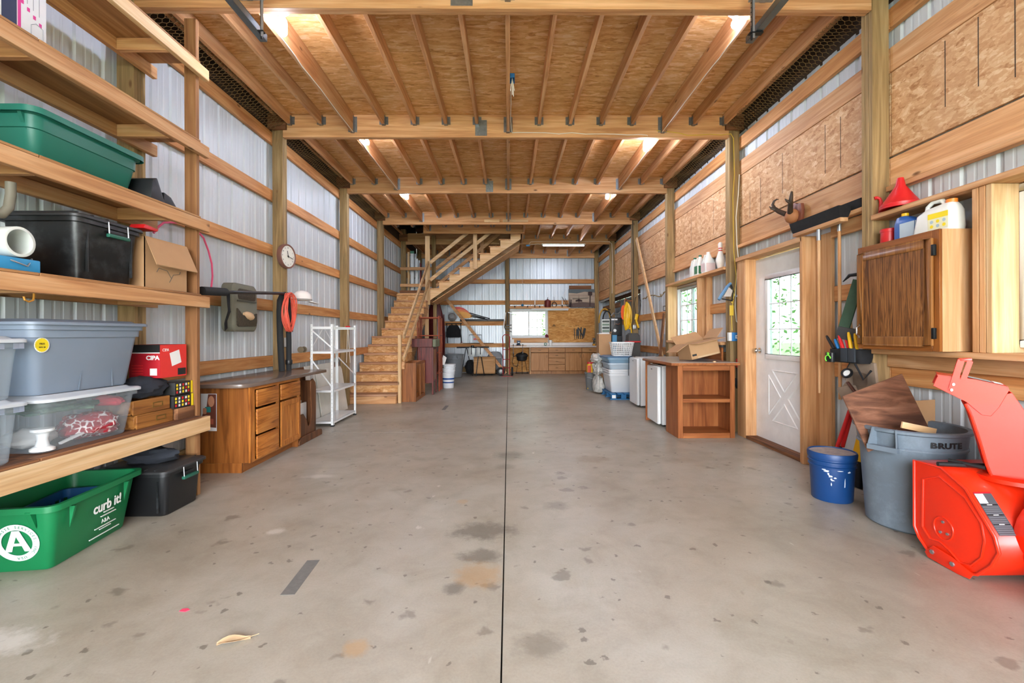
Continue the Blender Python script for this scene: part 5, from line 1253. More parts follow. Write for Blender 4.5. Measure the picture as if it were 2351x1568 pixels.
RW = wood('reddish_wood', '#6b2f1d', '#8f452c', '#a85a3c', 2, 0.45, 1.2, False, 0.05); RW0 = wood('reddish_wood', '#6b2f1d', '#8f452c', '#a85a3c', 0, 0.45, 1.2, False, 0.05)
for x in (-2.03, -1.56):
    for y in (10.2, 10.42, 10.62): MB().cyl((x, y, 0), (x + 0.0, y, 1.68 - 0.04 * (y > 10.5)), 0.017, n=10).build('upright', RW, t)
for z in (1.64, 1.24, 0.85, 0.4):
    for y in (10.2, 10.62): MB().cyl((-2.03, y, z), (-1.56, y, z), 0.014, n=8).build('cross_bar', RW0, t)
    for x in (-2.03, -1.56): MB().cyl((x, 10.2, z), (x, 10.62, z), 0.012, n=8).build('side_bar', RW0, t)
t = thing('standing_canoe', 'dark red canoe standing on end under the landing', 'canoe', (-2.32, 14.5, 0))
rings = []
for i in range(15):
    u = i / 14; hw = 0.3 * math.sin(math.pi * (0.06 + 0.9 * u)) ** 0.7 + 0.02
    rings.append([(-2.34 + hw * math.cos(2 * math.pi * j / 20), 14.55 + 0.55 * hw * math.sin(2 * math.pi * j / 20), 0.01 + u * 2.38) for j in range(20)])
MB().loft(rings).build('hull', plain('dark_red_hull', '#5c1517', 0.35, 0, 0.1, 3), t)
MB().tube([(-2.04, 14.45, 0.5), (-2.03, 14.45, 1.2), (-2.05, 14.45, 1.9)], 0.014, 8).build('gunwale', CHERRY, t)
for i, (x, y, lab) in enumerate(((-1.44, 10.86, 'lowest'), (-1.43, 10.88, 'middle'), (-1.42, 10.9, 'topmost'))):
    t = thing('white_bucket', f'white plastic bucket, {lab} of the stack beside the reddish rack', 'bucket', (x, y, (0.0, 0.37, 0.465)[i]), 0, 'stacked white buckets')
    hh = (0.37, 0.095, 0.1)[i]
    h0 = (0.0, -0.0, 0.0)[i]
    m = MB(); m.lathe([(0.122 + 0.012 * (i > 0), 0.0), (0.125 + 0.012 * (i > 0), 0.004), (0.145, hh - 0.06 if i == 0 else 0.03), (0.153, hh - 0.058 if i == 0 else 0.032), (0.153, hh - 0.05 if i == 0 else 0.04), (0.147, hh - 0.045 if i == 0 else 0.045), (0.152, hh - 0.01), (0.155, hh - 0.004), (0.15, hh - 0.0005)], 28); m.build('bucket_body', plain('milky_plastic', '#dfe3e6', 0.35), t, local=True)
    if i == 0:
        for z, m_, w_ in ((0.12, plain('blue_label', '#27508f', 0.5), 0.03), (0.2, plain('blue_label', '#27508f', 0.5), 0.04)): MB().lathe([(0.1365 + (z - .12) * .06, z), (0.1385 + (z - .12) * .06, z + w_)], 28, cap0=False, cap1=False).build('label_band', m_, t, local=True)
    if i == 2: MB().tube([(0.15 * math.cos(a), -0.02 - 0.12 * abs(math.sin(a)), 0.06 - 0.03 * math.sin(a)) for a in [math.pi * q / 12 for q in range(13)]], 0.003, 5).build('bail_handle', GALV, t, local=True)
tag(MB().loft([[(-1.6, 10.75, 0.55), (-1.52, 10.75, 0.55), (-1.52, 10.77, 0.55), (-1.6, 10.77, 0.55)], [(-1.54, 10.72, 0.78), (-1.46, 10.72, 0.72), (-1.46, 10.74, 0.72), (-1.54, 10.74, 0.78)]], smooth=False).build('paper_sheet', plain('paper_white', '#e6e4e2', 0.8)), 'white sheet propped against the bucket stack', 'paper')
def trashcan(name, label, x, y, rt, rb, h, mat, nh=2, rot=0, txt=None):
    t = thing(name, label, 'trash can', (x, y, 0), rot)
    m = MB(); m.lathe([(rb - 0.015, 0.0), (rb, 0.012), (rt * 0.93, h * 0.8), (rt * 0.985, h * 0.805), (rt * 0.985, h * 0.82), (rt * 0.965, h * 0.83), (rt, h - 0.03), (rt + 0.018, h - 0.022), (rt + 0.02, h - 0.006), (rt + 0.004, h), (rt - 0.012, h - 0.006), (rt * 0.9, h * 0.75), (rb - 0.02, 0.03)], 48); m.build('can_body', mat, t, local=True)
    for k in range(nh):
        a = 2 * math.pi * k / nh; T = MX.Rotation(a, 4, 'Z') @ MX.Translation((rt * 0.97, 0, h * 0.8))
        m = MB()
        for s_ in (-1, 1): m.add([(-0.01, s_ * 0.055, 0.0), (0.055, s_ * 0.075, 0.01), (0.03, s_ * 0.06, 0.13), (-0.005, s_ * 0.05, 0.13), (-0.01, s_ * 0.062, 0.0), (0.055, s_ * 0.083, 0.01), (0.03, s_ * 0.067, 0.13), (-0.005, s_ * 0.057, 0.13)], [(0, 1, 2, 3), (7, 6, 5, 4), (0, 4, 5, 1), (1, 5, 6, 2), (2, 6, 7, 3), (3, 7, 4, 0)], False, T)
        m.box((0.03, -0.083, -0.008), (0.058, 0.083, 0.022), T); m.box((-0.01, -0.06, -0.006), (0.05, 0.06, 0.0), T)
        m.build('handle', mat, t, local=True)
    return t
CANG = plain('grey_can_plastic', '#767d82', 0.5, 0, 0.06, 4)
trashcan('grey_trash_can', 'grey round trash can under the landing by the hanging black bag', -1.62, 13.6, 0.27, 0.22, 0.68, CANG, 2, R(-80))
t = thing('rolling_wood_chest', 'pale brown wooden chest on casters against the back wall', 'chest', (-0.75, 14.2, 0))
BX_ = plain('tan_chest_wood', '#b98a53', 0.5, 0, 0.06, 3)
bar('chest_body', (-1.08, 14.0, 0.06), (-0.42, 14.4, 0.54), wood('tan_chest', '#a5743c', '#bb8a50', '#c99c64', 0, 0.5, 0.8, False, 0.03), t, 0.006)
bar('chest_lid', (-1.09, 13.985, 0.541), (-0.41, 14.41, 0.565), wood('tan_chest', '#a5743c', '#bb8a50', '#c99c64', 0, 0.5, 0.8, False, 0.03), t, 0.006)
frame_rect(MB(), 'x', 13.988, 14.0, -1.075, -0.425, 0.065, 0.535, 0.035).build('front_trim', wood('tan_chest', '#a5743c', '#bb8a50', '#c99c64', 0, 0.5, 0.8, False, 0.03), t, 0.002, 1)
for x in (-1.0, -0.52):
    for y in (14.06, 14.34): MB().cyl((x - 0.012, y, 0.03), (x + 0.012, y, 0.03), 0.03, n=14).build('caster', BLACKR, t)
t = thing('covered_grill', 'black cart grill with a grey lid behind the wooden chest', 'grill', (-0.42, 14.35, 0))
bar('cart_body', (-0.66, 14.54, 0.12), (-0.24, 14.88, 0.5), BLACKP, t, 0.01)
MB().loft([ring(-0.7, 14.52, -0.2, 14.92, 0.5, 0.05), ring(-0.7, 14.52, -0.2, 14.92, 0.55, 0.05), ring(-0.62, 14.56, -0.28, 14.88, 0.68, 0.08), ring(-0.55, 14.55, -0.35, 14.75, 0.71, 0.08)]).build('lid', plain('grey_lid', '#74797c', 0.45), t)
for x in (-0.62, -0.28): MB().cyl((x, 14.65, 0.0), (x, 14.65, 0.12), 0.03, n=10).build('leg', BLACKP, t)
def wheel(nm, c, r, wd, par, axis='y', local=False):
    m = MB(); T = MX.Translation(c) @ (MX.Rotation(R(90), 4, 'X') if axis == 'y' else MX.Rotation(R(90), 4, 'Y'))
    m.lathe([(r * .58, -wd / 2), (r * .9, -wd / 2), (r, -wd * .3), (r, wd * .3), (r * .9, wd / 2), (r * .58, wd / 2), (r * .58, -wd / 2)], 28, T=T, cap0=False, cap1=False); o = m.build(nm, BLACKR, par, local=local)
    m = MB(); m.lathe([(0.02, -wd * .45), (r * .5, -wd * .3), (r * .59, 0), (r * .5, wd * .3), (0.02, wd * .45)], 20, T=T); h = m.build('wheel_hub', plain('pale_hub', '#8d8e8a', 0.4, 0.4), o, local=local); return o
t = thing('red_hand_truck', 'red hand truck with a looped handle and black tyres by the back post', 'hand truck', (-0.08, 13.85, 0))
HTR = plain('red_paint_metal', '#9c1c22', 0.35, 0.2)
for x in (-0.18, 0.02):
    MB().tube([(x, 13.8, 0.04), (x, 13.95, 0.7), (x, 14.02, 1.05)], 0.014, 10).build('side_tube', HTR, t)
MB().tube([(-0.18, 14.02, 1.0), (-0.2, 14.03, 1.18), (-0.14, 14.05, 1.25), (-0.02, 14.05, 1.25), (0.03, 14.03, 1.18), (0.02, 14.02, 1.0)], 0.014, 10).build('handle_loop', HTR, t)
for z in (0.25, 0.5, 0.8): MB().cyl((-0.18, 13.8 + z * .2, z), (0.02, 13.8 + z * .2, z), 0.01, n=8).build('cross_bar', HTR, t)
bar('toe_plate', (-0.22, 13.62, 0.0), (0.1, 13.82, 0.008), HTR, t, 0)
wheel('tyre', (-0.25, 13.92, 0.13), 0.13, 0.07, t, 'y'); wheel('tyre', (0.1, 14.0, 0.13), 0.13, 0.06, t, 'x')
tag(MB().beam((-2.0, 14.5, 2.42), (-0.1, 14.45, 0.03), 0.05, 0.09).build('diagonal_brace', lumber(0), None), 'long lumber brace leaning diagonally across the back wall', 'board')
# on the back girts
t = thing('hanging_black_bag', 'black cloth bag hung on a black folding frame at the back wall', 'bag', (-1.8, 14.95, 1.3))
m = MB(); m.loft([[(-1.8 + x * s, 14.86 + y, z) for x, y in rrect(-0.24, -0.06, 0.24, 0.06, 0.05)] for z, s in ((1.17, 0.85), (1.19, 1.0), (1.4, 0.95), (1.52, 0.7), (1.57, 0.55))]); m.build('bag_body', BLACKF, t)
for x in (-2.02, -1.57): MB().tube([(x, 14.9, 1.62), (x, 14.9, 1.3), (x + 0.03, 14.88, 0.985)], 0.012, 8).build('frame_tube', BLACKP, t)
MB().tube([(-2.06, 14.9, 1.62), (-1.53, 14.9, 1.62)], 0.013, 8).build('frame_tube', BLACKP, t)
for x in (-1.88, -1.74): MB().tube([(x, 14.86, 1.55), (x + 0.02, 14.84, 1.62), (x + 0.06, 14.86, 1.55)], 0.012, 6).build('bag_handle', BLACKF, t)
for i, (x0, z0, x1, z1, cl, lab) in enumerate(((-1.66, 2.08, -0.62, 1.78, '#d8362a', 'paddle with a red blade lying on the back girt'), (-1.6, 2.0, -0.78, 1.79, '#ee7d1e', 'paddle with an orange blade lying in front of the red one'), (-1.55, 1.92, -0.68, 1.75, '#f0a51f', 'paddle with a yellow-orange blade lowest on the back girt'))):
    t = thing('canoe_paddle', lab, 'paddle', ((x0 + x1) / 2, 15.0 - 0.03 * i, (z0 + z1) / 2), 0, 'paddles on the back girt'); y = 15.0 - 0.03 * i
    MB().tube([(x0 + 0.3, y, z0 - 0.3 * (z0 - z1) / (x1 - x0)), (x1, y, z1)], 0.014, 8).build('shaft', BLACKP, t)
    d = V((x1 - x0, 0, z1 - z0)).normalized(); n_ = V((-d.z, 0, d.x)); p0 = V((x0, y, z0)); rings = []
    for u, w_ in ((-0.14, 0.02), (-0.1, 0.07), (0.0, 0.1), (0.15, 0.1), (0.28, 0.06), (0.36, 0.02)):
        c = p0 + d * u; rings.append([tuple(c + n_ * w_ + V((0, 0.004, 0))), tuple(c + n_ * w_ - V((0, 0.004, 0))), tuple(c - n_ * w_ - V((0, 0.004, 0))), tuple(c - n_ * w_ + V((0, 0.004, 0)))])
    MB().loft(rings, smooth=False).build('blade', plain('paddle_' + cl[1:], cl, 0.4), t)
tag(MB().box((-1.6, 14.98, 1.703), (-0.16, 15.065, 1.765)).build('long_black_case', BLACKP, None, 0.008), 'long thin black case lying on the back girt under the paddles', 'case')
t = thing('silver_lantern', 'round silver pot lying at the left end of the back girt', 'pot', (-1.85, 14.92, 1.83))
MB().lathe([(0.03, -0.13), (0.1, -0.11), (0.135, -0.03), (0.13, 0.05), (0.08, 0.11), (0.0, 0.12)], 24, T=MX.Rotation(R(70), 4, 'X')).build('pot_body', ALU, t, local=True)
MB().tube([(-0.12, 0, 0.0), (-0.1, 0.02, 0.16), (0.06, 0.02, 0.17), (0.12, 0, 0.02)], 0.006, 6).build('pot_handle', GALV, t, local=True)
t = thing('small_black_frame', 'small empty black wire frame standing on the lower back girt', 'frame', (-1.09, 15.0, 0.97))
MB().tube([(-1.3, 15.0, 0.975), (-1.3, 15.0, 1.25), (-0.9, 15.0, 1.25), (-0.9, 15.0, 0.975)], 0.01, 8, closed=True).build('outer_frame', BLACKP, t)
bar('clear_insert', (-1.2, 15.005, 1.0), (-1.0, 15.012, 1.22), plain('pale_print_card', '#c4d0d8', 0.5), t, 0); bar('red_mark', (-1.16, 15.003, 1.08), (-1.06, 15.0045, 1.14), RED, t, 0)
tag(MB().box((-1.5, 15.0, 0.972), (-0.5, 15.05, 0.985)).build('thin_black_rod', BLACKP), 'thin black rod lying on the lower back girt', 'rod')
t = thing('folding_work_stand', 'black folding work stand with grey metal panels beside the trash can', 'work stand', (-1.1, 13.83, 0))
MB().cyl((-1.58, 13.83, 0.87), (-0.6, 13.83, 0.88), 0.024, n=10).build('top_bar', BLACKP, t)
MB().lathe([(0.05, -0.04), (0.05, 0.04)], 12, (-1.1, 13.83, 0.89)).build('clamp', BLACKP, t)
for x0, x1 in ((-1.3, -1.45), (-1.28, -1.1), (-0.9, -1.0), (-0.88, -0.75)): MB().cyl((x0, 13.85, 0.86), (x1, 13.88, 0.01), 0.013, n=8).build('leg', DARKM, t)
for x in (-1.12, -0.88): MB().box((-0.1, -0.008, -0.13), (0.1, 0.008, 0.13), MX.Translation((x, 13.78, 0.73)) @ MX.Rotation(R(8), 4, 'Y')).build('metal_panel', plain('grey_enamel', '#a4a8a5', 0.4, 0.2), t, 0.004)
for x in (-1.13, -0.86): MB().box((x - 0.012, 13.765, 0.66), (x + 0.012, 13.77, 0.86)).build('strap', BLACKF, t)
lump('dark_sack', BLACKF, 'black sack slumped between the trash can and the wooden chest', 'sack', (-1.22, 14.35, 0.22), (0.15, 0.16, 0.24), 3.9, 0.25)
t = thing('glass_jar', 'white lidded glass jar on the landing side above the grey can', 'jar', (-1.55, 14.98, 0.972))
MB().lathe([(0.05, 0), (0.055, 0.01), (0.055, 0.02), (0.04, 0.03)], 14).build('jar_body', WHITEP, t, local=True); MB().lathe([(0.03, 0.03), (0.03, 0.045)], 12).build('jar_lid', RED, t, local=True)

# ---------------------------------------------------------------- back wall workbench
t1b = shell('trim_4')
bar('head_board', (0.025, 14.93, 2.105), (1.98, 15.07, 2.145), lumber(0), t1b)
bar('head_back_board', (0.025, 15.05, 2.147), (1.98, 15.08, 2.2), lumber(0), t1b)
bar('apron_board', (0.1, 15.06, 0.985), (1.29, 15.085, 1.14), lumber(0), t1b)
bar('jamb', (1.29, 15.03, 1.14), (1.312, 15.09, 2.104), palewood(2), t1b)
for a, b, z0, z1 in ((1.315, 2.86, 0.99, 2.12),): bar('board_panel', (a, 15.05, z0), (b, 15.066, z1), OSBB, t1b, 0.002)
bar('backing_panel', (0.03, 15.0, 0.02), (0.68, 15.012, 0.84), OSBB, t1b, 0)
STAMP = plain('grade_stamp_ink', '#6f5027', 0.8)
st_ = shell('trim_5')
MB().prism([(1.42, 1.52), (1.56, 1.52), (1.49, 1.6)], 15.0485, 15.0492, 'xz').build('printed_stamp', STAMP, st_)
text('RATED SHEATHING', 0.035, STAMP, st_, (1.5, 15.0485, 1.49), (R(90), 0, 0), 'printed_stamp')
for i, s_ in enumerate(('OSB', '7/16', '24/16', 'EXPOSURE 1')): text(s_, 0.06 if i < 3 else 0.045, STAMP, st_, (1.78 + i * 0.24 + (0.15 if i == 3 else 0), 15.0485, 1.54 - 0.02 * (i % 2)), (R(90), 0, 0), 'printed_stamp')
CABM = wood('back_cabinet_wood', '#96622f', '#b07a42', '#bf8c55', 2, 0.45, 0.9, False, 0.03); CABM0 = wood('back_cabinet_wood', '#96622f', '#b07a42', '#bf8c55', 0, 0.45, 0.9, False, 0.03)
yf = 14.44
def bcab(label, x0, x1, kind):
    t = thing('base_cabinet', label, 'cabinet', ((x0 + x1) / 2, yf + 0.3, 0), 0, 'base cabinets under the white counter')
    for a, b, nm in (((x0, yf + 0.02, 0.1), (x0 + 0.016, 15.0, 0.845), 'side_panel'), ((x1 - 0.017, yf + 0.02, 0.1), (x1 - 0.001, 15.0, 0.845), 'side_panel'), ((x0 + 0.017, 14.98, 0.1), (x1 - 0.018, 15.0, 0.845), 'back_panel'), ((x0 + 0.017, yf + 0.02, 0.1), (x1 - 0.018, 14.979, 0.116), 'bottom_board'), ((x0, yf + 0.09, 0.0), (x1 - 0.001, yf + 0.106, 0.099), 'toe_kick')): bar(nm, a, b, CABM, t, 0)
    frame_rect(MB(), 'x', yf + 0.001, yf + 0.019, x0, x1 - 0.001, 0.1, 0.845, 0.02).build('face_frame', darkply(0), t)
    def front(nm, z0, z1, pull):
        o = MB().box((x0 + 0.006, yf - 0.018, z0), (x1 - 0.007, yf, z1)).build(nm, CABM0 if nm == 'drawer' else CABM, t, 0.003, 1)
        c = (x0 + x1) / 2
        if pull == 'h': MB().tube([(c - 0.045, yf - 0.018, (z0 + z1) / 2), (c - 0.035, yf - 0.04, (z0 + z1) / 2), (c + 0.035, yf - 0.04, (z0 + z1) / 2), (c + 0.045, yf - 0.018, (z0 + z1) / 2)], 0.006, 8).build('pull', CHROME, o)
        else:
            x = x1 - 0.05 if pull == 'vr' else x0 + 0.05; zz = z1 - 0.1
            MB().tube([(x, yf - 0.018, zz - 0.05), (x, yf - 0.036, zz - 0.04), (x, yf - 0.036, zz + 0.04), (x, yf - 0.018, zz + 0.05)], 0.004, 8).build('pull', DARKM, o)
    front('drawer', 0.685, 0.835, 'h')
    if kind == 'd':
        for z0, z1 in ((0.515, 0.67), (0.31, 0.505), (0.11, 0.3)): front('drawer', z0, z1, 'h')
    else: front('door', 0.11, 0.67, kind)
bcab('wooden base cabinet beside the black smoker stand', 0.69, 1.25, 'vr')
bcab('wooden base cabinet made of four stacked drawers under the white counter', 1.25, 1.78, 'd')
bcab('wooden base cabinet with one door beside the stacked drawers, away from the smoker', 1.78, 2.31, 'vr')
bcab('last wooden base cabinet under the white counter at the tall right post', 2.31, 2.84, 'vl')
tag(bar('end_board', (0.655, yf + 0.03, 0), (0.686, 15.0, 0.845), palewood(2), None), 'pale end board between the smoker and the base cabinets', 'board')
t = thing('white_counter', 'long white counter with a low splashback along the back wall', 'counter', (1.4, 14.7, 0.85))
CTW = plain('white_laminate', '#d9d2cc', 0.35)
bar('counter_top', (0.022, yf - 0.03, 0.848), (2.86, 15.04, 0.888), CTW, t, 0.004); bar('splashback', (0.03, 15.025, 0.889), (2.86, 15.045, 0.985), CTW, t, 0.003)
tag(bar('white_leg_board', (-0.02, yf + 0.02, 0), (0.02, yf + 0.06, 0.846), palewood(2), None), 'white painted leg under the smoker end of the counter', 'leg post')
# smoker
t = thing('kettle_smoker', 'round black kettle smoker on a three-legged stand under the counter', 'smoker', (0.41, 14.5, 0))
IRON = plain('black_iron', '#1d1e1f', 0.55, 0.3, 0.15, 8)
MB().lathe([(0.1, 0.42), (0.15, 0.44), (0.165, 0.52), (0.17, 0.56)], 24, (0.41, 14.5, 0)).build('bowl', IRON, t)
MB().lathe([(0.2, 0.561), (0.2, 0.585), (0.17, 0.64), (0.1, 0.675), (0.03, 0.685), (0, 0.686)], 24, (0.41, 14.5, 0)).build('lid', IRON, t)
MB().lathe([(0.025, 0.68), (0.02, 0.71), (0, 0.715)], 12, (0.41, 14.5, 0)).build('lid_knob', IRON, t)
for a in (30, 150, 270): MB().cyl((0.41 + 0.12 * math.cos(R(a)), 14.5 + 0.12 * math.sin(R(a)), 0.44), (0.41 + 0.21 * math.cos(R(a)), 14.5 + 0.18 * math.sin(R(a)), 0.008), 0.008, n=8).build('leg', IRON, t)
MB().tube([(0.41 + 0.2 * math.cos(2 * math.pi * i / 24), 14.5 + 0.17 * math.sin(2 * math.pi * i / 24), 0.03) for i in range(24)], 0.007, 6, closed=True).build('stand_ring', IRON, t)
MB().tube([(0.25, 14.46, 0.6), (0.14, 14.44, 0.55), (0.1, 14.44, 0.4), (0.14, 14.44, 0.28), (0.24, 14.46, 0.24), (0.3, 14.46, 0.3)], 0.009, 8).build('gas_hose', BLACKR, t)
# bench vise on a clamp board
tag(bar('clamp_board', (0.06, 14.44, 0.889), (0.56, 14.62, 0.906), lumber(0), None), 'red-brown board clamped on the counter under the vise', 'board')
t = thing('bench_vise', 'dark blue bench vise on the clamped board', 'vise', (0.31, 14.55, 0.907))
VB = plain('dark_blue_paint', '#2b3f55', 0.45, 0.2)
MB().lathe([(0.07, 0), (0.07, 0.02), (0.045, 0.05), (0.045, 0.07)], 16).build('vise_base', VB, t, local=True)
MB().box((-0.05, -0.07, 0.07), (0.05, 0.1, 0.12)).build('vise_body', VB, t, 0.006, local=True)
for y in (-0.05, 0.02): MB().box((-0.06, y - 0.015, 0.12), (0.06, y + 0.015, 0.155)).build('jaw', VB, t, 0.004, local=True)
MB().cyl((0, -0.07, 0.095), (0, -0.16, 0.095), 0.012, n=10).build('screw', GALV, t, local=True); MB().cyl((-0.06, -0.15, 0.095), (0.06, -0.15, 0.095), 0.006, n=8).build('tommy_bar', GALV, t, local=True)
for x, lab in ((0.14, 'black bar clamp hanging at the window post end of the clamped board'), (0.44, 'black bar clamp hanging between the vise and the cabinets')):
    t = thing('bar_clamp', lab, 'clamp', (x, 14.41, 0.75), 0, 'bar clamps on the counter edge')
    MB().box((-0.008, -0.02, -0.12), (0.008, -0.005, 0.2)).build('clamp_bar', DARKM, t, local=True); MB().box((-0.02, -0.03, -0.1), (0.02, 0.05, -0.06)).build('clamp_jaw', BLACKP, t, 0.004, local=True); MB().cyl((0, -0.015, -0.1), (0, -0.015, -0.2), 0.014, n=8).build('clamp_handle', BLACKP, t, local=True)
    MB().box((-0.02, -0.03, 0.165), (0.02, 0.05, 0.19)).build('clamp_jaw', BLACKP, t, 0.004, local=True)
# along the head board
t = thing('red_gas_can', 'old dark red round gas can on the board over the back window', 'gas can', (1.28, 14.99, 2.146))
MB().lathe([(0.1, 0), (0.105, 0.01), (0.105, 0.19), (0.09, 0.23), (0.03, 0.25), (0.03, 0.27), (0, 0.27)], 24).build('can_body', plain('rusty_red_can', '#6c2522', 0.5, 0.2, 0.2, 10), t, local=True)
MB().tube([(0.0, 0, 0.26), (-0.005, 0, 0.3), (0.01, 0, 0.33)], 0.009, 8).build('spout', IRON, t, local=True)
for x, lab in ((0.86, 'white candle in a dark holder near the blue ornament'), (1.76, 'white candle in a dark holder beside the farm mural')):
    t = thing('candle', lab, 'candle', (x, 15.0, 2.146), 0, 'candles over the back window')
    MB().lathe([(0.03, 0), (0.03, 0.012), (0.012, 0.02), (0.012, 0.06), (0.024, 0.065), (0.024, 0.075)], 12).build('holder', IRON, t, local=True); MB().cyl((0, 0, 0.075), (0, 0, 0.22), 0.019, n=12).build('wax', PORC, t, local=True)
t = thing('blue_ornament', 'round blue glass ornament hanging over the back window', 'ornament', (0.45, 14.97, 2.22))
MB().lathe([(0.0, -0.045), (0.03, -0.035), (0.045, 0), (0.03, 0.035), (0.0, 0.045)], 16).build('ball', plain('blue_glass', '#3b82ad', 0.15, 0, 0.1, 8), t, local=True); MB().cyl((0, 0, 0.04), (0, 0, 1.45), 0.003, n=5).build('hanging_string', WHITEC, t, local=True)
t = thing('iron_horseshoe', 'small black iron horseshoe stand beside the red gas can', 'ornament', (1.5, 15.0, 2.146))
MB().tube([(0.07 * math.sin(R(a)), 0, 0.09 - 0.08 * math.cos(R(a))) for a in range(40, 321, 20)], 0.012, 8).build('shoe', IRON, t, local=True); MB().tube([(0.0, 0, 0.17), (-0.01, 0, 0.35)], 0.005, 6).build('spike', IRON, t, local=True); MB().box((-0.05, -0.02, 0), (0.05, 0.02, 0.01)).build('foot', IRON, t, local=True)
for i, x in enumerate((0.2, 0.62, 1.02)):
    t = thing('small_iron_trinket', ['small dark trinket between the tall post and the blue ornament', 'small dark trinket between the blue ornament and the first candle', 'small dark trinket between the first candle and the gas can'][i], 'ornament', (x, 15.0, 2.146), 0, 'small trinkets over the back window')
    MB().lathe([(0.035, 0), (0.035, 0.012), (0.012, 0.02), (0.02, 0.05), (0, 0.06)], 10).build('trinket_body', IRON, t, local=True)
# mural panel
t = thing('farm_mural_panel', 'painted farm scene panel standing over the OSB sheet at the back', 'painting', (2.42, 15.0, 2.14))
bar('panel_board', (1.97, 15.0, 2.146), (2.835, 15.02, 2.74), wood('mural_board', '#8d7d70', '#a39182', '#b8a795', 0, 0.7, 0.5, False, 0.02), t, 0)
def flat2(nm, pts, y, m_): MB().prism(pts, y - 0.0005, y, 'xz').build(nm, m_, t)
flat2('painted_sky', [(1.97, 2.62), (2.25, 2.6), (2.5, 2.66), (2.835, 2.63), (2.835, 2.74), (1.97, 2.74)], 14.9995, plain('mural_dusk', '#5e6669', 0.8))
flat2('painted_ground', [(1.97, 2.146), (2.835, 2.146), (2.835, 2.28), (2.4, 2.32), (1.97, 2.26)], 14.9995, plain('mural_ground', '#62504a', 0.8))
flat2('painted_field', [(2.1, 2.4), (2.6, 2.43), (2.65, 2.47), (2.1, 2.45)], 14.9995, plain('mural_field', '#7e7467', 0.8))
PNT = plain('mural_dark', '#463431', 0.8)
flat2('painted_mill', [(2.3, 2.3), (2.32, 2.3), (2.31, 2.62)], 14.999, PNT); flat2('painted_barn', [(2.2, 2.33), (2.42, 2.33), (2.42, 2.38), (2.31, 2.42), (2.2, 2.38)], 14.999, PNT)
flat2('painted_post', [(2.655, 2.18), (2.69, 2.18), (2.7, 2.55), (2.66, 2.55)], 14.999, PNT); flat2('painted_head', rrect(2.61, 2.53, 2.75, 2.66, 0.03), 14.9988, PNT)
flat2('painted_weed', [(1.99, 2.15), (2.04, 2.15), (2.0, 2.55)], 14.999, PNT); flat2('painted_weed', [(2.03, 2.15), (2.1, 2.15), (2.04, 2.45)], 14.999, PNT)
tag(MB().box((1.99, 14.99, 2.742), (2.72, 15.03, 2.86)).build('brown_board', darkply(0), None, 0.003, 1), 'brown board lying along the top of the farm mural', 'board')
for i, (x, ln, tl) in enumerate(((1.93, 0.36, -28), (1.96, 0.3, -18), (2.0, 0.26, 12))):
    t = thing('iron_rod_stake', ['long curved iron stake leaning beside the farm mural', 'straight iron stake leaning beside the farm mural', 'short iron stake leaning against the farm mural'][i], 'stake', (x, 14.95, 2.146), 0, 'iron stakes by the mural')
    MB().tube([(0, 0, 0), (ln * .5 * math.sin(R(tl)), 0, ln * .5), (ln * math.sin(R(tl)) * 1.1, 0.02, ln * .95)], 0.008, 6).build('rod', IRON, t, local=True); MB().lathe([(0.014, 0), (0.006, 0.02)], 8).build('rod_foot', IRON, t, local=True)
# hanging files on the OSB sheet
for i, (x, z, ln, tl, wd) in enumerate(((2.17, 1.12, 0.33, -2, 0.012), (2.235, 1.14, 0.28, 2, 0.02), (2.29, 1.14, 0.34, 0, 0.026), (2.36, 1.13, 0.36, 4, 0.02), (2.42, 1.13, 0.34, 12, 0.022), (2.47, 1.16, 0.3, 10, 0.02), (2.43, 1.2, 0.27, -24, 0.016))):
    t = thing('hand_tool', ['thin black rasp hanging first from the window on the OSB sheet', 'black file hanging second from the window on the OSB sheet', 'broad black tool hanging third from the window on the OSB sheet', 'long black tool hanging fourth from the window on the OSB sheet', 'slanted black pry tool hanging fifth from the window', 'slanted black tool hanging last on the OSB sheet', 'thin black rod crossing the slanted tools on the OSB sheet'][i], 'tool', (x, 15.03, z), 0, 'black tools hung on the OSB sheet', 0, R(tl))
    MB().box((-wd, -0.008, 0.06), (wd, 0.004, ln)).build('blade', BLACKP, t, 0.003, 1, True); MB().box((-wd * .6, -0.012, -0.03), (wd * .6, 0.006, 0.06)).build('handle', IRON, t, 0.004, 1, True)
t = thing('cordless_drill', 'cordless drill with a yellow base standing on the counter by the tall post', 'drill', (2.77, 14.85, 0.889))
MB().box((-0.04, -0.06, 0), (0.04, 0.06, 0.06)).build('battery', plain('drill_yellow', '#e2a01d', 0.45), t, 0.006, local=True); MB().box((-0.02, -0.03, 0.06), (0.02, 0.03, 0.17)).build('grip', BLACKP, t, 0.006, local=True)
MB().cyl((0, -0.1, 0.21), (0, 0.08, 0.21), 0.035, n=14).build('motor_housing', plain('drill_grey', '#7d848a', 0.45), t, local=True); MB().cyl((0, -0.15, 0.21), (0, -0.1, 0.21), 0.02, n=12).build('chuck', BLACKP, t, local=True)
t = thing('white_mug', 'white mug on the splashback end below the back window', 'mug', (1.37, 14.98, 0.889))
MB().lathe([(0.04, 0), (0.045, 0.005), (0.05, 0.18), (0.044, 0.18), (0.04, 0.01)], 18).build('mug_body', WHITEP, t, local=True); MB().tube([(0.048, 0, 0.14), (0.08, 0, 0.13), (0.08, 0, 0.07), (0.046, 0, 0.05)], 0.007, 6).build('mug_handle', WHITEP, t, local=True)
t = thing('green_tape_roll', 'roll of green tape standing beside the white mug', 'tape', (1.2, 14.96, 0.94))
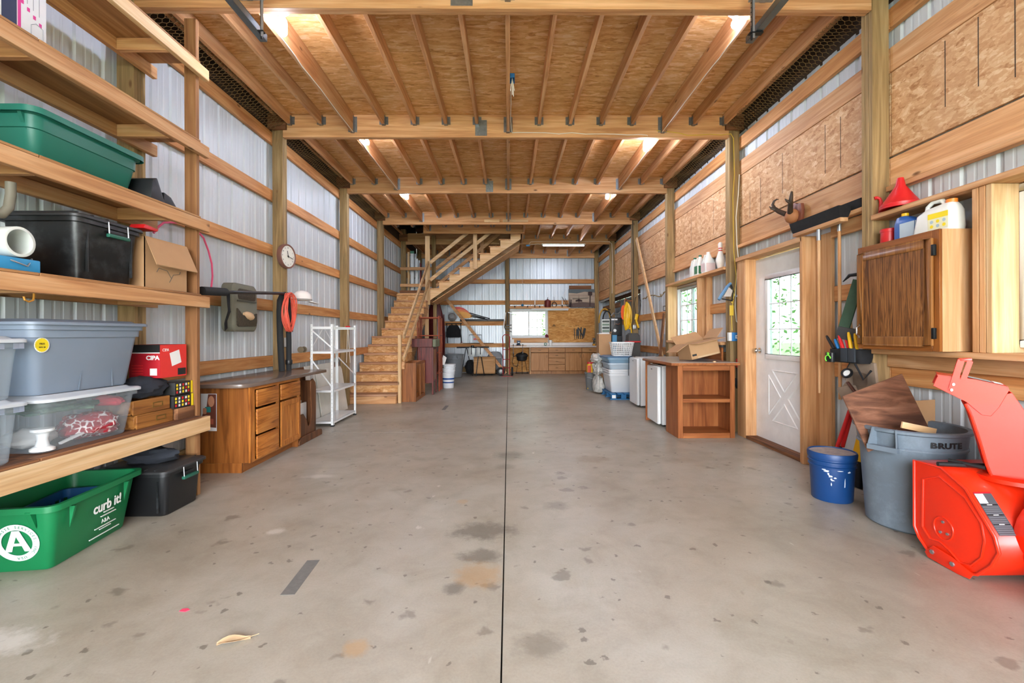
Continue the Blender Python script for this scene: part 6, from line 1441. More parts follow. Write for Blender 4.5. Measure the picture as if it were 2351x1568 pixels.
MB().lathe([(0.03, -0.012), (0.05, -0.012), (0.05, 0.012), (0.03, 0.012), (0.03, -0.012)], 20, T=MX.Rotation(R(80), 4, 'X'), cap0=False, cap1=False).build('tape_ring', GREENP, t, local=True)
MB().lathe([(0.026, -0.0125), (0.03, -0.0125), (0.03, 0.0125), (0.026, 0.0125), (0.026, -0.0125)], 20, T=MX.Rotation(R(80), 4, 'X'), cap0=False, cap1=False).build('tape_core', PORC, t, local=True)
lump('dried_flowers', plain('dark_red_flowers', '#6d2330', 0.9, 0, 0.4, 30, 0.8), 'dark red dried flowers in the corner of the back window sill', 'flowers', (1.25, 15.03, 1.2), (0.05, 0.03, 0.06), 1.1, 0.6)
t = thing('white_outlet', 'white double outlet on the apron board below the back window', 'outlet', (0.11, 15.055, 1.04))
MB().box((-0.06, -0.01, -0.06), (0.06, 0.0, 0.06)).build('cover_plate', WHITEP, t, 0.003, local=True)
for x in (-0.025, 0.025):
    for z in (-0.022, 0.022): MB().box((x - 0.014, -0.013, z - 0.012), (x + 0.014, -0.009, z + 0.012)).build('socket', plain('outlet_grey', '#cfcfcb', 0.4), t, local=True)
def tubelight(label, x0, x1, y, z, lit=False):
    t = thing('strip_light', label, 'light', ((x0 + x1) / 2, y, z), 0, 'white strip lights')
    L = (x1 - x0) / 2
    MB().prism([(-0.05, 0), (0.05, 0), (0.04, -0.035), (-0.04, -0.035)], -L, L, 'yz', T=MX.Identity(4)).build('housing', WHITEM, t, 0.003, local=True)
    MB().cyl((-L + 0.03, 0, -0.05), (L - 0.03, 0, -0.05), 0.013, n=10).build('tube', LITTUBE if lit else plain('unlit_tube', '#f2f2ee', 0.4), t, local=True)
    for s_ in (-1, 1): MB().box((s_ * (L - 0.03) - 0.012, -0.02, -0.066), (s_ * (L - 0.03) + 0.012, 0.02, -0.034)).build('tube_holder', WHITEM, t, local=True)
tubelight('white strip light under the far beam beside the stairs', 0.92, 2.13, 12.66, 3.772, True)
tubelight('white strip light under the board over the back window', 0.74, 1.96, 14.97, 2.103)
cable('strip_light_cable', wob([(0.9, 12.66, 3.76), (0.75, 12.7, 3.77), (0.55, 12.715, 3.75), (0.62, 12.72, 3.84), (1.2, 12.722, 3.86), (2.0, 12.722, 3.85), (CX + 2.83, 12.722, 3.84)], 0.008, 9, 4) + [(CX + 2.9, 12.72, 3.78), (CX + 2.92, 12.72, 3.2), (CX + 2.9, 12.72, 2.4)], 0.006, WHITEC, 'white cable along the far beam to the strip light')
t = thing('switch_box', 'small blue electrical box on the far beam beside the stair head', 'electrical box', (0.54, 12.69, 3.73))
MB().box((-0.05, -0.02, -0.02), (0.05, 0.035, 0.02)).build('box_shell', BLUEBOX, t, 0.003, local=True); MB().box((-0.04, -0.024, -0.012), (0.04, -0.02, 0.012)).build('cover', plain('blue_cover', '#3d86bd', 0.5), t, local=True)
# bits hanging on the centre back post
t = thing('hanging_trim_strips', 'thin white trim strips hanging on the centre back post', 'trim strips', (-0.12, 14.95, 1.6))
MB().beam((-0.1, 14.96, 1.98), (-0.2, 14.96, 1.35), 0.02, 0.03).build('white_strip', WHITEP, t); MB().beam((-0.02, 14.95, 1.98), (0.3, 14.95, 1.9), 0.012, 0.02).build('grey_rod', GALV, t); MB().beam((-0.04, 14.95, 1.98), (-0.04, 14.95, 1.55), 0.03, 0.02, (0, 1, 0)).build('dark_rasp', IRON, t)
t = thing('spring_clamps', 'black spring clamps gripping the centre back post', 'clamp', (-0.04, 14.94, 1.5))
for z, a in ((1.55, 10), (1.48, -12), (1.4, -35)): MB().beam((-0.08, 14.95, z), (0.1, 14.94, z + 0.1 * math.sin(R(a))), 0.02, 0.03).build('clamp_arm', BLACKP, t)
MB().tube([(-0.1, 14.95, 1.62), (-0.14, 14.94, 1.5), (-0.1, 14.95, 1.4)], 0.012, 6).build('cord_loop', BLACKR, t)
# ---------------------------------------------------------------- right side, far to near
# odds in and before the recess
t = thing('yellow_hose_loop', 'yellow-brown hose looped over a hook on the far right post', 'hose', (2.8, 12.6, 1.9))
MB().tube([(2.66 + 0.16 * math.cos(a) * 1.0, 12.62, 1.6 + 0.36 * math.sin(a)) for a in [R(q) for q in range(-40, 200, 15)]], 0.022, 8).build('hose_loop', plain('ochre_hose', '#b98a24', 0.5), t)
MB().tube([(2.72 + 0.12 * math.cos(a) * 1.0, 12.6, 1.62 + 0.28 * math.sin(a)) for a in [R(q) for q in range(-40, 200, 15)]], 0.018, 8).build('hose_loop', BLACKR, t)
MB().cyl((2.68, 12.68, 1.94), (CX + 2.86, 12.72, 1.94), 0.01, n=8).build('hook', IRON, t)
t = thing('tool_chest', 'tall black tool chest standing behind the stacked totes', 'tool chest', (2.4, 10.7, 0))
bar('chest_body', (2.14, 10.5, 0), (2.62, 10.95, 1.22), BLACKP, t, 0.008)
for i in range(5): bar('drawer', (2.16, 10.485, 0.1 + i * 0.22), (2.6, 10.499, 0.3 + i * 0.22), plain('black_drawer', '#222326', 0.35), t, 0.003)
t = thing('parts_organiser', 'small pale organiser with green drawers on the black tool chest', 'organiser', (2.24, 10.6, 1.222))
MB().box((-0.09, -0.08, 0), (0.09, 0.1, 0.38)).build('organiser_case', plain('pale_grey_case', '#c9cec8', 0.5), t, 0.004, local=True)
for i in range(5): MB().box((-0.08, -0.092, 0.015 + i * 0.073), (0.08, -0.08, 0.062 + i * 0.073)).build('drawer', plain('sage_drawer', '#6f8270', 0.45) if i % 2 else plain('dark_drawer', '#3a423d', 0.45), t, 0.003, 1, True)
t = thing('black_equipment_case', 'tall black case with a white round badge on the tool chest', 'case', (2.49, 10.62, 1.222))
MB().box((-0.13, -0.1, 0), (0.13, 0.12, 0.42)).build('case_body', BLACKP, t, 0.012, local=True)
MB().cyl((-0.04, -0.1, 0.12), (-0.04, -0.106, 0.12), 0.035, n=20).build('round_badge', WHITEP, t, local=True)
MB().tube([(-0.1, -0.11, 0.05), (-0.06, -0.15, 0.25), (-0.05, -0.13, 0.4)], 0.006, 6).build('chrome_lever', CHROME, t, local=True)
MB().tube([(-0.03, -0.12, 0.27), (0.03, -0.13, 0.25), (0.08, -0.11, 0.29)], 0.014, 6).build('chrome_clip', CHROME, t, local=True)
MB().box((-0.12, -0.104, 0.36), (0.02, -0.1, 0.39)).build('white_strip', WHITEP, t, local=True)
tag(MB().tube([(2.36, 10.5, 1.68), (2.42, 10.52, 1.74), (2.52, 10.55, 1.72), (2.6, 10.6, 1.78)], 0.02, 8).build('silver_bundle', GALV), 'silver metal bundle lying across the black case', 'metal parts')
t = thing('yellow_extension_cord', 'yellow extension cord coiled with an orange one beside the trouble light', 'extension cord', (2.66, 10.35, 1.95))
rnd = random.Random(8)
for k in range(10):
    dx = rnd.uniform(-0.05, 0.045); h0 = 0.26 + 0.05 * rnd.random(); w0 = 0.025 + 0.025 * rnd.random()
    MB().tube([(2.7 + dx * .9 + w0 * math.sin(a), 10.34 + 0.02 * math.sin(2 * a + k), 1.68 - 0.02 * (k % 3) + h0 * math.cos(a)) for a in [2 * math.pi * i / 24 for i in range(24)]], 0.012, 6, closed=True).build('cord_loop', YELLOW, t)
for k in range(3): MB().tube([(2.61 + 0.02 * k + 0.05 * math.sin(a), 10.36, 1.75 + 0.16 * math.cos(a)) for a in [2 * math.pi * i / 20 for i in range(20)]], 0.012, 6, closed=True).build('orange_loop', plain('orange_cord_strong', '#df5a22', 0.5), t)
MB().tube([(2.76, 10.34, 1.5), (2.78, 10.33, 1.32), (2.8, 10.34, 1.2)], 0.014, 6).build('loose_end', YELLOW, t)
tag(MB().tube([(2.64, 10.36, 1.9), (2.64, 10.36, 2.02), (2.66, 10.38, 2.06), (2.72, 10.42, 2.02), (2.83, 10.44, 2.02)], 0.018, 8).build('copper_hook', plain('copper_brown', '#8a5a3c', 0.5)), 'brown padded hook holding the yellow cord on the post', 'hook')
t = thing('trouble_light', 'yellow trouble light hanging on the post by the leaning board', 'work light', (2.9, 10.4, 1.6))
MB().box((-0.035, -0.04, -0.02), (0.035, 0.005, 0.12), MX.Rotation(R(12), 4, 'Y')).build('housing', YELLOW, t, 0.01, local=True); MB().cyl((0.0, -0.02, -0.02), (0.06, -0.02, -0.2), 0.024, n=12).build('grip', YELLOW, t, local=True); MB().cyl((0.06, -0.02, -0.2), (0.07, -0.02, -0.24), 0.016, n=10).build('plug', BLACKP, t, local=True)
MB().tube([(0.0, 0, 0.12), (-0.03, 0.0, 0.35), (0.0, 0, 0.5), (0.08, 0, 0.52), (0.12, 0.0, 0.4), (0.1, 0.01, 0.2), (0.05, 0.01, 0.0)], 0.007, 6).build('cord', BLACKR, t, local=True)
t = thing('grey_outlet_box', 'grey metal outlet box under the trouble light on the post', 'outlet', (2.87, 10.43, 1.42))
MB().box((-0.03, -0.035, -0.05), (0.04, -0.005, 0.05)).build('box_shell', GALV, t, 0.003, local=True); MB().box((-0.02, -0.037, -0.03), (0.03, -0.035, 0.03)).build('cover', plain('outlet_grey', '#cfcfcb', 0.4), t, local=True)
cable('black_post_cable', [(CX + 2.86, PY[6] - 0.006, 3.9), (CX + 2.87, PY[6] - 0.006, 2.8), (CX + 2.87, PY[6] - 0.006, 1.9), (CX + 2.88, PY[6] - 0.008, 1.5)], 0.008, BLACKR, 'black cable running straight down the post to the grey outlet box')
tag(MB().beam((2.8, 9.95, 3.34), (2.8, 7.78, 0.03), 0.03, 0.09, (0, 1, 0)).build('leaning_board', palewood(2), None, 0.003, 1), 'pale board leaning up against the right wall beside the trouble light', 'board')
tag(MB().beam((2.74, 8.02, 1.62), (2.74, 8.5, 0.02), 0.025, 0.09, (0, 1, 0)).build('dark_board', darkply(2), None, 0.003, 1), 'short dark board leaning on the right wall by the window box', 'board')
lump('white_plastic_bag', plain('white_film', '#dfe2e2', 0.35), 'crumpled white plastic bag hanging beside the short dark board', 'bag', (2.92, 8.5, 1.38), (0.04, 0.12, 0.16), 2.9, 0.5)
t = thing('small_wire_basket', 'small black wire basket on the girt above the white plastic bag', 'basket', (2.93, 8.35, 1.69))
for z in (0.005, 0.085): MB().tube([(-0.05, -0.13, z), (0.03, -0.13, z), (0.03, 0.13, z), (-0.05, 0.13, z)], 0.006, 6, closed=True).build('rim_wire', IRON, t, local=True)
for x, y in ((-0.05, -0.13), (-0.05, 0.13), (0.03, -0.13), (0.03, 0.13), (-0.05, 0.0)): MB().cyl((x, y, 0.005), (x, y, 0.085), 0.005, n=6).build('post_wire', IRON, t, local=True)
cable('knotted_rope', wob([(2.92, 9.9, 2.02), (2.92, 9.3, 2.05), (2.91, 8.8, 1.98), (2.91, 8.55, 2.02), (2.92, 8.27, 2.1)], 0.02, 12, 6), 0.011, plain('jute_rope', '#94815c', 0.9), 'brown rope strung along the wall behind the leaning board', 'rope')
# tall carton, bags, bin
t = carton('cardboard_box', 'tall flat-sided cardboard box standing behind the white basket', 1.96, 9.95, 2.24, 10.2, 0.0, 1.26, [('+x', 80, 0.05)])
tag(MB().box((1.97, 9.94, 1.262), (2.2, 10.2, 1.285)).build('paper_sheet', plain('paper_white', '#e6e4e2', 0.8), None, 0.003, 1), 'white sheets lying on top of the tall cardboard box', 'paper')
tag(MB().box((2.26, 9.94, 0.0), (2.36, 10.15, 1.24)).build('blue_binder_box', plain('muted_blue_box', '#4b87ab', 0.5), None, 0.004, 1), 'narrow blue box standing beside the tall cardboard box', 'box')
for i, (c, s, sd, lab) in enumerate((((1.9, 9.66, 0.2), (0.11, 0.16, 0.22), 1.5, 'grey plastic bag bundle on the floor against the white totes'), ((1.88, 9.66, 0.52), (0.11, 0.16, 0.15), 2.7, 'grey plastic bag bundle in the middle of the bag pile by the totes'), ((1.86, 9.68, 0.74), (0.12, 0.17, 0.1), 4.2, 'grey plastic bag bundle topmost by the blue tote lid'))):
    lump('plastic_bag_bundle', plain('grey_film', '#b9b7b0', 0.4, 0, 0.3, 12), lab, 'bag', c, s, sd, 0.45)['group'] = 'plastic bag bundles by the totes'
t = thing('small_trash_can', 'small grey trash can holding a yellow jug beside the pallet', 'trash can', (1.86, 10.3, 0))
MB().lathe([(0.11, 0), (0.115, 0.01), (0.14, 0.37), (0.155, 0.375), (0.157, 0.4), (0.145, 0.405), (0.13, 0.38), (0.105, 0.03)], 28).build('can_body', plain('dark_grey_can', '#6a6c6b', 0.55), t, local=True)
MB().tube([(-0.15, 0, 0.37), (-0.12, -0.11, 0.3), (0, -0.155, 0.27), (0.12, -0.11, 0.3), (0.15, 0, 0.37)], 0.004, 6).build('bail_handle', GALV, t, local=True)
t = thing('yellow_chemical_jug', 'yellow jug with a red lid standing in the small grey trash can', 'jug', (1.86, 10.3, 0.03))
MB().loft([ring(-0.1, -0.085, 0.1, 0.085, 0, 0.03), ring(-0.1, -0.085, 0.1, 0.085, 0.52, 0.03), ring(-0.085, -0.07, 0.085, 0.07, 0.56, 0.03)]).build('jug_body', YELLOW, t, local=True)
MB().loft([ring(-0.088, -0.073, 0.088, 0.073, 0.56, 0.03), ring(-0.088, -0.073, 0.088, 0.073, 0.6, 0.03)]).build('jug_lid', RED, t, local=True)
MB().box((-0.1, -0.0865, 0.3), (-0.02, -0.085, 0.53)).build('red_label', plain('orange_red_label', '#d0502a', 0.5), t, local=True); MB().box((-0.1, -0.0865, 0.18), (-0.02, -0.085, 0.3)).build('grey_label', plain('grey_label', '#71716b', 0.5), t, local=True)
MB().tube([(0.04, -0.03, 0.6), (0.06, -0.03, 0.7), (0.1, -0.02, 0.76)], 0.008, 6).build('handle', PORC, t, local=True)
# totes on the blue pallet
t = thing('blue_pallet', 'blue plastic pallet under the stack of white and blue totes', 'pallet', (2.2, 9.2, 0))
BP = plain('pallet_blue', '#1c6496', 0.5, 0, 0.1)
for x in (1.94, 2.08, 2.21, 2.34): bar('deck_slat', (x, 8.72, 0.1), (x + 0.11, 9.62, 0.12), BP, t, 0.003)
for y in (8.72, 9.12, 9.52): bar('bottom_runner', (1.94, y, 0.0), (2.45, y + 0.1, 0.02), BP, t, 0.003)
for x in (1.96, 2.15, 2.34):
    for y in (8.73, 9.13, 9.53): bar('block', (x, y, 0.02), (x + 0.1, y + 0.08, 0.1), BP, t, 0.003)
bar('white_sticker', (1.975, 8.7275, 0.03), (2.045, 8.7295, 0.09), WHITEP, t, 0)
WT = clearplastic('milky_white_tote', '#e3e6e8', 0.93, 0.35); BT = clearplastic('pale_blue_tote', '#bccbd7', 0.93, 0.35); DBT = plain('slate_blue_lid', '#4b7396', 0.45)
for i, (z, h, m_, lab) in enumerate(((0.121, 0.36, WT, 'lowest white tote of the nested stack on the blue pallet'), (0.245, 0.285, WT, 'second white tote nested in the stack on the blue pallet'), (0.33, 0.24, WT, 'third white tote nested in the stack on the blue pallet'))):
    tote('storage_tote', lab, 'tote', (2.2, 9.2, z), 0, 0.72, 0.5, h + 0.0, m_, 0.05 - 0.012 * i, None, True, 'nested white totes', False, 0.012, 0.06)
tote('storage_tote', 'pale blue translucent tote on the nested white totes', 'tote', (2.2, 9.2, 0.571), 0, 0.74, 0.52, 0.125, BT, 0.025, None, True, None, False, 0.014, 0.06)
tote('storage_tote', 'slate blue lidded tote at the top of the pallet stack', 'tote', (2.2, 9.2, 0.697), 0, 0.78, 0.56, 0.13, plain('slate_blue_tote', '#86a6bd', 0.4), 0.03, DBT, False, None, False, 0.03, 0.06)
t = thing('laundry_basket', 'white plastic laundry basket tilted on top of the blue tote', 'basket', (2.25, 9.1, 0.828), R(-4))
WB = plain('white_basket', '#e6e7e4', 0.4)
def rr_(z, e): return ring(-0.21 - e, -0.17 - e, 0.21 + e, 0.17 + e, z, 0.05, 3)
MB().loft([rr_(0, -0.03), rr_(0.012, -0.03)]).build('basket_bottom', WB, t, local=True)
MB().loft([rr_(0.25, 0.005), rr_(0.25, 0.018), rr_(0.272, 0.018), rr_(0.272, 0.005), rr_(0.25, 0.005)], False, False).build('basket_rim', WB, t, local=True)
for k, (z, e) in enumerate(((0.05, -0.025), (0.09, -0.02), (0.13, -0.014), (0.17, -0.007), (0.21, 0.0))):
    MB().tube(rr_(z, e), 0.0055, 5, closed=True).build('band', WB, t, local=True)
P0, P1 = rr_(0.01, -0.03), rr_(0.255, 0.006)
m = MB()
def per(rg, n):
    pts = [V(p) for p in rg]; L = [0]
    for a, b in zip(pts, pts[1:] + pts[:1]): L.append(L[-1] + (b - a).length)
    out = []
    for i in range(n):
        d = L[-1] * i / n; k = max(j for j in range(len(L)) if L[j] <= d); a, b = pts[k % len(pts)], pts[(k + 1) % len(pts)]
        out.append(a.lerp(b, (d - L[k]) / max(1e-6, L[k + 1] - L[k])))
    return out
for a, b in zip(per(P0, 40), per(P1, 40)): MB().beam(a, b, 0.012, 0.004, (a.x, a.y, 0)).build('slat', WB, t, local=True)
t = thing('red_rimmed_bin', 'tall charcoal fabric bin with a red rim and a draped cover behind the fridges', 'bin', (2.65, 9.8, 0))
CHF = plain('charcoal_fabric', '#4a4844', 0.8, 0, 0.1, 6)
bar('bin_body', (2.54, 9.65, 0.0), (2.79, 9.95, 1.08), CHF, t, 0.01); bar('red_band', (2.532, 9.642, 1.081), (2.798, 9.958, 1.11), RED, t, 0.003)
MB().loft([ring(2.54, 9.65, 2.79, 9.95, 1.111, 0.02), ring(2.545, 9.66, 2.785, 9.94, 1.23, 0.03), ring(2.59, 9.7, 2.75, 9.9, 1.28, 0.04)]).build('draped_cover', CHF, t)
# fridges
def fridge(label, x0, x1, y0, y1, h, loc_r=0):
    t = thing('mini_fridge', label, 'fridge', ((x0 + x1) / 2, (y0 + y1) / 2, 0), 0, 'white mini fridges')
    bar('cabinet_shell', (x0 + 0.06, y0, 0.025), (x1, y1, h - 0.012), WHITEM, t, 0.012)
    bar('door', (x0, y0 + 0.002, 0.035), (x0 + 0.052, y1 - 0.002, h - 0.01), WHITEM, t, 0.014)
    bar('door_gasket', (x0 + 0.053, y0 + 0.006, 0.04), (x0 + 0.059, y1 - 0.006, h - 0.02), plain('gasket_grey', '#9da0a0', 0.6), t, 0)
    bar('top_panel', (x0 + 0.055, y0 - 0.002, h - 0.0115), (x1 + 0.002, y1 + 0.002, h), WHITEM, t, 0.005)
    bar('badge', (x0 - 0.0012, y0 + 0.24, h - 0.07), (x0 + 0.001, y0 + 0.29, h - 0.055), plain('badge_grey', '#4c4f55', 0.4), t, 0)
    for x in (x0 + 0.1, x1 - 0.06):
        for y in (y0 + 0.05, y1 - 0.05): MB().cyl((x, y, 0), (x, y, 0.026), 0.018, n=10).build('foot', BLACKP, t)
    MB().cyl((x0 + 0.055, y1 - 0.03, h), (x0 + 0.055, y1 - 0.03, h + 0.008), 0.02, n=12).build('hinge_cap', WHITEP, t)
    return t
fridge('white mini fridge beside the totes', 2.19, 2.66, 7.78, 8.28, 0.85)
t2_ = fridge('white mini fridge beside the open bookcase', 2.01, 2.5, 6.15, 6.63, 0.83)
cable('black_power_cord', [(2.25, 8.1, 0.858), (2.2, 8.2, 0.86), (2.185, 8.3, 0.83), (2.18, 8.31, 0.6), (2.18, 8.3, 0.5)], 0.006, BLACKR, 'black power cord hanging over the fridge beside the totes')
tag(MB().tube([(2.1, 6.4, 0.838), (2.2, 6.3, 0.84), (2.3, 6.18, 0.842), (2.33, 6.14, 0.82), (2.33, 6.138, 0.79)], 0.007, 6).build('black_plug_cord', BLACKR), 'black cord with a plug lying on the fridge beside the bookcase', 'cable')
# bookcase and counter over the fridge
BKC = lambda a: wood('bookcase_cherry', '#7d4320', '#9b5b30', '#b0703f', a, 0.4, 1.0, False, 0.04)
t = thing('open_bookcase', 'reddish brown open bookcase with two shelves at the counter end', 'bookcase', (2.38, 5.65, 0))
bar('side_panel', (2.035, 5.5, 0), (2.052, 5.9, 0.874), BKC(2), t, 0.002); bar('side_panel', (2.71, 5.5, 0), (2.727, 5.9, 0.874), BKC(2), t, 0.002)
bar('back_panel', (2.053, 5.885, 0.0), (2.709, 5.9, 0.874), BKC(2), t, 0.001); bar('top_board', (2.053, 5.5, 0.858), (2.709, 5.884, 0.874), BKC(0), t, 0.001)
bar('bottom_shelf', (2.053, 5.5, 0.045), (2.709, 5.884, 0.062), BKC(0), t, 0.001); bar('middle_shelf', (2.053, 5.5, 0.455), (2.709, 5.884, 0.472), BKC(0), t, 0.001)
for x0, x1 in ((2.035, 2.095), (2.667, 2.727)): bar('face_stile', (x0, 5.481, 0), (x1, 5.499, 0.874), BKC(2), t, 0.002)
for z0, z1 in ((0.0, 0.062), (0.43, 0.475), (0.815, 0.874)): bar('face_rail', (2.096, 5.482, z0), (2.666, 5.499, z1), BKC(0), t, 0.002)
bar('shelf_bracket', (2.44, 5.86, 0.415), (2.47, 5.884, 0.454), GALV, t, 0)
tag(bar('support_panel', (2.0, 6.66, 0), (2.5, 6.678, 0.872), BKC(2), None), 'thin brown support panel standing between the two mini fridges', 'panel board')
CTP = plain('grey_laminate', '#b3aaa4', 0.2, 0, 0.08, 4)
t = thing('bar_counter', 'grey laminate counter with a brown edge resting on the bookcase', 'counter', (2.3, 6.2, 0.876))
poly = [(1.95, 5.46), (1.935, 6.6), (2.3, 7.02), (2.78, 7.02), (2.78, 5.94), (2.78, 5.46)]
MB().prism(poly, 0.876, 0.909, 'xy').build('counter_edge', BKC(1), t, 0.004, 1)
c_ = (2.4, 6.2)
MB().prism([(c_[0] + (x - c_[0]) * 0.985, c_[1] + (y - c_[1]) * 0.99) for x, y in poly], 0.909, 0.912, 'xy').build('laminate_sheet', CTP, t, 0)
tag(MB().box((2.5, 5.55, 0.9125), (2.53, 5.58, 0.925)).build('wood_scrap', palewood(0), None, 0.003, 1), 'tiny pale wood scrap on the counter end over the bookcase', 'wood scrap')
tag(bar('counter_backsplash', (2.785, 5.95, 0.876), (2.81, 7.0, 1.08), BKC(1), None), 'brown backsplash board along the wall side of the counter', 'board')
# open carton on the counter
t = thing('open_cardboard_box', 'large brown cardboard box with spread flaps tilted on the counter', 'box', (2.49, 5.93, 0.942), R(8), None, R(-3), R(-12))
hx, hy, hh = 0.2, 0.16, 0.23
m = MB(); m.box((-hx, -hy, 0.02), (hx, hy, 0.026))
for a, b in (((-hx, -hy), (hx, -hy + .005)), ((-hx, hy - .005), (hx, hy)), ((-hx, -hy), (-hx + .005, hy)), ((hx - .005, -hy), (hx, hy))): m.box((a[0], a[1], 0.02), (b[0], b[1], hh))
m.build('carton_wall', CARD, t, local=True)
def flap(p0, p1, d, nm='box_flap'):
    p0, p1, d = V(p0), V(p1), V(d); e = (p1 - p0).normalized() * 0.03; n_ = (p1 - p0).cross(d).normalized() * 0.005
    q = [p0, p1, p1 + d - e * 0.4, p0 + d + e * 0.4]
    MB().add([tuple(v) for v in q] + [tuple(v + n_) for v in q], [(0, 1, 2, 3), (7, 6, 5, 4), (0, 4, 5, 1), (1, 5, 6, 2), (2, 6, 7, 3), (3, 7, 4, 0)]).build(nm, CARD, t, local=True)
flap((-hx, -hy, hh), (hx, -hy, hh), (0.02, -0.17, -0.01)); flap((-hx, hy, hh), (-hx, -hy, hh), (-0.17, 0, -0.07)); flap((hx, hy, hh), (-hx, hy, hh), (0, 0.12, 0.1)); flap((hx, -hy, hh), (hx, hy, hh), (0.12, 0, 0.1))
MB().box((-hx + 0.02, -hy - 0.0012, 0.06), (-hx + 0.08, -hy, 0.085)).build('black_tape', BLACKP, t, local=True)
MB().box((-hx + 0.09, -hy - 0.0012, 0.025), (hx - 0.02, -hy, 0.045)).build('packing_tape', plain('clear_tape', '#c9a883', 0.25), t, local=True)
lump('dark_contents', plain('dark_scrap', '#3a3631', 0.8, 0, 0.4, 20), 'dark scrap heaped inside the open cardboard box', 'scrap', (2.51, 5.95, 1.08), (0.13, 0.11, 0.07), 3.1, 0.4)
lump('black_sack', BLACKP, 'black plastic sack on the counter behind the open cardboard box', 'sack', (2.7, 6.5, 1.03), (0.09, 0.18, 0.14), 7.1, 0.25)
# shelf over the far window: jugs and bowling pin
JUGM = plain('milky_jug', '#e2e3dc', 0.4)
def jug(label, y, x, h, r, cap, lab=None):
    t = thing('plastic_jug', label, 'jug', (x, y, 2.139), 0, 'white plastic jugs over the window')
    m = MB(); m.loft([ring(-r, -r, r, r, 0, r * .5, 4), ring(-r, -r, r, r, h * 0.5, r * .5, 4), ring(-r * .85, -r * .85, r * .85, r * .85, h * 0.64, r * .6, 4), ring(-r * .45, -r * .45, r * .45, r * .45, h * 0.85, r * .44, 4), ring(-r * .3, -r * .3, r * .3, r * .3, h * 0.92, r * .29, 4)]); m.build('jug_body', JUGM, t, local=True)
    MB().cyl((0, 0, h * 0.92), (0, 0, h), r * .33, n=14).build('jug_cap', cap, t, local=True)
    MB().tube([(-r * .3, 0, h * .86), (-r * .75, -r * .2, h * .84), (-r * .95, -r * .25, h * .66), (-r * .9, -r * .2, h * .52)], 0.009, 6).build('handle', JUGM, t, local=True)
    if lab:
        MB().box((-r - 0.001, -r * .8, h * 0.08), (-r, r * .8, h * 0.46)).build('label', lab, t, local=True); MB().box((-r * .8, -r - 0.001, h * 0.08), (r * .8, -r, h * 0.46)).build('label', lab, t, local=True)
GL = plain('green_label', '#3f7c55', 0.5)
jug('white jug with a green cap, first of three over the far window', 7.07, 2.9, 0.3, 0.068, GREENP, None)
jug('white jug with a green label, middle of three over the far window', 6.88, 2.9, 0.31, 0.068, GREENP, GL)
jug('round white jug with a pink band beside the bowling pin', 6.62, 2.91, 0.31, 0.082, WHITEP, plain('pale_pink_label', '#dcc9c6', 0.5))
t = thing('bowling_pin', 'white bowling pin with red stripes at the end of the window shelf', 'bowling pin', (2.91, 6.24, 2.139))
prof = [(0.028, 0), (0.034, 0.01), (0.05, 0.07), (0.06, 0.115), (0.056, 0.16), (0.036, 0.22), (0.024, 0.26), (0.024, 0.29), (0.031, 0.33), (0.03, 0.355), (0.018, 0.375), (0, 0.38)]
MB().lathe(prof, 24).build('pin_body', plain('ivory_pin', '#e8e5dd', 0.3), t, local=True)
for z in (0.255, 0.285): MB().lathe([(0.0255, z), (0.0255, z + 0.013)], 24, cap0=False, cap1=False).build('red_stripe', RED, t, local=True)
# on and by the post next to the door
t = thing('face_shield', 'blue framed face shield with yellow strap hanging on the post', 'face shield', (CX + 2.83, PY[4] - 0.02, 1.85))
BLF = plain('dusty_blue_plastic', '#5b86ad', 0.5)
MB().tube([(0.02, 0, 0.05), (-0.03, -0.02, 0.01), (-0.12, -0.05, -0.1), (-0.16, -0.06, -0.16)], 0.02, 8).build('brow_band', BLF, t, local=True)
MB().loft([[(-0.02, -0.03, 0.0), (0.03, -0.03, -0.04), (0.0, -0.04, -0.12), (-0.1, -0.06, -0.12)], [(-0.02, -0.034, 0.0), (0.03, -0.034, -0.04), (0.0, -0.044, -0.12), (-0.1, -0.064, -0.12)]], smooth=False).build('visor', plain('pale_visor', '#cfc6bf', 0.25), t, local=True)
for pts in ([(0.02, -0.01, 0.05), (0.05, -0.02, -0.05), (0.06, -0.02, -0.12), (0.02, -0.04, -0.17), (-0.05, -0.05, -0.16), (-0.12, -0.06, -0.15)], [(0.0, -0.02, 0.04), (0.04, -0.03, -0.06), (0.02, -0.04, -0.18)]): MB().tube(pts, 0.007, 6).build('dark_strap', BLACKR, t, local=True)
MB().tube([(0.03, -0.02, -0.02), (0.05, -0.03, -0.1), (0.02, -0.03, -0.2)], 0.009, 6).build('yellow_strap', YELC, t, local=True)
MB().box((-0.01, -0.035, -0.36), (0.04, -0.03, -0.23)).build('yellow_tag', YELC, t, 0.004, local=True)
t = thing('blue_spigot', 'dusty blue spigot fitting on the wall beside the door post', 'fitting', (CX + 2.96, 5.72, 1.72))
MB().cyl((0, 0, -0.01), (-0.07, 0, 0.02), 0.02, n=10).build('spout', BLF, t, local=True); MB().lathe([(0.035, -0.04), (0.04, 0), (0.02, 0.05), (0, 0.055)], 12).build('valve_body', BLF, t, local=True); MB().box((-0.04, -0.06, -0.045), (0.02, 0.06, -0.03)).build('wall_plate', BLF, t, 0.003, local=True)
t = thing('blue_junction_box', 'white and blue electrical box on the post beside the door', 'electrical box', (CX + 2.9, PY[4] - 0.002, 1.22))
MB().box((-0.05, -0.05, -0.055), (0.05, 0, 0.055)).build('box_shell', BLUEBOX, t, 0.003, local=True); MB().box((-0.088, -0.05, -0.052), (-0.051, -0.0, 0.055)).build('white_cover', WHITEP, t, 0.003, local=True)
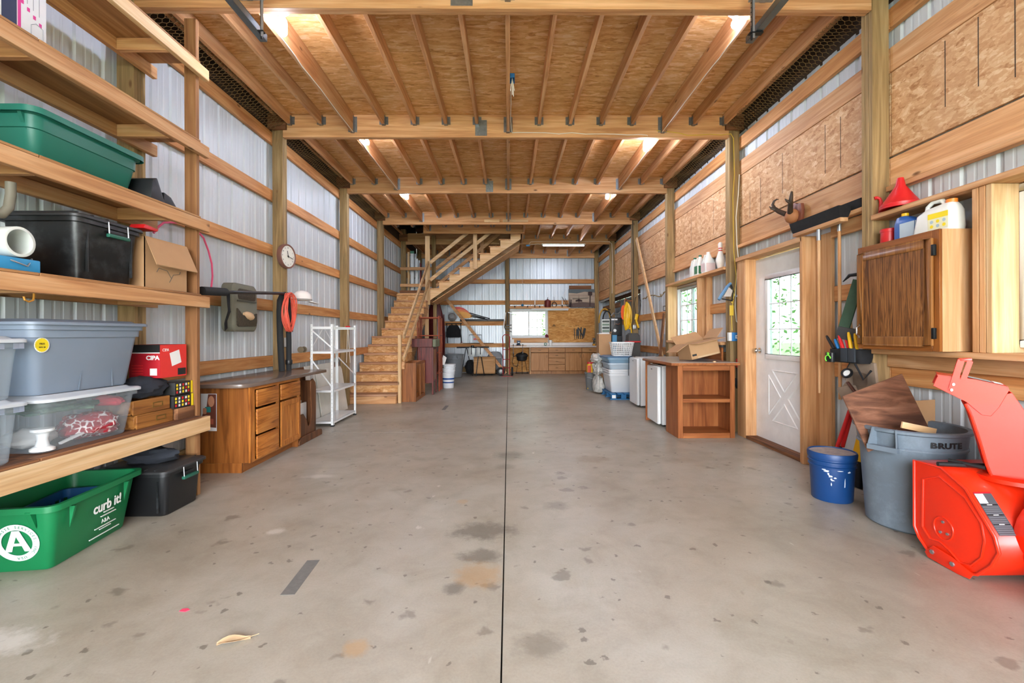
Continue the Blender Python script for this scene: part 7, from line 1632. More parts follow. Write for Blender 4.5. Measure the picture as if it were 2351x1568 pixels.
MB().box((-0.005, -0.0525, -0.022), (0.04, -0.05, 0.022)).build('white_socket', WHITEP, t, 0.002, local=True); MB().box((0.008, -0.0535, -0.01), (0.027, -0.0525, 0.01)).build('socket_slot', BLUEBOX, t, local=True)
t = thing('light_switch', 'white light switch plate on the wall beside the white door', 'light switch', (CX + 2.965, 5.7, 1.205))
MB().box((-0.02, -0.06, -0.065), (0.06, 0.06, 0.065)).build('cover_plate', WHITEP, t, 0.004, local=True); MB().box((-0.026, -0.006, -0.015), (-0.02, 0.006, 0.015)).build('toggle', PORC, t, 0.002, local=True)
t = thing('brush_scraper', 'red and black snow brush hanging on the post beside the bookcase', 'brush', (CX + 2.925, PY[4] - 0.03, 0.75))
MB().cyl((0, 0, 0.08), (0, 0, 0.19), 0.013, n=10).build('red_grip', RED, t, local=True); MB().cyl((0, 0, -0.06), (0, 0, 0.08), 0.01, n=10).build('shaft', BLACKP, t, local=True)
MB().prism([(-0.03, -0.06), (0.02, -0.05), (0.045, -0.09), (0.03, -0.17), (-0.01, -0.19), (-0.035, -0.14)], -0.02, 0.015, 'xz').build('scraper_head', BLACKP, t, 0.004, local=True); MB().prism([(0.045, -0.09), (0.055, -0.085), (0.045, -0.16), (0.03, -0.17)], -0.015, 0.01, 'xz').build('red_edge', RED, t, local=True)
t = thing('yellow_handled_driver', 'black and yellow driver hung on the wall behind the door jamb', 'tool', (CX + 2.95, 5.66, 1.42))
MB().cyl((0, 0, -0.11), (0, 0, 0.0), 0.014, n=10).build('yellow_grip', YELLOW, t, local=True); MB().box((-0.02, -0.03, 0.0), (0.02, 0.03, 0.06)).build('black_head', BLACKP, t, 0.004, local=True)
MB().box((-0.01, -0.035, 0.06), (0.01, 0.02, 0.075)).build('orange_tip', plain('orange_tip', '#c7642a', 0.5), t, local=True)
# antlers
t = thing('antler_mount', 'pair of dark pronghorn antlers on a brown shield over the door', 'antlers', (CX + 2.968, 4.63, 2.465))
SHD = wood('shield_walnut', '#5b3023', '#7a4634', '#8d5845', 2, 0.45, 1.4, False, 0.03)
sh = [(0.1, 0.1), (0.04, 0.105), (0.0, 0.13), (-0.04, 0.105), (-0.1, 0.1), (-0.115, 0.03), (-0.1, -0.06), (-0.05, -0.12), (0.0, -0.145), (0.05, -0.12), (0.1, -0.06), (0.115, 0.03)]
MB().prism(sh, -0.035, 0.0, 'yz').build('shield_board', SHD, t, 0.008, 2, True)
MB().lathe([(0.07, 0), (0.075, 0.02), (0.062, 0.06), (0.03, 0.085), (0, 0.09)], 18, T=MX.Translation((-0.036, 0, -0.01)) @ MX.Rotation(R(-90), 4, 'Y')).build('skull_cap', plain('tan_hide', '#a96f45', 0.7), t, local=True)
HORN = plain('dark_horn', '#3b2c20', 0.55, 0, 0.25, 14, 0.3)
for s_ in (1, -1):
    b = V((-0.1, s_ * 0.035, 0.02))
    pts = [b, b + V((-0.035, s_ * 0.06, 0.045)), b + V((-0.06, s_ * 0.105, 0.09)), b + V((-0.065, s_ * 0.125, 0.135)), b + V((-0.055, s_ * 0.115, 0.17)), b + V((-0.04, s_ * 0.09, 0.182)), b + V((-0.032, s_ * 0.07, 0.172))]
    MB().tube(pts, [0.027, 0.024, 0.02, 0.015, 0.011, 0.007, 0.002], 10).build('horn', HORN, t, local=True)
    MB().tube([b + V((-0.05, s_ * 0.09, 0.07)), b + V((-0.095, s_ * 0.1, 0.09)), b + V((-0.115, s_ * 0.1, 0.11))], [0.018, 0.012, 0.003], 8).build('prong', HORN, t, local=True)
# brooms over the door
BRIS = plain('black_bristles', '#141314', 0.95, 0, 0.4, 60, 0.9)
for i, (y, hy0, lab, yc, sc_, x_) in enumerate(((4.1, 4.1, 'push broom with a long black bristle head resting on the door frame', 4.12, 1.0, CX + 2.83), (3.96, 3.96, 'second push broom hanging beside the first at the door frame', 3.86, 0.58, CX + 2.915))):
    t = thing('push_broom', lab, 'broom', (x_, y, 2.2), 0, 'push brooms by the door')
    z0 = 2.2 if i == 0 else 2.252
    L = 0.32 * sc_
    MB().box((x_ - 0.035, yc - L, z0), (x_ + 0.035, yc + L, z0 + 0.035)).build('broom_block', lumber(1), t, 0.006, 2)
    m = MB(); rnd = random.Random(i)
    m.loft([[(x_ + dx * s_, yc + dy * (1 + 0.06 * (s_ - 1)), z) for dx, dy in ((-0.035, -L), (0.035, -L), (0.035, L), (-0.035, L))] for z, s_ in ((z0 + 0.036, 1.0), (z0 + 0.08, 1.4 - 0.25 * i), (z0 + 0.13 * (0.6 + 0.4 * sc_), 1.7 - 0.5 * i))], smooth=False); m.build('bristle_pack', BRIS, t)
    MB().cyl((x_ - 0.01, y, z0 + 0.0), (x_ - 0.01, y, z0 - 0.1), 0.017, n=12).build('ferrule', GALV, t)
    MB().cyl((x_ - 0.01, y, z0 - 0.1), (x_ + 0.0, y + 0.01, 0.72 - 0.04 * i), 0.0135, n=12).build('broom_handle', lumber(2), t)
# hanging gear next to the near post
t = thing('folding_camp_stool', 'dark green strapped camp stool hanging by the near right post', 'camp stool', (2.86, 3.72, 1.5))
DGR = plain('dark_green_canvas', '#38513f', 0.9, 0, 0.15, 12, 0.3)
MB().beam((2.83, 3.66, 1.69), (2.77, 3.76, 1.27), 0.09, 0.012, (1, 0.3, 0)).build('canvas_strap', DGR, t); MB().beam((2.84, 3.64, 1.69), (2.84, 3.62, 1.26), 0.05, 0.012, (1, 0.3, 0)).build('canvas_strap', DGR, t)
MB().beam((2.76, 3.79, 1.27), (2.84, 3.57, 1.22), 0.06, 0.1).build('stool_seat', plain('charcoal_pad', '#3a3a3a', 0.8), t, 0.01)
MB().tube([(2.79, 3.78, 1.69), (2.8, 3.72, 1.735), (2.82, 3.66, 1.735), (2.83, 3.63, 1.7)], [0.004, 0.014, 0.016, 0.008], 8).build('curved_hook', IRON, t)
t = thing('tool_pouch', 'black tool pouch stuffed with coloured hand tools by the wall cabinet', 'tool pouch', (2.8, 3.7, 1.08))
MB().loft([ring(2.74, 3.53, 2.84, 3.84, 1.02, 0.03), ring(2.72, 3.52, 2.85, 3.86, 1.07, 0.03), ring(2.72, 3.52, 2.85, 3.86, 1.13, 0.03)]).build('pouch_body', BLACKF, t)
for y0 in (3.55, 3.63): MB().box((2.705, y0, 1.03), (2.72, y0 + 0.07, 1.14)).build('side_pocket', plain('dark_slate_cloth', '#2b3138', 0.85), t, 0.004)
MB().tube([(2.72, 3.56, 1.02), (2.74, 3.5, 0.9), (2.8, 3.5, 0.97)], 0.008, 6).build('belt_tail', BLACKF, t)
for i, (y, x, tl, m_, ln, lab) in enumerate(((3.72, 2.745, 24, RED, 0.13, 'red pliers handle sticking out of the black tool pouch'), (3.69, 2.77, 20, RED, 0.12, 'second red pliers handle beside the yellow grips in the pouch'), (3.64, 2.75, 12, YELLOW, 0.14, 'yellow grip sticking out of the black tool pouch'), (3.6, 2.77, 12, YELLOW, 0.13, 'second yellow grip nearest the wall cabinet in the pouch'), (3.78, 2.75, 28, BLUE, 0.09, 'blue grip low in the black tool pouch'), (3.82, 2.74, 40, BLACKP, 0.14, 'black grip leaning out beyond the blue one in the pouch'))):
    o = MB().lathe([(0.011, 0), (0.014, 0.02), (0.012, ln * .8), (0.008, ln)], 10, T=MX.Translation((x, y, 1.131)) @ MX.Rotation(R(-tl), 4, 'X')).build('tool_grip', m_); tag(o, lab, 'hand tool', 'hand tools in the pouch')
t = thing('tape_measure', 'black and lime tape measure clipped on the tool pouch', 'tape measure', (2.7, 3.8, 1.06))
LIME = plain('lime_plastic', '#7fe04a', 0.4)
MB().loft([ring(-0.025, -0.04, 0.015, 0.04, -0.04, 0.015), ring(-0.025, -0.04, 0.015, 0.04, 0.04, 0.015)]).build('tape_case', BLACKP, t, 0.004, local=True)
MB().tube([(-0.026, 0.03 * math.cos(R(a)), -0.01 + 0.026 * math.sin(R(a))) for a in range(-60, 200, 20)], 0.005, 6).build('lime_ring', LIME, t, local=True); MB().cyl((-0.026, -0.005, 0.03), (-0.032, -0.005, 0.03), 0.012, n=12).build('lime_button', LIME, t, local=True)
t = thing('round_work_lamp', 'small round black work lamp hanging under the tool pouch', 'lamp', (2.79, 3.74, 0.93))
MB().lathe([(0.0, -0.015), (0.04, -0.012), (0.045, 0.0), (0.04, 0.014), (0.03, 0.012), (0.028, 0.0)], 20, T=MX.Rotation(R(-60), 4, 'Y') @ MX.Rotation(R(20), 4, 'X')).build('lamp_ring', BLACKP, t, local=True); MB().lathe([(0.027, 0.004), (0, 0.006)], 16, T=MX.Rotation(R(-60), 4, 'Y') @ MX.Rotation(R(20), 4, 'X')).build('lens', WHITEP, t, local=True)
MB().tube([(0, 0, 0.04), (0.01, -0.02, 0.09)], 0.004, 6).build('lamp_hook', IRON, t, local=True)
t = thing('leather_tool_apron', 'worn tan canvas tool apron hanging under the black tool pouch', 'apron', (2.82, 3.6, 0.9))
TAN = plain('worn_canvas', '#8d7a68', 0.95, 0, 0.15, 9, 0.3)
MB().prism([(3.76, 1.03), (3.5, 1.03), (3.46, 0.72), (3.64, 0.7), (3.86, 0.78), (3.78, 0.88)], 2.82, 2.845, 'yz').build('apron_body', TAN, t, 0.008)
MB().loft([[(2.79 + 0.02 * math.cos(a), 3.6 + 0.1 * math.cos(a), z + 0.02 * math.sin(a)) for a in [2 * math.pi * i / 12 for i in range(12)]] for z in (0.86, 0.93)]).build('front_pocket', TAN, t); MB().prism([(3.84, 0.8), (3.68, 0.84), (3.62, 0.74), (3.78, 0.71)], 2.77, 2.82, 'yz').build('side_pocket', TAN, t, 0.01)
MB().cyl((2.765, 3.7, 0.86), (2.78, 3.62, 0.77), 0.012, n=8).build('apron_tool', plain('dark_brown_handle', '#4a281c', 0.5), t)
t = thing('bolt_cutter', 'bolt cutter with two red handles standing beside the blue bucket', 'bolt cutter', (2.83, 3.78, 0))
for dx in (-0.02, 0.025): MB().cyl((2.8 + dx, 3.84, 0.3), (2.82 + dx * .4, 3.73, 0.64), 0.016, n=10).build('red_handle', RED, t)
MB().cyl((2.8, 3.86, 0.02), (2.8, 3.84, 0.3), 0.018, n=8).build('cutter_head', IRON, t); MB().cyl((2.82, 3.73, 0.64), (2.82, 3.72, 0.67), 0.022, n=8).build('handle_end', BLACKP, t)
t = thing('yellow_broom', 'pale wooden pole with a yellow broom head by the trash can', 'broom', (2.85, 3.7, 0))
MB().cyl((2.91, 3.86, 1.36), (2.87, 3.68, 0.4), 0.013, n=10).build('broom_handle', palewood(2), t); MB().loft([ring(2.845, 3.675, 2.895, 3.72, 0.4, 0.01), ring(2.83, 3.65, 2.92, 3.76, 0.22, 0.01)]).build('broom_head', YELLOW, t); MB().loft([ring(2.83, 3.65, 2.92, 3.76, 0.219, 0.01), ring(2.82, 3.65, 2.93, 3.78, 0.01, 0.01)]).build('bristle_pack', BRIS, t)
# wall cabinet
t = thing('oak_wall_cabinet', 'dark grained oak wall cabinet standing on the near window sill board', 'cabinet', (2.85, 3.17, 1.142))
OKD = lambda a: wood('grained_oak', '#4a2c16', '#7b4f27', '#946437', a, 0.4, 2.0, False, 0.02, 2.6, 1.5)
PLS = wood('pale_oak_side', '#b98c5d', '#c99e70', '#d8b289', 2, 0.35, 1.0, False, 0.0)
xa, xb, y0, y1, z0, z1 = 2.72, 2.965, 2.835, 3.505, 1.142, 1.915
for a, b, nm, m_ in (((xa + 0.001, y0, z0), (xb, y0 + 0.015, z1), 'side_panel', PLS), ((xa + 0.001, y1 - 0.015, z0), (xb, y1, z1), 'side_panel', PLS), ((xa + 0.001, y0 + 0.016, z0), (xb, y1 - 0.016, z0 + 0.015), 'bottom_board', oakside(1)), ((xa + 0.001, y0 + 0.016, z1 - 0.015), (xb, y1 - 0.016, z1), 'top_board', oakside(1)), ((xb - 0.01, y0 + 0.016, z0 + 0.016), (xb, y1 - 0.016, z1 - 0.016), 'back_panel', oakside(2))): bar(nm, a, b, m_, t, 0.001)
for a, b in ((y0, y0 + 0.05), (y1 - 0.05, y1)): bar('face_stile', (xa - 0.018, a, z0), (xa, b, z1), oakside(2), t, 0.002)
for a, b in ((z0, z0 + 0.05), (z1 - 0.05, z1)): bar('face_rail', (xa - 0.018, y0 + 0.051, a), (xa, y1 - 0.051, b), oakside(1), t, 0.002)
xd = xa - 0.038
dr = MB()
a0, a1, b0, b1, w_ = y0 + 0.035, y1 - 0.012, z0 + 0.035, z1 - 0.05, 0.06
for p, q in (((xd, a0, b0), (xd + 0.019, a0 + w_, b1)), ((xd, a1 - w_, b0), (xd + 0.019, a1, b1)), ((xd, a0 + w_, b0), (xd + 0.0188, a1 - w_, b0 + w_)), ((xd, a0 + w_, b1 - w_), (xd + 0.0188, a1 - w_, b1))): dr.box(p, q)
do = dr.build('door', wood('brown_oak', '#6a411e', '#87582b', '#9d6c3a', 2, 0.4, 1.5, False, 0.03, 1.4), t, 0.007, 2)
MB().box((xd + 0.006, a0 + w_ - 0.006, b0 + w_ - 0.006), (xd + 0.014, a1 - w_ + 0.006, b1 - w_ + 0.006)).build('door_panel', OKD(2), do)
for zz in (b0 + 0.08, b1 - 0.08): MB().box((xd - 0.003, a0 - 0.018, zz - 0.035), (xd + 0.018, a0 + 0.0, zz + 0.035)).build('hinge', DARKM, do, 0.003)
MB().tube([(xd, a1 - 0.03, b0 + 0.06), (xd - 0.024, a1 - 0.03, b0 + 0.075), (xd - 0.024, a1 - 0.03, b0 + 0.125), (xd, a1 - 0.03, b0 + 0.14)], 0.006, 8).build('pull', CHROME, do)
for zz in (b0 + 0.055, b0 + 0.145): MB().cyl((xd - 0.004, a1 - 0.03, zz), (xd, a1 - 0.03, zz), 0.011, n=12).build('pull_plate', CHROME, do)
# on the cabinet and the head board
t = thing('red_coffee_can', 'red plastic can on the wall cabinet beside the post', 'can', (2.86, 3.4, 1.916))
MB().lathe([(0.052, 0), (0.055, 0.008), (0.052, 0.1)], 24).build('can_body', RED, t, local=True); MB().lathe([(0.056, 0.1), (0.056, 0.122), (0.05, 0.126), (0, 0.126)], 24).build('can_lid', RED, t, local=True)
t = thing('blue_oil_jug', 'blue and white oil jug on the wall cabinet beside the red can', 'jug', (2.86, 3.22, 1.916))
MB().loft([ring(-0.05, -0.09, 0.05, 0.09, 0, 0.02), ring(-0.05, -0.09, 0.05, 0.09, 0.13, 0.02), ring(-0.04, 0.0, 0.04, 0.08, 0.175, 0.02), ring(-0.022, 0.02, 0.022, 0.065, 0.185, 0.015)]).build('jug_body', plain('oil_blue', '#1d58a5', 0.4), t, local=True)
MB().cyl((0, 0.042, 0.185), (0, 0.042, 0.205), 0.022, n=14).build('jug_cap', YELLOW, t, local=True)
MB().box((-0.0515, -0.088, 0.02), (-0.05, 0.03, 0.125)).build('pale_label', plain('pale_blue_label', '#b9cbd6', 0.4), t, local=True); MB().box((-0.048, -0.0915, 0.02), (0.048, -0.09, 0.125)).build('pale_label', plain('pale_blue_label', '#b9cbd6', 0.4), t, local=True)
t = thing('white_chemical_jug', 'white handled jug with a yellow label and orange cap on the wall cabinet', 'jug', (2.84, 2.98, 1.916), R(4))
m = MB(); m.loft([ring(-0.06, -0.125, 0.06, 0.14, 0, 0.03, 4), ring(-0.06, -0.13, 0.06, 0.135, 0.03, 0.03, 4), ring(-0.058, -0.125, 0.058, 0.115, 0.13, 0.03, 4), ring(-0.045, -0.115, 0.045, 0.06, 0.165, 0.03, 4), ring(-0.03, -0.105, 0.03, -0.03, 0.18, 0.02, 4)]); m.build('jug_body', JUGM, t, local=True)
MB().tube([(0, 0.085, 0.14), (0, 0.075, 0.19), (0, 0.04, 0.215), (0, -0.02, 0.21), (0, -0.05, 0.175)], [0.014, 0.013, 0.014, 0.016, 0.016], 10).build('handle', JUGM, t, local=True)
MB().cyl((0, -0.08, 0.178), (0, -0.08, 0.202), 0.03, n=18).build('jug_cap', plain('orange_cap', '#e9822c', 0.4), t, local=True)
MB().box((-0.0612, -0.11, 0.02), (-0.0595, 0.02, 0.125)).build('label', plain('pale_label', '#e3dfb8', 0.5), t, local=True); MB().box((-0.0618, -0.11, 0.09), (-0.0605, 0.02, 0.125)).build('yellow_band', YST, t, local=True)
for i in range(3):
    for j in range(2): MB().cyl((-0.0612, -0.085 + i * 0.04, 0.04 + j * 0.03), (-0.062, -0.085 + i * 0.04, 0.04 + j * 0.03), 0.011, n=10).build('pictogram', plain('picto_blue', '#a9bcc6', 0.5) if (i + j) % 2 else YST, t, local=True)
t = thing('red_funnel', 'large red funnel upside down on the head board by the post', 'funnel', (2.885, 3.33, 2.176))
MB().lathe([(0.118, 0), (0.121, 0.004), (0.121, 0.03), (0.113, 0.036), (0.075, 0.095), (0.032, 0.165), (0.02, 0.225), (0.017, 0.225), (0.028, 0.165), (0.07, 0.095), (0.11, 0.034), (0.116, 0.0)], 36, cap0=False, cap1=False).build('cone', RED, t, local=True)
MB().lathe([(0.122, 0.0), (0.125, 0.003), (0.125, 0.008), (0.121, 0.01)], 36, cap0=False, cap1=False).build('rim_bead', RED, t, local=True)
t = thing('red_flexible_spout', 'small red bent spout standing beside the red funnel', 'spout', (2.88, 3.5, 2.176))
MB().tube([(0, 0, 0), (0, 0, 0.1), (-0.005, 0.005, 0.125), (-0.02, 0.015, 0.135), (-0.035, 0.02, 0.13)], [0.016, 0.012, 0.011, 0.012, 0.014], 12).build('spout_tube', RED, t, local=True); MB().lathe([(0.02, 0), (0.02, 0.008)], 14).build('spout_base', RED, t, local=True)
# trash can with boards
CANB = plain('weathered_grey_can', '#67737e', 0.55, 0, 0.1, 4, 0, 0, 0.5, '#8fa0ad', 0.4)
t = trashcan('large_trash_can', 'large grey trash can with scrap boards in front of the oak wall cabinet', 2.655, 3.0, 0.288, 0.235, 0.655, CANB, 2, R(205))
for i, ch in enumerate('BRUTE'):
    a = R(-109 + i * 7.4) ; rr2 = 0.2895
    o = text(ch, 0.046, BLACKP, t, (0, 0, 0), (0, 0, 0), bold=0.002); o.matrix_local = MX.Rotation(-R(205), 4, 'Z') @ MX.Translation((rr2 * math.cos(a), rr2 * math.sin(a), 0.578)) @ MX.Rotation(a + R(90), 4, 'Z') @ MX.Rotation(R(90), 4, 'X') @ MX.Scale(1.25, 4, (1, 0, 0))
for k in range(3):
    MB().lathe([(0.2755, 0.54 - k * 0.011), (0.2755, 0.543 - k * 0.011)], 48, cap0=False, cap1=False).build('print_line', CANB, t, local=True) if 0 else None
DP = wood('scrap_ply', '#503326', '#77503c', '#8d6550', 0, 0.6, 1.2, False, 0.03)
m = MB().box((-0.26, -0.006, -0.2), (0.26, 0.006, 0.18), MX.Translation((2.53, 3.05, 0.74)) @ MX.Rotation(R(8), 4, 'Z') @ MX.Rotation(R(-14), 4, 'X') @ MX.Rotation(R(-14) * 0, 4, 'Y') @ MX.Rotation(R(-16), 4, 'Y'))
tag(m.build('scrap_board', DP, None, 0.002, 1), 'dark brown square scrap board sticking out of the large trash can', 'board')
m = MB().add([(2.72, 3.2, 0.5), (2.84, 3.14, 0.5), (2.84, 3.14, 0.79), (2.72, 3.2, 0.8), (2.72, 3.206, 0.5), (2.84, 3.146, 0.5), (2.84, 3.146, 0.79), (2.72, 3.206, 0.8)], [(0, 1, 2, 3), (7, 6, 5, 4), (0, 4, 5, 1), (1, 5, 6, 2), (2, 6, 7, 3), (3, 7, 4, 0)])
m.add([(2.84, 3.14, 0.5), (2.94, 3.12, 0.5), (2.94, 3.12, 0.8), (2.84, 3.14, 0.79), (2.84, 3.146, 0.5), (2.94, 3.126, 0.5), (2.94, 3.126, 0.8), (2.84, 3.146, 0.79)], [(0, 1, 2, 3), (7, 6, 5, 4), (0, 4, 5, 1), (1, 5, 6, 2), (2, 6, 7, 3), (3, 7, 4, 0)])
tag(m.build('folded_cardboard', CARD), 'folded brown cardboard standing in the large trash can', 'cardboard')
tag(MB().box((-0.11, -0.005, -0.02), (0.11, 0.005, 0.02), MX.Translation((2.58, 2.85, 0.66)) @ MX.Rotation(R(12), 4, 'Y')).build('wood_strip', palewood(0)), 'pale wood strip on the rim of the large trash can', 'wood strip')
# blue bucket
t = thing('blue_bucket', 'paint-splashed blue bucket with a dusty lid beside the large trash can', 'bucket', (2.47, 3.47, 0))
BB = plain('deep_blue_plastic', '#0f3b70', 0.42, 0, 0.08, 4, 0, 0, 0.5, '#dfe3e8', 0.0)
MB().lathe([(0.13, 0), (0.134, 0.006), (0.146, 0.255), (0.156, 0.257), (0.157, 0.265), (0.148, 0.27), (0.149, 0.29), (0.159, 0.292), (0.159, 0.3), (0.151, 0.305), (0.151, 0.33)], 40, cap1=False).build('bucket_body', BB, t, local=True)
MB().lathe([(0.152, 0.315), (0.16, 0.318), (0.163, 0.35), (0.158, 0.362), (0.15, 0.362), (0.147, 0.353)], 40, cap0=False, cap1=False).build('lid_rim', BB, t, local=True)
MB().lathe([(0.148, 0.35), (0.148, 0.354), (0, 0.354)], 40, cap0=False).build('lid_top', plain('dusty_lid', '#a99c94', 0.8, 0, 0.25, 14, 0, 0, 0.3, '#5b6f94', 0.6), t, local=True)
MB().tube([(-0.15, 0.03, 0.28), (-0.155, -0.06, 0.2), (-0.1, -0.125, 0.16)], 0.003, 6).build('bail_handle', GALV, t, local=True) if 0 else None
SPL = plain('white_paint', '#d4dbe4', 0.5); rnd = random.Random(21)
def splat(a, z, w, h):
    r_ = 0.134 + (z - 0.006) / 0.249 * 0.012 + 0.0008
    pts = []
    n = 10
    rg = []
    for q in range(n):
        th = 2 * math.pi * q / n; k = rnd.uniform(0.55, 1.2)
        aa = a + w * k * math.cos(th) / r_; zz = z + h * k * math.sin(th); rr3 = 0.134 + (zz - 0.006) / 0.249 * 0.012
        rg.append(((rr3 + 0.0002) * math.cos(aa), (rr3 + 0.0002) * math.sin(aa), zz)); pts.append(((rr3 + 0.0012) * math.cos(aa), (rr3 + 0.0012) * math.sin(aa), zz))
    MB().loft([rg, pts]).build('paint_splash', SPL, t, local=True)
for a, z, w, h in ((222, 0.235, 0.02, 0.008), (226, 0.215, 0.008, 0.012), (231, 0.2, 0.012, 0.01), (233, 0.178, 0.008, 0.008), (237, 0.17, 0.012, 0.004), (233, 0.14, 0.004, 0.012), (243, 0.19, 0.012, 0.005), (256, 0.245, 0.02, 0.003), (215, 0.244, 0.015, 0.004), (268, 0.15, 0.003, 0.04), (280, 0.235, 0.014, 0.008)): splat(R(a), z, w, h)
# ---------------------------------------------------------------- snow blower
t = thing('red_snow_blower', 'bright red snow blower with a tall chute at the right edge', 'snow blower', (2.65, 2.2, 0))
SR = plain('snow_blower_red', '#e02a0a', 0.34, 0, 0.03, 3, 0, 0.15)
prof = [(2.63, 0.525), (2.63, 0.14), (2.6, 0.085), (2.54, 0.03), (2.46, 0.006), (2.36, 0.006), (2.27, 0.04), (2.2, 0.12), (2.165, 0.2), (2.185, 0.27), (2.25, 0.357), (2.325, 0.457), (2.46, 0.53)]
for x in (2.352, 2.95): MB().prism(prof, x, x + 0.006, 'yz').build('side_plate', SR, t, 0.0025, 2)
for x in (2.356,):
    def inset(f, c=(2.42, 0.27)): return [(c[0] + (y - c[0]) * f, c[1] + (z - c[1]) * f) for y, z in prof]
    MB().tube([(2.3515, y, z) for y, z in inset(0.985)], 0.008, 8, closed=True).build('edge_bead', SR, t)
    inner = [(2.57, 0.43), (2.575, 0.16), (2.53, 0.11), (2.47, 0.12), (2.42, 0.1), (2.36, 0.06), (2.3, 0.075), (2.25, 0.14), (2.235, 0.23), (2.25, 0.31), (2.33, 0.41), (2.47, 0.475)]
    MB().tube([(2.3515, y, z) for y, z in inner], 0.006, 8, closed=True).build('pressed_rib', SR, t)
    MB().tube([(2.351, 2.45 + 0.055 * math.cos(2 * math.pi * i / 24), 0.2 + 0.06 * math.sin(2 * math.pi * i / 24)) for i in range(24)], 0.004, 8, closed=True).build('bearing_ring', SR, t)
for y, z in ((2.45, 0.235), (2.425, 0.18), (2.465, 0.175)): MB().cyl((2.352, y, z), (2.345, y, z), 0.0075, n=6).build('bolt', GALV, t)
back = prof[4:] 
shell_ = [(2.63, 0.522)] + [p for p in reversed(prof[5:])]
m = MB(); n = len(shell_)
m.add([(2.357, y, z) for y, z in shell_] + [(2.951, y, z) for y, z in shell_], [(i, i + 1, n + i + 1, n + i) for i in range(n - 1)], True)
o = m.build('housing_shell', SR, t); o.modifiers.new('solid', 'SOLIDIFY').thickness = 0.004
MB().cyl((2.36, 2.45, 0.2), (2.95, 2.45, 0.2), 0.018, n=12).build('auger_shaft', DARKM, t)
for i in range(5):
    m = MB(); pts = [(2.42 + i * 0.11 + 0.05 * math.cos(2 * math.pi * q / 16), 2.45 + 0.15 * math.cos(2 * math.pi * q / 16), 0.2 + 0.15 * math.sin(2 * math.pi * q / 16)) for q in range(16)]
    m.loft([pts, [(x + 0.006, y, z) for x, y, z in pts]], smooth=False); m.build('auger_blade', SR, t)
sk = [(2.53, 0.0), (2.5, 0.045), (2.36, 0.03), (2.3, 0.0)]
MB().prism([(2.55, 0.03), (2.53, 0.006), (2.36, 0.0), (2.3, 0.006), (2.28, 0.04), (2.4, 0.075), (2.5, 0.085)], 2.338, 2.345, 'yz').build('skid_shoe', SR, t, 0.004, 2)
for y, z in ((2.5, 0.05), (2.385, 0.04)): MB().cyl((2.338, y, z), (2.33, y, z), 0.012, n=6).build('skid_bolt', GALV, t)
# warning label on the sloped shell
T = MX.Translation((2.46, 2.253, 0.362)) @ MX.Rotation(R(52.8), 4, 'X')
def lab(nm, x0, x1, u0, u1, m_, h=0.0045): MB().box((x0, u0, h - 0.0005), (x1, u1, h), T).build(nm, m_, t)
DGL = plain('label_charcoal', '#4a4b50', 0.5)
lab('label_sheet', -0.09, 0.0, -0.11, 0.1, DGL); lab('label_head', -0.09, 0.0, 0.094, 0.101, CR1, 0.005); lab('label_picture', -0.088, -0.045, 0.045, 0.092, WHITEP, 0.005)
for u in (0.035, -0.015, -0.06): lab('label_line', -0.088, -0.003, u, u + 0.005, BLACKP, 0.005); lab('label_tab', -0.058, -0.032, u + 0.001, u + 0.004, WHITEP, 0.0055)
for k in range(14): lab('label_text', -0.086, -0.006, -0.105 + k * 0.01, -0.1035 + k * 0.01, plain('label_text_grey', '#7c7d82', 0.5), 0.005)
# clean-out tool
MB().cyl((2.34, 2.47, 0.545), (2.58, 2.42, 0.545), 0.012, 0.014, n=10).build('clearing_tool', BLACKP, t); MB().cyl((2.43, 2.5, 0.555), (2.5, 2.37, 0.55), 0.011, n=10).build('clearing_tool', BLACKP, t)
# chute: rear wall, two sides, deflector, strap; swung round to throw to the far left
def CH(m):
    ca, sa = math.cos(R(-42)), math.sin(R(-42)); out = []
    for x, y, z in m.v:
        dx, dy = 0.76 * (x - 2.66), (y - 2.36); out.append((2.66 + ca * dx - sa * dy, 2.36 + sa * dx + ca * dy, z + 0.05 * dx))
    m.v = out; return m
ya, yb = 2.26, 2.46
left = [(2.53, 0.5), (2.5, 0.57), (2.465, 0.7), (2.42, 0.84), (2.395, 0.89)]; rightp = [(2.62, 0.955), (2.68, 0.86), (2.73, 0.72), (2.75, 0.6), (2.755, 0.5)]
side = left + rightp
for y in (ya, yb): CH(MB().prism(side, y, y + 0.005, 'xz')).build('chute_side', SR, t, 0.0015, 1)
m = MB(); n = len(rightp); m.add([(x, ya + .003, z) for x, z in rightp] + [(x, yb + .003, z) for x, z in rightp], [(i, i + 1, n + i + 1, n + i) for i in range(n - 1)], True); o = CH(m).build('chute_back', SR, t); o.modifiers.new('solid', 'SOLIDIFY').thickness = 0.005
for y in (ya, yb + 0.004): CH(MB().tube([(x, y, z) for x, z in left], 0.009, 8)).build('chute_bead', SR, t)
defl = [(2.255, 1.045), (2.228, 0.985), (2.33, 0.935), (2.4, 0.9), (2.475, 0.835), (2.52, 0.83), (2.56, 0.88), (2.605, 0.965), (2.6, 0.985), (2.44, 1.02)]
for y in (ya - 0.008, yb + 0.008): CH(MB().prism(defl, y, y + 0.005, 'xz')).build('deflector_side', SR, t, 0.0015, 1)
top = [(2.25, 1.047), (2.44, 1.022), (2.6, 0.986), (2.608, 0.965)]
m = MB(); n = len(top); m.add([(x, ya - .008, z) for x, z in top] + [(x, yb + .013, z) for x, z in top], [(i, i + 1, n + i + 1, n + i) for i in range(n - 1)], False); o = CH(m).build('deflector_top', SR, t); o.modifiers.new('solid', 'SOLIDIFY').thickness = 0.005
T = MX.Translation((2.5, 2.35, 1.011)) @ MX.Rotation(R(12.6), 4, 'Y')
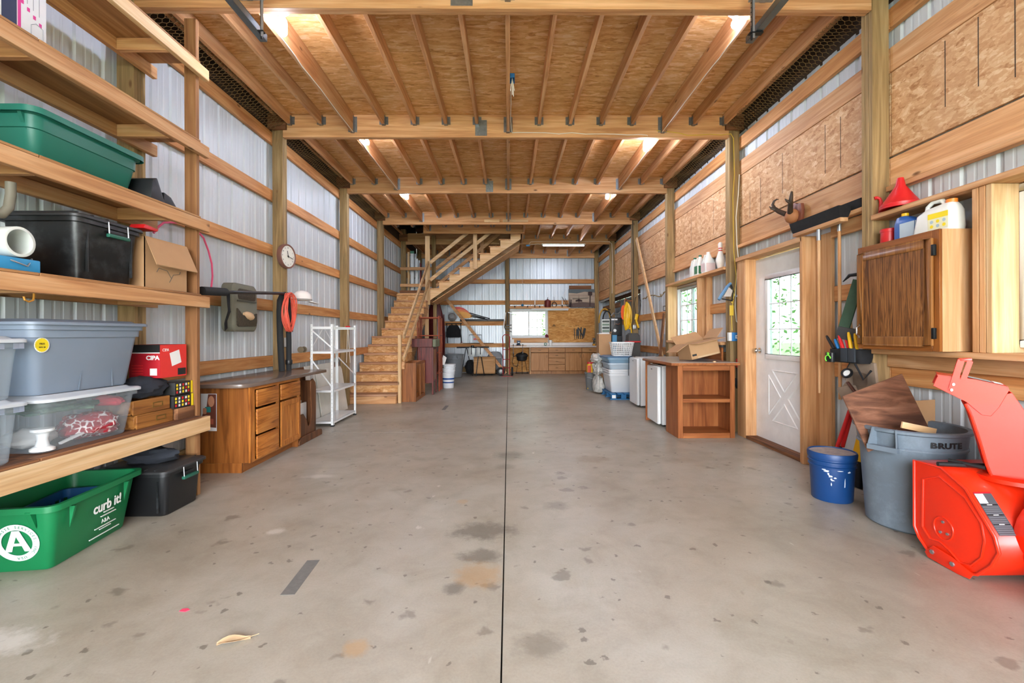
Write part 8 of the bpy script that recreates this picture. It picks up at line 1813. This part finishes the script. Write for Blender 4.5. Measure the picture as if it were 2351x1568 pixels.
CH(MB().box((-0.09, -0.06, 0.0), (0.03, 0.06, 0.001), T)).build('deflector_label', plain('label_grey', '#9a9a98', 0.5), t); CH(MB().box((0.04, -0.06, 0.0), (0.085, 0.06, 0.001), T)).build('deflector_label', WHITEP, t); CH(MB().box((0.03, -0.06, 0.0), (0.04, 0.06, 0.001), T)).build('label_line', CR1, t)
for y in (ya - 0.014, ya + 0.03):
    CH(MB().beam((2.325, y, 0.965), (2.375, y, 1.125), 0.006, 0.036, (1, 0, 0))).build('strap_side', SR, t)
CH(MB().box((2.36, ya - 0.017, 1.115), (2.43, ya + 0.034, 1.135), MX.Identity(4))).build('strap_top', SR, t, 0.006)
CH(MB().beam((2.42, ya - 0.014, 1.12), (2.385, ya - 0.014, 1.02), 0.006, 0.03, (1, 0, 0))).build('strap_side', SR, t)
for z, x in ((0.995, 2.335), (0.965, 2.325)): CH(MB().cyl((x, ya - 0.018, z), (x, ya - 0.026, z), 0.008, n=8)).build('strap_bolt', WHITEP, t)
MB().lathe([(0.15, 0.49), (0.15, 0.51), (0.12, 0.52), (0.12, 0.49)], 28, (2.64, 2.36, 0), False, False).build('chute_ring', SR, t)
# impeller drum, engine, wheels, handles behind, mostly beyond the frame
MB().cyl((2.65, 2.2, 0.27), (2.65, 1.98, 0.27), 0.2, n=28).build('impeller_drum', SR, t, 0.01)
for x, z in ((2.53, 0.43), (2.5, 0.2), (2.8, 0.4)): MB().cyl((x, 1.99, z), (x, 2.17, z), 0.012, n=8).build('drum_bolt', GALV, t)
bar('gear_case', (2.5, 1.5, 0.12), (2.8, 1.98, 0.45), SR, t, 0.02); bar('engine_cover', (2.47, 1.45, 0.46), (2.85, 1.9, 0.78), BLACKP, t, 0.04)
MB().cyl((2.66, 1.66, 0.78), (2.66, 1.66, 0.83), 0.1, n=24).build('recoil_cover', SR, t)
for x in (2.42, 2.88): wheel('wheel', (x, 1.66, 0.19), 0.19, 0.1, t, 'x')
for x in (2.45, 2.85): MB().tube([(x, 1.5, 0.5), (x, 1.2, 0.85), (x, 0.95, 0.98)], 0.013, 8).build('handle_tube', DARKM, t)
MB().tube([(2.45, 1.05, 0.93), (2.85, 1.05, 0.93)], 0.012, 8).build('handle_bar', DARKM, t)
